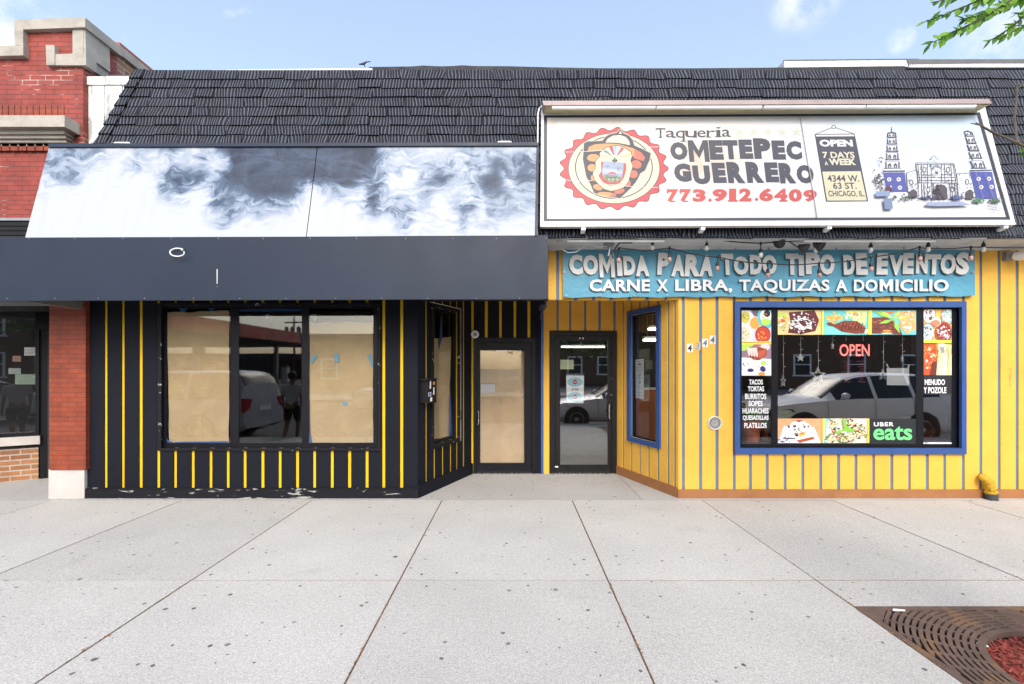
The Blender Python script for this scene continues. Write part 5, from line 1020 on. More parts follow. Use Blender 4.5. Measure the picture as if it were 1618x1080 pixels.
f = Food(1229, 490, 1301.5, 528.5, c_(234, 208, 140), 3); f.e(.52, .5, .5, .5, c_(238, 196, 104)).e(.1, .2, .1, .2, LGR); f.bits(.12, .55, .1, .3, 50, [c_(214, 84, 54), WHT, c_(180, 214, 160), ORG], (.015, .04)).poly([(.24, .08), (.8, .0), (.9, .4), (.82, .85), (.5, .98), (.22, .92), (.28, .5)], MAR).bits(.53, .5, .3, .45, 120, [MAR, c_(60, 20, 28), c_(120, 44, 44), WHT, c_(230, 220, 220)], (.01, .035)).bits(.53, .5, .22, .3, 70, [WHT, WHT, c_(225, 220, 226)], (.02, .05), .5).poly([(.97, 0), (1, 0), (1, 1), (.96, 1)], c_(248, 236, 110)); f.end('poster of dark red sauced enchiladas, first of the top row')
f = Food(1302, 490, 1374.5, 528.5, c_(104, 202, 196), 4); f.e(.32, .9, .5, .5, c_(130, 216, 208)).e(.22, .3, .2, .17, c_(236, 176, 80)).bits(.22, .3, .16, .24, 60, [c_(240, 190, 100), c_(226, 150, 60), c_(250, 210, 130)], (.012, .03)).poly([(.45, 0), (.95, 0), (.9, .6), (.6, .4)], c_(200, 220, 150)).bits(.66, .2, .2, .2, 40, [LGR, WHT, c_(240, 220, 90), c_(226, 110, 60), c_(120, 190, 190)], (.02, .05))
f.poly([(.06, .52), (.14, .48), (.22, .58), (.45, .42), (.72, .44), (.9, .7), (.96, .92), (.7, .96), (.4, .88), (.2, .66), (.1, .62)], c_(128, 56, 36)).bits(.6, .68, .3, .22, 46, [c_(168, 84, 54), c_(90, 34, 26), c_(196, 110, 70)], (.012, .04), .5)
for i in range(7): f.poly([(.42 + i * .07, .5), (.435 + i * .07, .5), (.39 + i * .07, .8), (.375 + i * .07, .8)], c_(60, 22, 20))
f.poly([(.9, .78), (.96, .8), (.94, .96), (.88, .94)], WHT).poly([(.97, 0), (1, 0), (1, 1), (.965, 1)], c_(248, 226, 70)); f.end('poster of a whole fried fish on a teal plate, middle of the top row')
f = Food(1375, 490, 1447.5, 528.5, c_(110, 200, 206), 5); f.poly([(0, .3), (.35, .28), (.62, .6), (.7, 1), (0, .95)], c_(112, 56, 44)).bits(.3, .65, .32, .3, 60, [c_(146, 78, 60), c_(84, 40, 34), c_(176, 104, 80)], (.012, .06), .35).poly([(.6, .05), (.98, .02), (1, .75), (.8, .98), (.66, .7)], c_(234, 172, 110)).bits(.82, .45, .17, .4, 60, [c_(240, 190, 130), c_(224, 150, 90), WHT], (.012, .03)).e(.82, .7, .1, .1, c_(238, 226, 214)).e(.42, .1, .1, .09, c_(226, 120, 70)).e(.36, .84, .1, .08, ORG).e(.36, .94, .13, .05, c_(244, 214, 160)); 
for u0, v0, u1, v1, w_ in ((.05, .0, .5, .36, .10), (.2, .0, .5, .34, .09), (.5, .36, .64, .0, .10), (.5, .38, .18, .55, .09), (.52, .38, .64, .95, .12), (.52, .38, .85, .25, .05)):
    dx0, dy0 = v1 - v0, -(u1 - u0); m_ = math.hypot(dx0, dy0); a, b = dx0 / m_ * w_ / 2.2, dy0 / m_ * w_ / 1.2; f.poly([(u0, v0), ((u0 + u1) / 2 + a, (v0 + v1) / 2 + b), (u1, v1), ((u0 + u1) / 2 - a, (v0 + v1) / 2 - b)], R.choice([LGR, c_(150, 200, 80)]))
f.poly([(0, 0), (.04, 0), (.03, 1), (0, 1)], YL); f.end('poster of grilled meat under green peppers, last of the top row')
f = Food(1459.5, 489, 1503.5, 541.5, c_(236, 190, 96), 6)
for cx, cy, a, cs in ((.2, .16, .24, [MAR, c_(130, 60, 60), WHT, WHT]), (.85, .2, .24, [WHT, c_(214, 226, 220), c_(160, 190, 180)]), (.15, .68, .25, [WHT, c_(220, 226, 226), c_(40, 44, 50), c_(180, 196, 200)]), (.72, .7, .3, [WHT, WHT, WHT, MAR, c_(150, 50, 50)])):
    f.e(cx, cy, a, a * 1.0, c_(176, 110, 60)).e(cx, cy, a * .88, a * .88, cs[-1]).bits(cx, cy, a * .85, a * .7, 70, cs, (.015, .05))
f.e(.45, .36, .17, .12, c_(240, 232, 220)).e(.43, .4, .16, .08, c_(232, 130, 100)).poly([(0, .9), (1, .92), (1, 1), (0, 1)], c_(250, 214, 80)); f.end('poster of round topped sopes on orange, uppermost in the right pane')
f = Food(1459.5, 542, 1503.5, 592.5, c_(206, 150, 90), 7); f.poly([(0, 0), (.45, 0), (.48, .6), (.4, 1), (0, 1)], c_(190, 84, 40)).bits(.22, .4, .24, .4, 80, [c_(210, 60, 36), c_(236, 120, 50), ORG, c_(240, 190, 110), c_(250, 236, 220)], (.02, .06)).poly([(.3, .6), (.46, .55), (.5, 1), (.22, 1)], c_(110, 46, 34)).poly([(.5, 0), (1, .05), (1, 1), (.5, 1)], c_(232, 218, 150))
for i in range(40): u = .5 + .5 * f.r.random(); f.poly([(u, .15 + f.r.random() * .2), (u + .015, .15), (u + f.r.uniform(-.08, .08), 1), (u + f.r.uniform(-.08, .08), .98)], f.r.choice([c_(240, 230, 180), c_(214, 198, 120), c_(250, 246, 226)]))
f.e(.66, .06, .1, .09, c_(196, 196, 196)).poly([(.58, .12), (.74, .12), (.72, .3), (.62, .3)], c_(150, 150, 150)); f.end('poster of red stew beside shredded cabbage, lower in the right pane')
f = Food(1229, 661, 1298.5, 699.5, c_(214, 164, 116), 8); f.bits(.5, .4, .5, .5, 30, [c_(220, 172, 124), c_(206, 154, 106)], (.05, .12), .2).poly([(.14, .3), (.82, .34), (.98, 1), (.0, 1)], c_(228, 228, 240)).poly([(.3, .2), (.42, .08), (.6, .1), (.78, .36), (.84, .7), (.72, .92), (.2, .96), (.22, .5)], c_(240, 236, 230)).e(.5, .6, .13, .16, ORG).bits(.5, .62, .12, .14, 26, [c_(250, 190, 60), c_(226, 130, 40), c_(240, 166, 60)]).e(.49, .1, .08, .08, c_(180, 50, 54)).bits(.5, .4, .26, .32, 60, [WHT, c_(44, 36, 40), c_(230, 226, 226), c_(110, 60, 50), WHT], (.012, .045)).poly([(.42, .9), (.8, .74), (.84, .84), (.5, .99)], c_(176, 84, 40)).bits(.2, .86, .2, .12, 20, [c_(80, 76, 96), c_(200, 200, 214), c_(40, 36, 50)], (.02, .06), .4); f.end('poster of a loaded torta on white paper, first of the bottom row')
f = Food(1299.5, 661, 1373.5, 699.5, c_(244, 222, 200), 9); f.poly([(0, 0), (.06, 0), (.03, 1), (0, 1)], c_(248, 232, 90)).poly([(.06, 0), (.14, 0), (.08, .5), (.1, 1), (.03, 1)], c_(130, 206, 206)); 
for cx, cy in ((.22, .2), (.3, .62), (.2, .84), (.76, .42), (.58, .2), (.66, .72), (.46, .82), (.85, .6)): f.e(cx, cy, .14, .13, c_(238, 200, 150)).bits(cx, cy, .13, .24, 44, [c_(96, 48, 36), c_(60, 120, 50), c_(92, 160, 80), WHT, c_(170, 90, 60), WHT], (.01, .03))
f.poly([(.42, .0), (.5, .02), (.52, .3), (.7, .48), (.66, .54), (.3, .6), (.24, .54), (.46, .44)], c_(130, 190, 70)).e(.46, .56, .06, .07, c_(230, 236, 226)).poly([(.97, 0), (1, 0), (1, 1), (.96, 1)], c_(246, 222, 60)); f.end('poster of small tacos with green onion, second of the bottom row')
mb = MB(); mb.rect(POS, 1374, 661.5, 1447, 700.5, -.003, .0, (.012, .014, .018)); mb.text(POS, 'UBER', 1380.7, 666.8, 1412, 673.2, .001, (.82, .82, .82), .02, 0, 1.12); mb.text(POS, 'eats', 1379.8, 672.8, 1441.3, 695, .001, sr(110, 222, 128, .95), .022)
tag(obj('delivery_sticker', mb, m_print), 'black delivery sticker with white and green lettering at the window bottom', 'sticker')
mb = MB(); K6 = (1140, 450, 3.0)
for t, b in (('TACOS', (131, 448, 196, 472)), ('TORTAS', (125, 480, 202, 504)), ('BURRITOS', (112, 515, 212, 541)), ('SOPES', (128, 549, 195, 574)), ('HUARACHES', (100, 584, 223, 609)), ('QUESADILLAS', (101, 618, 223, 643)), ('PLATILLOS', (108, 653, 214, 678))):
    mb.text(POS, t, 1140 + b[0] / 3, 450 + b[1] / 3, 1140 + b[2] / 3, 450 + b[3] / 3, .001, (.82, .82, .82), .022)
tag(obj('menu_lettering', mb, m_print), 'white list of dishes lettered on the left pane', 'lettering')
mb = MB(); mb.rect(POS, 1459.5, 593, 1503.5, 623, -.003, .0, (.016, .017, .02)); mb.text(POS, 'MENUDO', 1140 + 963 / 3, 450 + 447 / 3, 1140 + 1059 / 3, 450 + 474 / 3, .001, (.82, .82, .82), .022); mb.text(POS, 'Y POZOLE', 1140 + 958 / 3, 450 + 484 / 3, 1140 + 1066 / 3, 450 + 513 / 3, .001, (.82, .82, .82), .022)
tag(obj('menu_lettering', mb, m_print), 'white words Menudo y Pozole lettered on the right pane', 'lettering')
# neon open sign, hanging stars, pots
NE = FRONT.sh(-.16); t = thing('open_sign', NE.p(1350, 606), 'lit red OPEN sign on a dark clear panel inside the shop window', 'sign')
m_neon = M('red_neon', sr(255, 120, 112), .4, 0, 5, 0, emit=(sr(255, 120, 112), 1.05)); m_dimred = M('dim_red_letters', sr(130, 30, 50, .8), .5, .1, 5, 0)
mb = MB(); mb.text(NE, 'OPEN', 1326.5, 543.5, 1374, 562.5, .02, None, .012); obj('letter_tube', mb, m_neon, t)
mb = MB(); 
for j in range(9):
    w_ = (19, 8, 15, 7, 17, 8, 15, 7, 14)[j]; y = 570 + j * 4.0
    for s_ in (-1, 1): mb.rect(NE, 1350 + s_ * 11 - w_ / 2 * .8, y, 1350 + s_ * 11 + w_ / 2 * .8, y + 1.6, .004, .006)
obj('small_lettering', mb, m_dimred, t)
mb = MB(); mb.prism(NE, [(1318, 548), (1326, 538), (1374, 538), (1381, 548), (1378, 562), (1372, 568), (1372, 605), (1328, 605), (1328, 568), (1321, 562)], -.006, 0); mgl = glass_mat('clear_panel', .015, (.84, .82, .87)); obj('backing_panel', mb, mgl, t)
mb = MB(); mb.tube([NE.p(1337, 538), NE.p(1337, 500)], .003, 5); mb.tube([NE.p(1364, 538), NE.p(1364, 500)], .003, 5); obj('hanging_cord', mb, m_white, t)
m_star = M('white_star_plastic', (.75, .75, .74), .5, .05)
def star(cx, cy, r, y0, label, hollow=True, sx=1.0):
    t = thing('star_ornament', NE.p(cx, cy + r), label, 'star ornament', 'star ornaments hung in the shop window'); mb = MB(); o, i = [], []
    for k in range(10): a = rad(-90 + 36 * k); q = r * (1, .42)[k % 2]; o.append((cx + sx * q * math.cos(a), cy + q * math.sin(a))); i.append((cx + sx * q * .72 * math.cos(a), cy + q * .72 * math.sin(a)))
    if hollow: mb.ring(NE, o, i, -.012, .012)
    else: mb.prism(NE, o, -.01, .01)
    obj('star', mb, m_star, t); mb = MB(); mb.tube([NE.p(cx, cy - r), NE.p(cx, y0)], .0028, 5)
    for k in range(3): y = y0 + (cy - r - y0) * (k + .7) / 3.4; mb.tube([NE.p(cx, y), NE.p(cx + (3.5, -3, 3.5)[k], y - .5)], .0035, 5)
    obj('cord', mb, m_star, t)
star(1293, 592.5, 12.5, 529, 'largest white outline star hanging left of the OPEN sign'); star(1265.3, 565, 6.6, 529, 'small solid white star hanging left of the largest star', False)
star(1238, 602, 10, 529, 'narrow white star turned edge on, nearest the left mullion', True, .45); star(1316, 546, 6, 529, 'tiny turned white star close to the letter O', False, .4)
star(1426, 567, 5, 529, 'tiny drop shaped white star hanging above the handwritten sheet', False, .3); star(1396, 592, 9, 529, 'white outline star half hidden by the handwritten sheet', True, .8)
def pot(x, w, y1, dep, label, k, h=.26):
    pl = FRONT.sh(-dep); c = pl.p(x, 700); r = (pl.p(x + w, 700) - c).x; zz = .62; t = thing('plant_pot', (c.x, c.y, zz), label, 'potted plant', 'potted plants inside the shop window'); rr = random.Random(k)
    mb = MB(); mb.lathe((c.x, c.y, zz), (0, 0, 1), [(r * .72, 0), (r * .92, h * .78), (r * 1.02, h * .8), (r * 1.02, h), (r * .93, h), (r * .9, h * .88), (.01, h * .88)], 22); obj('pot', mb, m_terra, t)
    mb = MB(); L_ = .30
    for i in range(16):
        a = rr.uniform(0, 6.28); b = rr.uniform(.3, 1.1); d = Vector((math.cos(a) * b, math.sin(a) * b * .5, 1)).normalized(); o = Vector((c.x, c.y, zz + h * .9)); q = d.cross(Vector((0, 1, 0))).normalized() * .011; ll = L_ * rr.uniform(.6, 1.1)
        mb.add([o - q, o + q, o + d * ll * .6 + q * 1.1 + Vector((0, 0, -.0)), o + d * ll + Vector((d.x * .06, 0, -.05)), o + d * ll * .6 - q * 1.1], [(0, 1, 2, 3, 4)])
    obj('leaves', mb, m_leafp, t); return t
mb = MB(); mb.box(2.72, 6.9 - 1.75, 5.44, 5.86, .58, .62); obj('window_shelf', mb, m_int, B)
pot(1187, 15, 0, .25, 'terracotta pot with a plant behind the left pane of the shop window', 4); pot(1213, 9, 0, .32, 'smaller terracotta pot half hidden by the left mullion', 5, .16); pot(1236, 13, 0, .26, 'spiky green plant in a pot behind the loaded torta poster', 6, .2)
mb = MB(); mb.box(5.75, 6.5, 6.2, 6.7, 0, .58); mb.box(5.72, 6.53, 6.62, 6.72, .58, .80); mb.box(5.75, 5.81, 6.18, 6.6, .58, .68); tag(obj('booth_seat', mb, m_wain), 'terracotta coloured booth seat inside behind the right pane', 'booth')
for x0, x1, y, z in ((885, 906, 12.0, 2.09), (907, 955, 12.02, 2.095)): pass
for i, (cx, cy, cz, ln) in enumerate(((1.85, 12.0, 2.08, 1.15), (2.78, 8.3, 2.04, .8), (2.72, 7.8, 2.2, .8))):
    t = thing('ceiling_light', (cx, cy, cz), ('long lit strip light seen through the top of the glass door', 'lower lit strip light seen through the narrow blue framed window', 'higher lit strip light seen through the narrow blue framed window')[i], 'strip light', 'lit strip lights inside the yellow shop')
    mb = MB(); mb.box(cx - ln / 2, cx + ln / 2, cy - .06, cy + .06, cz, cz + .05); obj('housing', mb, m_white, t); mb = MB(); mb.box(cx - ln / 2 + .01, cx + ln / 2 - .01, cy - .07, cy + .04, cz - .03, cz - .001); obj('diffuser', mb, m_lamp, t)
    mb = MB(); [mb.tube([Vector((cx + q, cy, cz + .05)), Vector((cx + q, cy, 2.76))], .004, 5) for q in (-ln * .4, ln * .4)]; obj('hanger', mb, m_steel, t)
# ---------------------------------------------------------------- red brick neighbour on the left
m_brk = brick_mat('painted_red_brick', sr(194, 84, 66, .50), sr(184, 74, 54, .47), sr(120, 50, 46, .5), rowh=.0618, bw=.198, msize=.0042, patchy=((.50, .42, .38), 2.3, .57))
m_brk2 = brick_mat('smooth_red_brick', sr(188, 86, 48, .50), sr(176, 76, 40, .48), sr(120, 54, 42, .55), rowh=.0618, bw=.198, msize=.0035)
m_brk3 = brick_mat('tan_brick', sr(196, 136, 84, .6), sr(160, 98, 58, .6), sr(212, 196, 176, .55), rowh=.078, bw=.30, msize=.012)
m_stone = M('weathered_limestone', (.36, .335, .29), .8, .2, 5, .35, 50, wear=((.16, .15, .14), .66, 5), st=(1, 1, 1.5)); m_plinth = M('rendered_plinth', sr(214, 208, 200, .72), .85, .1, 4, .3, 40)
NB = thing('brick_building', (-7, 6.5, 0), 'red brick building with a stone coped parapet beside the black shop', 'building')
BF = vert(5.32); XR = -5.02; zp = lambda py, y=5.32: H - (py - CY) * y / F
mb = MB(); zl = zp(346); xs = (37 - CX) * 5.32 / F
mb.box(-14, XR, 5.32, 5.72, zl, zp(88)); mb.box(xs, XR, 5.325, 5.72, zp(88), zp(43))
mb.box(XR - .3, XR, 5.72, 5.78, 0, zp(43)) ; obj('wall', mb, m_brk, NB, label='painted red brick parapet wall')
mb = MB(); mb.box(XR - .3, XR - .004, 5.78, 9, 0, 5.62); obj('wall', mb, m_brk3, NB, label='bare side wall of pale mortared brick')
mb = MB(); mb.box(XR - .34, XR + .03, 5.78, 9, 5.62, 5.66); obj('side_coping', mb, M('clay_coping', sr(176, 96, 76, .8), .7, .15), NB)
mb = MB(); mb.rect(BF, 78, 476, 135.5, 742, -.3, .03); mb.rect(BF, 78, 372, 135.5, 476, -.3, .03); mb.rect(BF, 90.5, 478, 91.5, 740, .03, .031); obj('pier', mb, m_brk2, NB)
mb = MB(); P5 = vert(5.305); mb.prism(P5, [(77, 741), (133.5, 741), (133.5, 787.4), (76.5, 787.4)], -.3, 0); mb.rect(P5, 128.5, 724, 133.5, 741, -.2, -.0); obj('plinth', mb, m_plinth, NB)
# stones of the parapet
mb = MB(); st = lambda pts: [(x / 4.5, y / 4.5) for x, y in pts]
mb.prism(BF, st([(100, 137), (606, 123), (606, 192), (165, 208), (165, 320), (104, 318)]), -.45, .05); mb.box(xs - .12, XR + .04, 5.74, 6.25, zp(43), zp(28)); 
mb.prism(BF, st([(-300, 334), (166, 320), (166, 392), (-300, 402)]), -.45, .06); mb.prism(BF, st([(548, 196), (606, 196), (612, 385), (548, 385)]), -.3, .02)
mb.prism(BF, st([(325, 318), (388, 318), (388, 460), (330, 462)]), -.1, .045); mb.prism(BF, st([(388.5, 384), (612, 376), (612, 462), (388.5, 462)]), -.1, .035)
mb.box(XR - .1, XR + .025, 5.295, 5.62, zp(102), zp(43.5)); obj('coping_stone', mb, m_stone, NB)
mb = MB(); zc1, zc0, zc2 = zp(183, 5.145), zp(201, 5.145), zp(225, 5.2)
mb.box(-14, -5.05, 5.13, 5.33, zc0, zc1)
for i, (d, a, b) in enumerate(((.12, .0, .3), (.09, .3, .55), (.06, .55, .78), (.035, .78, 1.0))): mb.box(-14, -5.05 - (.14 - d) * .6 - .06, 5.32 - d, 5.33, zc0 - (zc0 - zc2) * b, zc0 - (zc0 - zc2) * a - .001)
obj('cornice', mb, m_stone, NB)
mb = MB()
for i in range(40): x = -5.16 - i * .098; mb.box(x - .085, x, 5.285, 5.33, zp(240), zp(228) - .002)
obj('dentil_course', mb, m_brk2, NB); mb = MB()
for i in range(40): x = -5.24 - i * .072; mb.box(x - .064, x, 5.312, 5.33, zp(183), zp(166.5))
obj('soldier_course', mb, m_brk2, NB)
mb = MB(); mb.box(-14, XR - .02, 5.34, 5.8, zp(376) - .8, zl - .001)
for i in range(7): z = zl - .03 - i * .055; mb.box(-14, XR - .02, 5.325, 5.345, z - .045, z)
obj('lintel', mb, m_aluY, NB)
mb = MB(); mb.box(-14, XR - .01, 5.31, 5.36, zl - .018, zl + .012); obj('lintel_trim', mb, m_steel, NB)
# recessed shopfront of the neighbour
a_, b_ = Vector((-6.80, 6.04, 0)), Vector((-6.40, 6.29, 0)); dd = (b_ - a_).normalized(); NP = Plane(b_, (dd.y, -dd.x, 0))
k = NP.u
mb = MB(); mb.wbox(NP, -3.2, -.11, 0, NP.p(10, 703).z - .06, -.2, 0); obj('sill_wall', mb, m_brk3, NB)
zs0, zs1 = NP.p(20, 701).z, NP.p(20, 690).z
mb = MB(); mb.wbox(NP, -3.2, -.085, zs0 - .02, zs1, -.2, .05); obj('sill', mb, m_plinth, NB)
mb = MB(); uw = NP.u(57); zt_ = 2.75
mb.wbox(NP, uw, NP.u(63), zs1, zt_, -.12, .03); mb.wbox(NP, -3.2, uw, zs1, zs1 + .05, -.12, .02); mb.wbox(NP, -3.2, uw, 2.5, zt_, -.12, .02); mb.wbox(NP, NP.u(63), 0.02, 0, zt_, -.14, .0); mb.wbox(NP, NP.u(63), .02, 2.05, 2.7, -.1, .03); mb.wbox(NP, -1.6, -1.5, zs1 + .05, 2.5, -.1, .015)
wn = obj('window', mb, m_alu, NB, label='dark display window'); mb = MB(); mb.wbox(NP, -3.2, uw, zs1 + .05, 2.5, -.06, -.05); obj('pane', mb, m_glass, wn)
mb = MB(); mb.box(XR - 1.42, XR - .5, 6.28, 6.4, 0, 2.9); mb.box(-14, -6.3, 5.7, 9, 2.75, 2.85); mb.box(-14, -6.5, 8.9, 9, 0, 2.8); mb.box(-6.45, -6.3, 6.42, 9, 0, 2.8); mb.box(-14, XR - .3, 5.6, 6.5, 2.66, 2.70); obj('interior_wall', mb, m_int, NB)
mb = MB(); mb.box(-14, -6.46, 6.7, 8.9, -.02, .02); obj('interior_floor', mb, m_intf, NB)
NI = NP.sh(-.064)
for q, lab, bgc in (((38.5, 548.5, 56.5, 561.5), 'white printed card, highest in the brick building window', (.78, .78, .78)), ((20, 562, 33, 571), 'small pinkish card in the brick building window', sr(190, 150, 130, .8)), ((13.5, 581.5, 33, 590.5), 'torn pale card low in the brick building window', sr(170, 178, 176, .8)), ((24, 591, 57, 607), 'wide pale green and pink card, lowest in the brick building window', sr(150, 168, 150, .8))):
    note(NI, [(q[0], q[1]), (q[2], q[1]), (q[2], q[3]), (q[0], q[3])], 0, lab, [(.1, .3, .9, 'w'), (.1, .6, .9, 'w'), (.1, .8, .7, 'w')], bgc=bgc, ink=(.15, .15, .16), cat='card', seed=int(q[0]))

# ---------------------------------------------------------------- tree grate, mulch and street tree
m_grate = M('rusty_cast_iron', sr(118, 96, 84, .62), .7, .25, 9, .4, 60, wear=(sr(134, 104, 78, .7), .58, 4.0))
GC = Vector(((GX0 + GX1) / 2 + .004, (GY0 + GY1) / 2, 0)); RH = .475
TG = thing('tree_grate', (GC.x, GC.y, -.1), 'rusty cast iron tree grate with curved slots set in the pavement', 'tree grate')
mb = MB(); fw = .035
mb.box(GX0, GX1, GY0, GY0 + fw, -.05, .002); mb.box(GX0, GX1, GY1 - fw, GY1, -.05, .002); mb.box(GX0, GX0 + fw, GY0 + fw, GY1 - fw, -.05, .0015); mb.box(GX1 - fw, GX1, GY0 + fw, GY1 - fw, -.05, .0015)
inn = lambda x, y: GX0 + fw * .8 < x < GX1 - fw * .8 and GY0 + fw * .8 < y < GY1 - fw * .8
r = RH; nr = 0; seg = 120
while r < 1.12:
    solid = nr == 0; bw_ = .0195 if not solid else .035
    for i in range(seg):
        t0, t1 = 2 * math.pi * i / seg, 2 * math.pi * (i + 1) / seg; ps = []
        for q, t in ((r, t0), (r + bw_, t0), (r + bw_, t1), (r, t1)): ps.append((GC.x + q * math.cos(t), GC.y + q * math.sin(t)))
        if all(inn(*p_) for p_ in ps): mb.hull([Vector((x, y, 0)) for x, y in ps], [Vector((x, y, -.03)) for x, y in ps])
    r += (.0305 if not solid else .046); nr += 1
nrib = 38
for i in range(nrib):                                                             # ribs between the slot rows
    t = 2 * math.pi * (i + .5) / nrib; q = RH + .01; n0 = None
    while q < 1.12:
        w_ = .011; pts = [(GC.x + (q + a) * math.cos(t) - b * math.sin(t), GC.y + (q + a) * math.sin(t) + b * math.cos(t)) for a, b in ((0, -w_), (.03, -w_), (.03, w_), (0, w_))]
        if all(inn(*p_) for p_ in pts): mb.hull([Vector((x, y, -.0012)) for x, y in pts], [Vector((x, y, -.028)) for x, y in pts])
        q += .03
for sgn in (-1, 1):                                                               # joint of the two halves, corners
    mb.box(GC.x - .02, GC.x + .02, *sorted((GC.y + sgn * RH, GC.y + sgn * .73)), -.03, .0008)
for cx, cy in ((GX0, GY1), (GX0, GY0), (GX1, GY1), (GX1, GY0)):
    sx, sy = (1 if cx == GX0 else -1), (1 if cy == GY0 else -1); mb.hull([Vector((cx + sx * a, cy + sy * b, .001)) for a, b in ((.03, .03), (.17, .03), (.03, .17))], [Vector((cx + sx * a, cy + sy * b, -.03)) for a, b in ((.03, .03), (.17, .03), (.03, .17))])
obj('grate_plate', mb, m_grate, TG)
mb = MB(); mb.box(GX0 - .012, GX0 - .001, GY0, GY1 + .01, -.08, .001); mb.box(GX0 - .012, GX1 + .01, GY1 + .001, GY1 + .009, -.08, .0005); obj('edge_angle', mb, m_grate, TG)
mb = MB(); mb.box(GX0, GX1, GY0, GY1, -.3, -.075); obj('soil', mb, M('dark_soil', (.012, .010, .008), .95, .3, 20, .3), kind='structure')
m_mulch = M('red_wood_mulch', sr(160, 72, 58, .8), .85, .4, 40, .3, 90, wear=(sr(120, 60, 54, .7), .55, 26))
mb = MB(); mb.lathe((GC.x, GC.y, -.09), (0, 0, 1), [(RH, 0), (RH - .01, .05), (RH * .7, .062), (.02, .075)], 40)
for i in range(5200):
    q, t = RH * math.sqrt(R.random()) * .985, R.uniform(0, 6.283); o = Vector((GC.x + q * math.cos(t), GC.y + q * math.sin(t), -.035 + R.uniform(-.004, .016))); a = R.uniform(0, 6.28); tl = R.uniform(-.5, .5)
    d = Vector((math.cos(a), math.sin(a), tl)) * R.uniform(.008, .024); e = Vector((-math.sin(a), math.cos(a), R.uniform(-.6, .6))) * R.uniform(.002, .005); mb.add([o - d - e, o + d - e * .6, o + d * .9 + e, o - d + e], [(0, 1, 2, 3)])
tag(obj('mulch', mb, m_mulch, kind='stuff'), 'red wood chip mulch filling the hole of the tree grate', 'mulch')
for x, y, s_, c in ((2.60, 2.52, .028, (.7, .7, .68)), (2.86, 2.28, .02, (.6, .6, .6))):
    mb = MB(); mb.add([Vector((x - s_, y - s_ * .4, -.012)), Vector((x + s_ * .8, y - s_ * .6, -.006)), Vector((x + s_, y + s_ * .5, -.01)), Vector((x - s_ * .6, y + s_ * .6, -.004))], [(0, 1, 2, 3)]); tag(obj('litter_scrap', mb, m_printm), 'larger white scrap of litter on the red mulch' if s_ > .025 else 'smaller white scrap of litter on the red mulch', 'litter')
mb = MB(); p = Vector((2.38, 2.85, .004)); mb.add([p, p + Vector((.07, -.01, .003)), p + Vector((.09, .015, .001)), p + Vector((.02, .022, .004))], [(0, 1, 2, 3)]); tag(obj('litter_scrap', mb, m_white), 'white scrap of litter on the corner of the grate', 'litter')
# tree
m_bark = M('tree_bark', (.13, .105, .085), .9, .3, 14, .6, 40); m_leaf, ns, ls, bs = base_mat('tree_leaf')
at = N(ns, 'Attribute', attribute_name='col'); ls.new(at.outputs['Color'], bs.inputs['Base Color']); bs.inputs['Roughness'].default_value = .45
tl_ = N(ns, 'BsdfTranslucent'); ls.new(at.outputs['Color'], tl_.inputs[0]); mx = N(ns, 'MixShader', i_0=.55); ls.new(bs.outputs[0], mx.inputs[1]); ls.new(tl_.outputs[0], mx.inputs[2]); ls.new(mx.outputs[0], ns['Material Output'].inputs[0])
TR = thing('street_tree', (GC.x, GC.y, -.03), 'young street tree whose leafy twigs reach in at the top right', 'tree')
pj = lambda v: (CX + v.x / v.y * F, CY - (v.z - H) / v.y * F) if v.y > .05 else (9999, 9999)
def leaf(mb, o, d, up, ln, col):
    d = d.normalized(); s_ = d.cross(up).normalized(); u = s_.cross(d); w_ = ln * .23
    pts = [o, o + d * ln * .25 + s_ * w_ * .8 + u * .05 * ln, o + d * ln * .55 + s_ * w_ + u * .04 * ln, o + d * ln, o + d * ln * .55 - s_ * w_ + u * .04 * ln, o + d * ln * .25 - s_ * w_ * .8 + u * .05 * ln, o + d * ln * .5 - u * .03 * ln]
    mb.add(pts, [(0, 1, 6), (1, 2, 6), (2, 3, 6), (3, 4, 6), (4, 5, 6), (5, 0, 6)], col)
LG = [sr(120, 176, 60, .9), sr(146, 200, 76, .95), sr(100, 156, 56, .85), sr(160, 210, 96, .95), sr(84, 138, 56, .8)]
trunk, crown = MB(), MB(); T0 = GC + Vector((0, 0, -.06))
trunk.tube([T0, T0 + Vector((.01, .01, .5)), T0 + Vector((.03, -.02, 1.4)), T0 + Vector((.02, -.05, 2.3)), T0 + Vector((.06, -.1, 3.3)), T0 + Vector((.1, -.1, 4.3)), T0 + Vector((.14, -.12, 5.2))], [.085, .07, .06, .052, .04, .026, .01], 12)
limbs = MB(); vis = lambda v: (lambda q: -30 < q[0] < 1635 and -20 < q[1] < 1100)(pj(v))
TW = vert(2.35)
def spray(a, b, nl, ln, dens=1.0, sag=.03):
    pts = [a + (b - a) * (i / 6) + Vector((0, 0, -sag * math.sin(math.pi * i / 6))) for i in range(7)]; limbs.tube(pts, [.007, .0065, .006, .005, .004, .003, .002], 5)
    for i in range(nl):
        t = .12 + .88 * (i + R.random() * .6) / nl; k = min(5, int(t * 6)); o = pts[k] + (pts[k + 1] - pts[k]) * (t * 6 - k); ax = (b - a).normalized(); sd_ = 1 if i % 2 else -1
        d = ax * R.uniform(.4, 1.0) + Vector((R.uniform(-.3, .3), R.uniform(-.7, .7), sd_ * R.uniform(.2, .8) - .2)); leaf(crown, o, d, Vector((R.uniform(-.5, .5), -R.uniform(.2, 1), R.uniform(.3, 1))), ln * R.uniform(.7, 1.15), R.choice(LG))
LB0 = T0 + Vector((.05, -.08, 3.05))
def P2(x, y, dep): return vert(dep).p(x, y)
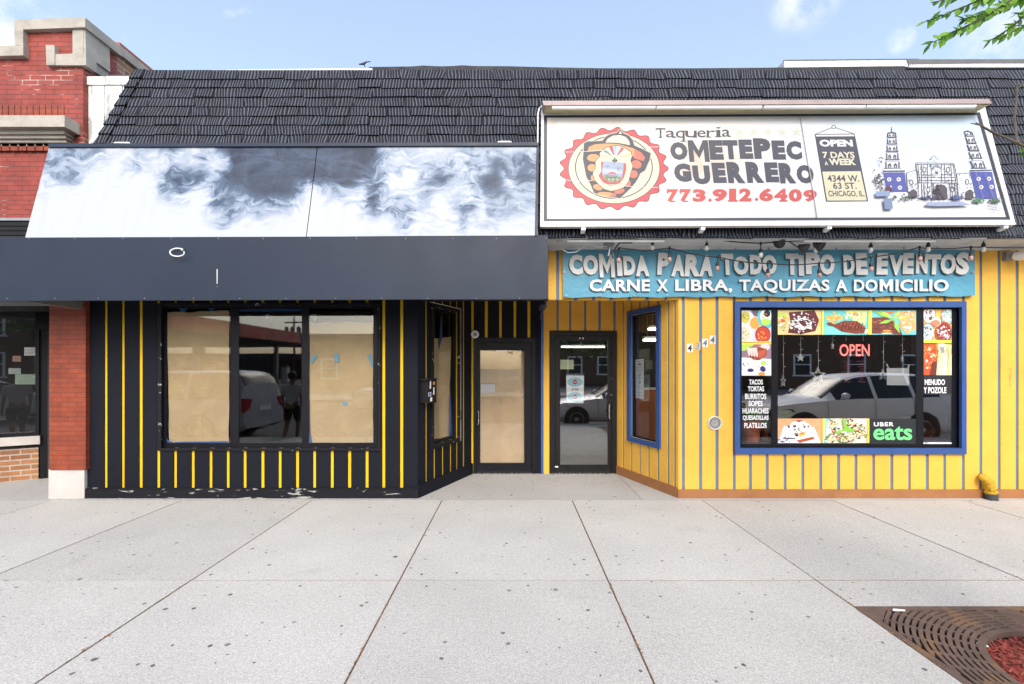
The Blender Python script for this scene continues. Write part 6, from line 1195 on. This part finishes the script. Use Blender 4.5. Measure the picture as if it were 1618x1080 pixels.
hub = P2(1680, -60, 2.35); limbs.tube([T0 + Vector((.05, -.08, 2.9)), (T0 + Vector((.05, -.08, 2.9))) * .5 + hub * .5 + Vector((0, 0, .12)), hub], [.03, .022, .013], 8)
for i, (x0, y0, x1, y1, dep, n_, ln) in enumerate(((1660, -45, 1466, 70, 2.35, 46, .062), (1650, -60, 1461, 34, 2.4, 36, .06), (1640, -35, 1500, 52, 2.28, 34, .06), (1650, -25, 1520, 30, 2.5, 40, .062), (1660, -20, 1560, 66, 2.2, 22, .05), (1680, -10, 1574, 62, 2.5, 20, .048), (1690, 10, 1600, 40, 2.3, 16, .05), (1640, -60, 1540, 6, 2.6, 40, .06), (1620, -50, 1490, -14, 2.3, 34, .06), (1690, -20, 1605, 22, 2.6, 24, .055), (1560, -40, 1471, 4, 2.5, 14, .055))): spray(P2(x0, y0, dep), P2(x1, y1, dep + R.uniform(-.15, .15)), n_, ln)
for i in range(6): limbs.tube([hub, P2((1660, 1650, 1640, 1650, 1660, 1690)[i], (-45, -60, -35, -25, -20, 10)[i], (2.35, 2.4, 2.28, 2.5, 2.2, 2.3)[i])], [.01, .006], 5)
# bare twigs before the roof
k0 = T0 + Vector((.03, -.05, 2.2)); k1 = P2(1650, 245, 2.3); limbs.tube([k0, k0 * .5 + k1 * .5 + Vector((0, 0, .05)), k1], [.02, .014, .009], 7)
limbs.tube([k1, P2(1618, 231, 2.3), P2(1590, 218, 2.31), P2(1565, 207, 2.3), P2(1549, 197.5, 2.31), P2(1541, 195.5, 2.3), P2(1534, 194.5, 2.3)], [.009, .0075, .0062, .006, .0042, .0036, .002], 6)
limbs.tube([P2(1549, 197.5, 2.31), P2(1541, 192.5, 2.3)], [.0036, .0015], 5); limbs.tube([P2(1607, 226, 2.3), P2(1605, 205, 2.32), P2(1602.5, 185, 2.33), P2(1605, 165, 2.33), P2(1606.5, 140, 2.34), P2(1607.5, 127, 2.33)], [.006, .0055, .0055, .005, .004, .0025], 6); limbs.tube([P2(1606, 142, 2.34), P2(1613, 134, 2.33), P2(1640, 110, 2.3)], [.004, .004, .003], 5)
limbs.tube([P2(1607, 226, 2.3), P2(1612, 221, 2.3), P2(1630, 228, 2.3)], [.004, .004, .003], 5)
for x, y, dxx, dz2 in ((1625, 240, -1, .15), (1624, 241, -.9, -.3), (1618, 236, -.6, .1), (1622, 238, -.8, -.05)): leaf(crown, P2(x, y, 2.3), Vector((dxx, R.uniform(-.3, .3), dz2)), Vector((.1, -.8, .6)), .045, R.choice(LG))
# the rest of the crown, outside the picture
for i in range(46):
    a, e = R.uniform(0, 6.283), R.uniform(.05, 1.2); st_ = T0 + Vector((.06, -.1, R.uniform(2.5, 4.9))); en = st_ + Vector((math.cos(a) * math.cos(e), math.sin(a) * math.cos(e), math.sin(e))) * R.uniform(.8, 1.7)
    if en.x < 1.9: continue
    if any(vis(st_ + (en - st_) * q) for q in (.35, .6, .8, 1, 1.12)): continue
    limbs.tube([st_, (st_ + en) / 2 + Vector((0, 0, .06)), en], [.016, .011, .004], 6)
    for j in range(7):
        s0 = st_ + (en - st_) * R.uniform(.4, 1); s1 = s0 + Vector((R.uniform(-1, 1), R.uniform(-1, 1), R.uniform(-.6, .7))) * .42
        if vis(s0) or vis(s1) or vis(s1 + (s1 - s0) * .2): continue
        spray(s0, s1, 16, .062)
obj('trunk', trunk, m_bark, TR); obj('limb', limbs, m_bark, TR); obj('crown', crown, m_leaf, TR)
# ---------------------------------------------------------------- what the street holds behind the camera (seen in the glass)
m_carw = M('white_car_paint', (.74, .75, .76), .34, .03, 3, 0, coat=.15); m_cars = M('silver_white_car_paint', (.62, .64, .67), .34, .03, 3, 0, coat=.15); m_van = M('pale_grey_van_paint', (.46, .47, .49), .25, .03, 3, 0, coat=.5)
m_cglass = M('car_glass', (.012, .014, .016), .16, .05, 3, 0); m_rim = M('alloy_rim', (.42, .42, .43), .3, .05, 8, 0, metal=.8); m_lampc = M('headlamp_lens', (.35, .36, .37), .1, .2, 20, 0); m_tail = M('red_tail_lamp', (.35, .02, .02), .2, .1, 8, 0)
m_trimb = M('black_car_trim', (.01, .01, .01), .4, .1)
def cat(t, pts): # smooth interpolation of station tuples by t
    for i in range(len(pts) - 1):
        if t <= pts[i + 1][0] or i == len(pts) - 2:
            p0, p1, p2, p3 = pts[max(i - 1, 0)], pts[i], pts[i + 1], pts[min(i + 2, len(pts) - 1)]; u = (t - p1[0]) / (p2[0] - p1[0]); u = max(0, min(1, u)); o = []
            for k in range(1, len(p1)):
                m1 = (p2[k] - p0[k]) / max(1e-6, p2[0] - p0[0]) * (p2[0] - p1[0]); m2 = (p3[k] - p1[k]) / max(1e-6, p3[0] - p1[0]) * (p2[0] - p1[0])
                o.append((2 * u ** 3 - 3 * u * u + 1) * p1[k] + (u ** 3 - 2 * u * u + u) * m1 + (-2 * u ** 3 + 3 * u * u) * p2[k] + (u ** 3 - u * u) * m2)
            return o
def car(name, label, x0, yn, sgn, st, pil, wheels, paint, wr=.34, tail=False, slope_f=None):
    q = 1 / S; L = st[-1][0]; hw = max(s[3] for s in st); yc = yn - hw * q
    T = thing(name, (x0 + sgn * L / 2 * q, yc, -.2), label, 'car' if 'van' not in name else 'minivan', 'vehicles parked along the kerb'); tr = lambda t, y, z: Vector((x0 + sgn * t * q, yc + y * q, -.2 + z * q))
    body, glz = MB(), MB(); n_ = 56; rings = []; ts = [L * i / n_ for i in range(n_ + 1)]
    for t in ts:
        zb, zt, w_, rw = cat(t, st); cab = zt - zb > .16; g = .26 + .12 * max(0, 1 - t / .25) + .12 * max(0, 1 - (L - t) / .25)
        half = [(w_ * .86, g), (w_ * .97, g + .12), (w_, .55), (w_ * .995, zb * .86), (w_ * .965, zb), (rw, zt - .05), (rw * .88, zt - .005), (rw * .45, zt + .012), (0, zt + .016)]
        rings.append(([tr(t, y, z) for y, z in half] + [tr(t, -y, z) for y, z in half[-2::-1]], cab, zb, zt)); K = len(half)
    m_ = len(rings[0][0]); isg = set()
    for i in range(n_):
        tm = (ts[i] + ts[i + 1]) / 2
        for j in range(m_ - 1):
            r0, r1 = rings[i][0], rings[i + 1][0]; side = j in (4, m_ - 6); top = 5 <= j <= m_ - 7
            gl = (side and any(a < tm < b for a, b in pil['side'])) or (top and any(a < tm < b for a, b in pil['screen']))
            (glz if gl else body).add([r0[j], r1[j], r1[j + 1], r0[j + 1]], [(0, 1, 2, 3)])
    body.add(rings[0][0], [tuple(range(m_))]); body.add(rings[-1][0], [tuple(range(m_))]); body.add([tr(0.3, -hw * .8, .24), tr(L - .3, -hw * .8, .24), tr(L - .3, hw * .8, .24), tr(.3, hw * .8, .24)], [(0, 1, 2, 3)])
    def weld(mb):
        d, idx = {}, []; nv = []
        for v in mb.v:
            k = (round(v.x, 5), round(v.y, 5), round(v.z, 5))
            if k not in d: d[k] = len(nv); nv.append(v)
            idx.append(d[k])
        mb.v = nv; mb.f = [tuple(dict.fromkeys(idx[i] for i in f)) for f in mb.f]; ok = [i for i, f in enumerate(mb.f) if len(f) > 2]
        mb.f, mb.c, mb.m, mb.r = [[z[i] for i in ok] for z in (mb.f, mb.c, mb.m, mb.r)]; return mb
    bd = obj('body', weld(body), paint, T, smooth=38); obj('glazing', weld(glz), m_cglass, T, smooth=38)
    for wx in wheels:
        for s_ in (1, -1):
            mb = MB(); mb.lathe(tr(wx, s_ * (hw - .192), wr), (0, s_, 0), [(wr * .62 * q, 0), (wr * .97 * q, .01), (wr * q, .03), (wr * q, .19), (wr * .95 * q, .205), (wr * .68 * q, .205), (wr * .66 * q, .18)], 28); w = obj('wheel', mb, m_rubber, T)
            mb = MB(); c = tr(wx, s_ * (hw - .012), wr); mb.lathe(c, (0, s_, 0), [(wr * .66 * q, -.02), (wr * .67 * q, .02), (wr * .60 * q, .022), (wr * .58 * q, -.01)], 28); mb.lathe(c, (0, s_, 0), [(.06, 0), (.06, .018), (.02, .022)], 12)
            for k in range(10): a = 6.283 * k / 10; e = Vector((math.cos(a), 0, math.sin(a))); f_ = Vector((-math.sin(a), 0, math.cos(a))) * .016; n2 = Vector((0, s_ * .014, 0)); b_ = [c + e * .04 - f_, c + e * .04 + f_, c + e * wr * .62 * q + f_ * 1.5, c + e * wr * .62 * q - f_ * 1.5]; mb.hull([v + n2 for v in b_], b_)
            obj('rim', mb, m_rim, w)
            mb = MB(); mb.lathe(tr(wx, s_ * (hw - .3), wr + .02), (0, s_, 0), [(wr * 1.16 * q, 0), (wr * 1.16 * q, (.3 + .003) * q), (.02, (.3 + .003) * q)], 30); obj('wheel_arch', mb, m_trimb, T)
    for s_ in (1, -1):
        zb, zt, w_, rw = cat(.35, st); mb = MB(); pts = [(.10, .62, zb * .78), (.16, .84, zb * .90), (.62, .99, zb * .93), (.72, .995, zb * .86), (.45, .98, zb * .76), (.12, .8, zb * .70)]
        fr = []
        for t, yy, z in pts: w2 = cat(t, st)[2]; fr.append(tr(t - .01, s_ * (w2 * (1.004 if yy > .9 else .995)), z))
        mb.hull(fr, [v + Vector((sgn * .03, -s_ * .05, 0)) for v in fr]); obj('headlight', mb, m_lampc if not slope_f else m_trimb, T)
        mb = MB(); t = L - .02; zb2 = cat(L - .3, st)[0]; w2 = cat(t - .1, st)[2]; pts = [tr(L + .012, s_ * w2 * .62, zb2 * .98), tr(L + .012, s_ * w2 * .99, zb2 * 1.02), tr(L + .012, s_ * w2 * .99, zb2 * (.74 if not tail else .70)), tr(L + .012, s_ * w2 * .74, zb2 * .78)]; mb.hull(pts, [v - Vector((sgn * .06, 0, 0)) for v in pts]); obj('tail_light', mb, m_tail, T)
        mt = pil['mirror']; zb3 = cat(mt, st)[0]; mb = MB(); mb.ball(tr(mt, s_ * (hw + .10), zb3 + .10), .11 * q, 14, 8, .62, 1.1, .72); mb.tube([tr(mt, s_ * hw * .93, zb3 + .02), tr(mt, s_ * (hw + .08), zb3 + .06)], .02, 6); obj('wing_mirror', mb, paint, T)
        for hx in pil['handles']: mb = MB(); z = cat(hx, st)[0] * .88; w3 = cat(hx, st)[2]; mb.tube([tr(hx, s_ * w3 * 1.0, z), tr(hx + .03, s_ * (w3 + .03), z), tr(hx + .17, s_ * (w3 + .03), z), tr(hx + .2, s_ * w3, z)], .012, 6); obj('door_handle', mb, paint, T)
        mb = MB()
        for sx_ in pil['seams']:
            z1 = cat(sx_, st)[0]; w3 = cat(sx_, st)[2]; mb.tube([tr(sx_, s_ * w3 * 1.002, .5), tr(sx_, s_ * w3 * 1.0, z1 * .86), tr(sx_, s_ * w3 * .967, z1)], .005, 4)
        obj('door_seam', mb, m_trimb, T)
    mb = MB(); w0 = cat(.02, st)[2]; zb0 = cat(.05, st)[0]; mb.hull([tr(-.02, a * w0 * .62, z) for a, z in ((-1, zb0 * .66), (1, zb0 * .66), (.92, zb0 * .9), (-.92, zb0 * .9))], [tr(.06, a * w0 * .62, z) for a, z in ((-1, zb0 * .66), (1, zb0 * .66), (.92, zb0 * .9), (-.92, zb0 * .9))]); mb.hull([tr(-.015, a * w0 * .8, z) for a, z in ((-1, .34), (1, .34), (.9, .46), (-.9, .46))], [tr(.06, a * w0 * .8, z) for a, z in ((-1, .34), (1, .34), (.9, .46), (-.9, .46))]); obj('grille', mb, m_trimb, T)
    mb = MB(); mb.hull([tr(L + .02, a, z) for a, z in ((-.26, .78), (.26, .78), (.26, .9), (-.26, .9))], [tr(L - .05, a, z) for a, z in ((-.26, .78), (.26, .78), (.26, .9), (-.26, .9))]); obj('number_plate', mb, m_white, T)
    return T
SED = [(0, .62, .64, .66, .5), (.12, .72, .75, .80, .62), (.5, .82, .86, .88, .72), (1.25, .92, .97, .91, .72), (1.45, .95, 1.0, .91, .70), (2.15, .98, 1.40, .91, .60), (2.7, .99, 1.46, .91, .60), (3.3, 1.0, 1.40, .91, .58), (3.95, 1.01, 1.10, .90, .62), (4.4, 1.0, 1.04, .87, .66), (4.62, .86, .9, .76, .6)]
SUV = [(0, .76, .78, .72, .55), (.12, .88, .91, .86, .7), (.5, .98, 1.02, .94, .78), (1.2, 1.06, 1.11, .96, .78), (1.4, 1.08, 1.14, .96, .76), (2.15, 1.13, 1.62, .96, .68), (2.6, 1.14, 1.72, .96, .67), (3.6, 1.16, 1.74, .96, .66), (4.3, 1.18, 1.66, .95, .63), (4.62, 1.16, 1.34, .93, .68), (4.78, .98, 1.0, .86, .7)]
VAN = [(0, .70, .72, .72, .55), (.12, .82, .86, .88, .7), (.6, .98, 1.02, .96, .78), (1.0, 1.06, 1.12, .98, .78), (1.9, 1.10, 1.70, .99, .76), (2.4, 1.11, 1.78, .99, .76), (4.0, 1.12, 1.80, .99, .76), (4.8, 1.12, 1.76, .98, .75), (5.0, 1.10, 1.5, .97, .78), (5.1, .95, .98, .94, .78)]
car('parked_sedan', 'white sedan parked nose to the camera at the kerb opposite the doors', .98, .68, 1, SED, dict(side=((1.62, 2.5), (2.58, 3.5)), screen=((1.47, 2.12), (3.35, 3.98)), mirror=1.75, handles=(2.45, 3.35), seams=(1.5, 2.54, 3.55)), (.86, 3.62), m_cars, .33)
car('parked_suv', 'white sport utility car parked at the kerb before the yellow shop window', 5.62, .68, 1, SUV, dict(side=((1.72, 2.62), (2.72, 3.55), (3.65, 4.3)), screen=((1.42, 2.1), (4.35, 4.64)), mirror=1.85, handles=(2.55, 3.5), seams=(1.5, 2.66, 3.6)), (.92, 3.8), m_carw, .37, slope_f=True)
car('parked_minivan', 'pale grey minivan parked at the kerb before the black shop', -5.95 - 5.1 / S, .70, 1, VAN, dict(side=((1.75, 2.55), (2.65, 3.6), (3.7, 4.75)), screen=((1.1, 1.85), (4.84, 5.02)), mirror=1.7, handles=(2.5, 2.75), seams=(1.5, 2.6, 3.65)), (.95, 4.0), m_van, .35, tail=True)
car('parked_sedan', 'white sedan parked across the road beside the fuel station', -1.5, -5.3, -1, SED, dict(side=((1.62, 2.5), (2.58, 3.5)), screen=((1.47, 2.12), (3.35, 3.98)), mirror=1.75, handles=(2.45, 3.35), seams=(1.5, 2.54, 3.55)), (.86, 3.62), m_carw, .33)
car('parked_sedan', 'white sedan parked at the kerb before the brick building', -12.6, .68, 1, SED, dict(side=((1.62, 2.5), (2.58, 3.5)), screen=((1.47, 2.12), (3.35, 3.98)), mirror=1.75, handles=(2.45, 3.35), seams=(1.5, 2.54, 3.55)), (.86, 3.62), m_carw, .33) if 0 else None
# the man walking away between the parked cars
PX, PY, PZ = -5.0, .42, -.2
def skin(name, verts, edges, mat_, parent, lv=2):
    me = bpy.data.meshes.new(name); k = 1 / S; me.from_pydata([(Vector(v[:3])) for v in verts], edges, []); o = bpy.data.objects.new(name, me); C.objects.link(o)
    sm = o.modifiers.new('skin', 'SKIN'); sm.use_smooth_shade = True; sv = me.skin_vertices[0].data
    for i, v in enumerate(verts): sv[i].radius = (v[3], v[4] if len(v) > 4 else v[3])
    sv[0].use_root = True; sb = o.modifiers.new('sub', 'SUBSURF'); sb.levels = sb.render_levels = lv
    dg = bpy.context.evaluated_depsgraph_get(); m2 = bpy.data.meshes.new_from_object(o.evaluated_get(dg)); bpy.data.objects.remove(o)
    m2.materials.clear(); m2.materials.append(mat_); m2.shade_smooth(); o2 = bpy.data.objects.new(name, m2); C.objects.link(o2); o2.parent = parent; LOC[o2] = LOC[parent]; return o2
MAN = thing('person', (PX, PY, PZ), 'man in a grey t-shirt and black shorts walking away beside the minivan', 'person')
m_skin = M('skin', (.20, .105, .065), .5, .08, 10, 0); m_shirt = M('grey_tshirt', (.36, .36, .37), .85, .1, 8, .2); m_short = M('black_shorts', (.012, .012, .014), .85, .1); m_hair = M('dark_hair', (.012, .01, .009), .7, .2, 30, .3); m_shoe = M('pale_trainers', (.5, .5, .5), .6, .1)
V = [(0, 0, .96, .13, .10), (0, .01, 1.14, .13, .095), (0, .015, 1.30, .16, .105), (0, .01, 1.43, .09, .08), (0, 0, 1.51, .052), (0, -.02, 1.58, .07, .085), (0, -.025, 1.68, .078, .095), (0, -.02, 1.76, .045, .05),
     (.10, 0, .88, .088), (.11, -.06, .50, .056), (.115, -.06, .32, .052), (.11, .02, .09, .034), (.115, -.07, .03, .03), (.12, -.13, .028, .022),
     (-.10, 0, .88, .088), (-.105, .05, .50, .056), (-.11, .12, .32, .052), (-.11, .24, .14, .034), (-.112, .18, .06, .03), (-.115, .12, .05, .022),
     (.19, .01, 1.40, .058), (.235, .03, 1.13, .042), (.235, -.04, .89, .027), (.235, -.06, .81, .026, .016), (-.19, .01, 1.40, .058), (-.235, .02, 1.13, .042), (-.24, -.06, .90, .027), (-.24, -.085, .82, .026, .016)]
E = [(0, 1), (1, 2), (2, 3), (3, 4), (4, 5), (5, 6), (6, 7), (0, 8), (8, 9), (9, 10), (10, 11), (11, 12), (12, 13), (0, 14), (14, 15), (15, 16), (16, 17), (17, 18), (18, 19), (2, 20), (20, 21), (21, 22), (22, 23), (2, 24), (24, 25), (25, 26), (26, 27)]
for hnd, s_ in ((23, 1), (27, -1)):                                                # four fingers and a thumb on each hand
    hx, hy, hz = V[hnd][:3]
    for dy, ln in ((-.026, .062), (-.009, .072), (.009, .068), (.024, .054)): b_ = len(V); V += [(hx, hy + dy, hz - .03, .0085), (hx - s_ * .01, hy + dy - .006, hz - .03 - ln, .007)]; E += [(hnd, b_), (b_, b_ + 1)]
    b_ = len(V); V += [(hx - s_ * .012, hy - .036, hz + .012, .010), (hx - s_ * .02, hy - .05, hz - .03, .008)]; E += [(hnd, b_), (b_, b_ + 1)]
skin('body', V, E, m_skin, MAN)
skin('shirt', [(0, 0, .90, .155, .12), (0, .01, 1.14, .15, .115), (0, .015, 1.31, .185, .125), (0, .01, 1.435, .11, .09), (.205, .01, 1.40, .08), (.235, .022, 1.20, .066), (-.205, .01, 1.40, .08), (-.235, .018, 1.20, .066)], [(0, 1), (1, 2), (2, 3), (2, 4), (4, 5), (2, 6), (6, 7)], m_shirt, MAN)
skin('shorts', [(0, 0, .97, .15, .115), (.10, 0, .86, .112), (.112, -.05, .54, .088), (-.10, 0, .86, .112), (-.108, .045, .54, .088)], [(0, 1), (1, 2), (0, 3), (3, 4)], m_short, MAN)
mb = MB(); mb.ball(Vector((PX, PY + .012 / S, PZ + 1.70 / S)), .096, 16, 10, .98, 1.1, 1.05); obj('hair', mb, m_hair, MAN)
mb = MB()
for s_ in (1, -1): mb.ball(Vector((PX + s_ * .085, PY, PZ + 1.635 / S)), .026, 8, 6, .5, .8, 1.2)
mb.ball(Vector((PX, PY - .115, PZ + 1.635 / S)), .018, 8, 6, .8, 1, 1.3); obj('face_feature', mb, m_skin, MAN)
for x, y, z, ry in ((.115, -.035, .0, 0), (-.112, .20, .06, .4)):
    mb = MB(); c = Vector((PX + x / S, PY + y / S, PZ + (z + .0) / S)); mb.ball(c + Vector((0, -.03, .05)), .06, 12, 8, .8, 2.1, .75); mb.box(c.x - .045, c.x + .045, c.y - .15, c.y + .09, c.z, c.z + .03); obj('shoe', mb, m_shoe, MAN)
# fuel station, houses, pole, trees beyond the road
m_red = M('red_canopy_panel', (.42, .035, .03), .4, .08, 3); m_tanb = brick_mat('tan_wall_brick', sr(176, 142, 100, .8), sr(160, 126, 88, .8), sr(150, 130, 110, .8)); m_brnb = brick_mat('brown_wall_brick', sr(120, 86, 60, .7), sr(104, 72, 52, .7), sr(130, 112, 96, .7))
G = thing('fuel_station', (-38, -40, -.2), 'fuel station across the road with a wide red edged canopy', 'fuel station')
mb = MB(); mb.box(-52, -24.5, -52, -22, 4.3, 5.5); obj('canopy', mb, m_red, G); mb = MB(); mb.box(-51.9, -24.6, -51.9, -22.1, 4.26, 4.3); obj('canopy_soffit', mb, M('canopy_lining', (.2, .2, .2), .6), G)
for x in (-47, -38, -29):
    for y in (-31, -45): mb = MB(); mb.box(x - .2, x + .2, y - .2, y + .2, -.2, 4.26); obj('column', mb, m_steel, G); mb = MB(); mb.box(x + .8, x + 1.5, y - .3, y + .3, -.2, 1.5); mb.box(x + .85, x + 1.45, y - .25, y + .25, 1.5, 1.75, mi=1); obj('fuel_pump', mb, [m_white, m_red], G)
mb = MB(); mb.box(-56, -26, -70, -58, -.2, 3.6); obj('shop', mb, M('dark_shop_wall', (.07, .07, .07), .8), G); mb = MB(); [mb.box(x, x + 2.6, -58.0, -57.95, .3, 2.5) for x in (-53, -49.5, -46, -36, -32.5)]; obj('shop_window', mb, m_cglass, G)
def house(name, label, x0, x1, yf, yb, h, mat_, wins, wz):
    T = thing(name, ((x0 + x1) / 2, yf, -.2), label, 'building', 'buildings across the road'); mb = MB(); mb.box(x0, x1, yb, yf, -.2, h); obj('wall', mb, mat_, T); mb = MB(); mb.box(x0 - .15, x1 + .15, yb - .1, yf + .18, h, h + .25); obj('coping', mb, m_stone, T)
    for z in wz:
        for x in wins:
            mb = MB(); mb.box(x - .75, x - .62, yf, yf + .06, z, z + 1.7); mb.box(x + .62, x + .75, yf, yf + .06, z, z + 1.7); mb.box(x - .62, x + .62, yf, yf + .06, z + 1.57, z + 1.7); mb.box(x - .62, x + .62, yf, yf + .06, z + .82, z + .9); mb.box(x - .85, x + .85, yf, yf + .12, z - .12, z); w = obj('window', mb, m_white, T); mb = MB(); mb.box(x - .62, x + .62, yf, yf + .03, z, z + 1.57); obj('pane', mb, m_cglass, w)
    return T
house('brick_flats', 'brown brick flats of two storeys across the road', 14, 40, -27, -39, 8.2, m_brnb, (16.5, 20.5, 24, 28.5, 33, 37), (.9, 4.3)); house('tan_shop', 'low tan brick shop across the road', -18.5, -7, -29, -40, 4.2, m_tanb, (-16, -10.5), (.6,)); house('brick_flats', 'brown brick house across the road behind the trees', 1, 11, -31, -40, 6.4, m_brnb, (3, 6, 9), (.9, 3.8))
PO = thing('utility_pole', (-33, -58, -.2), 'utility pole carrying three transformers beyond the fuel station', 'utility pole'); mb = MB(); mb.tube([Vector((-33, -58, -.2)), Vector((-33, -58, 9.2))], [.17, .11], 10); obj('pole', mb, m_bark, PO)
mb = MB(); mb.box(-34.4, -31.6, -58.1, -57.9, 8.2, 8.4); obj('crossarm', mb, m_bark, PO)
for x in (-33.9, -33, -32.1): mb = MB(); mb.lathe((x, -57.6, 6.6), (0, 0, 1), [(.28, 0), (.30, .1), (.30, .9), (.2, 1.0), (.05, 1.1)], 12); obj('transformer', mb, m_steel, PO)
def big_tree(x, y, h, label, seed):
    rr = random.Random(seed); T = thing('shade_tree', (x, y, -.2), label, 'tree', 'trees across the road'); mb = MB(); b = Vector((x, y, -.2)); top = b + Vector((rr.uniform(-.4, .4), 0, h * .62)); mb.tube([b, b + (top - b) * .5 + Vector((.1, 0, 0)), top], [.24, .18, .08], 10); cm = MB()
    for i in range(16):
        a = rr.uniform(0, 6.28); s0 = b + (top - b) * rr.uniform(.45, 1); e = s0 + Vector((math.cos(a), math.sin(a), rr.uniform(.1, 1.0))) * h * .28 * rr.uniform(.6, 1.1); mb.tube([s0, (s0 + e) / 2 + Vector((0, 0, .15)), e], [.07, .045, .015], 6)
        for j in range(130):
            o = e + Vector((rr.gauss(0, 1), rr.gauss(0, 1), rr.gauss(0, .8))) * h * .085; d = Vector((rr.uniform(-1, 1), rr.uniform(-1, 1), rr.uniform(-1, .6))); leaf(cm, o, d, Vector((.2, rr.uniform(-1, 1), 1)), rr.uniform(.22, .4), rr.choice([sr(60, 100, 36, .6), sr(80, 124, 44, .6), sr(46, 80, 32, .6)]))
    obj('trunk', mb, m_bark, T); obj('crown', cm, m_leaf, T)
big_tree(2.2, -15.5, 6.6, 'broad green tree across the road opposite the yellow door', 3); big_tree(6.8, -16.5, 7.4, 'taller green tree across the road opposite the yellow door', 5); big_tree(-14, -41.5, 6.6, 'green tree rising behind the low tan shop', 8)
bpy.context.view_layer.update()
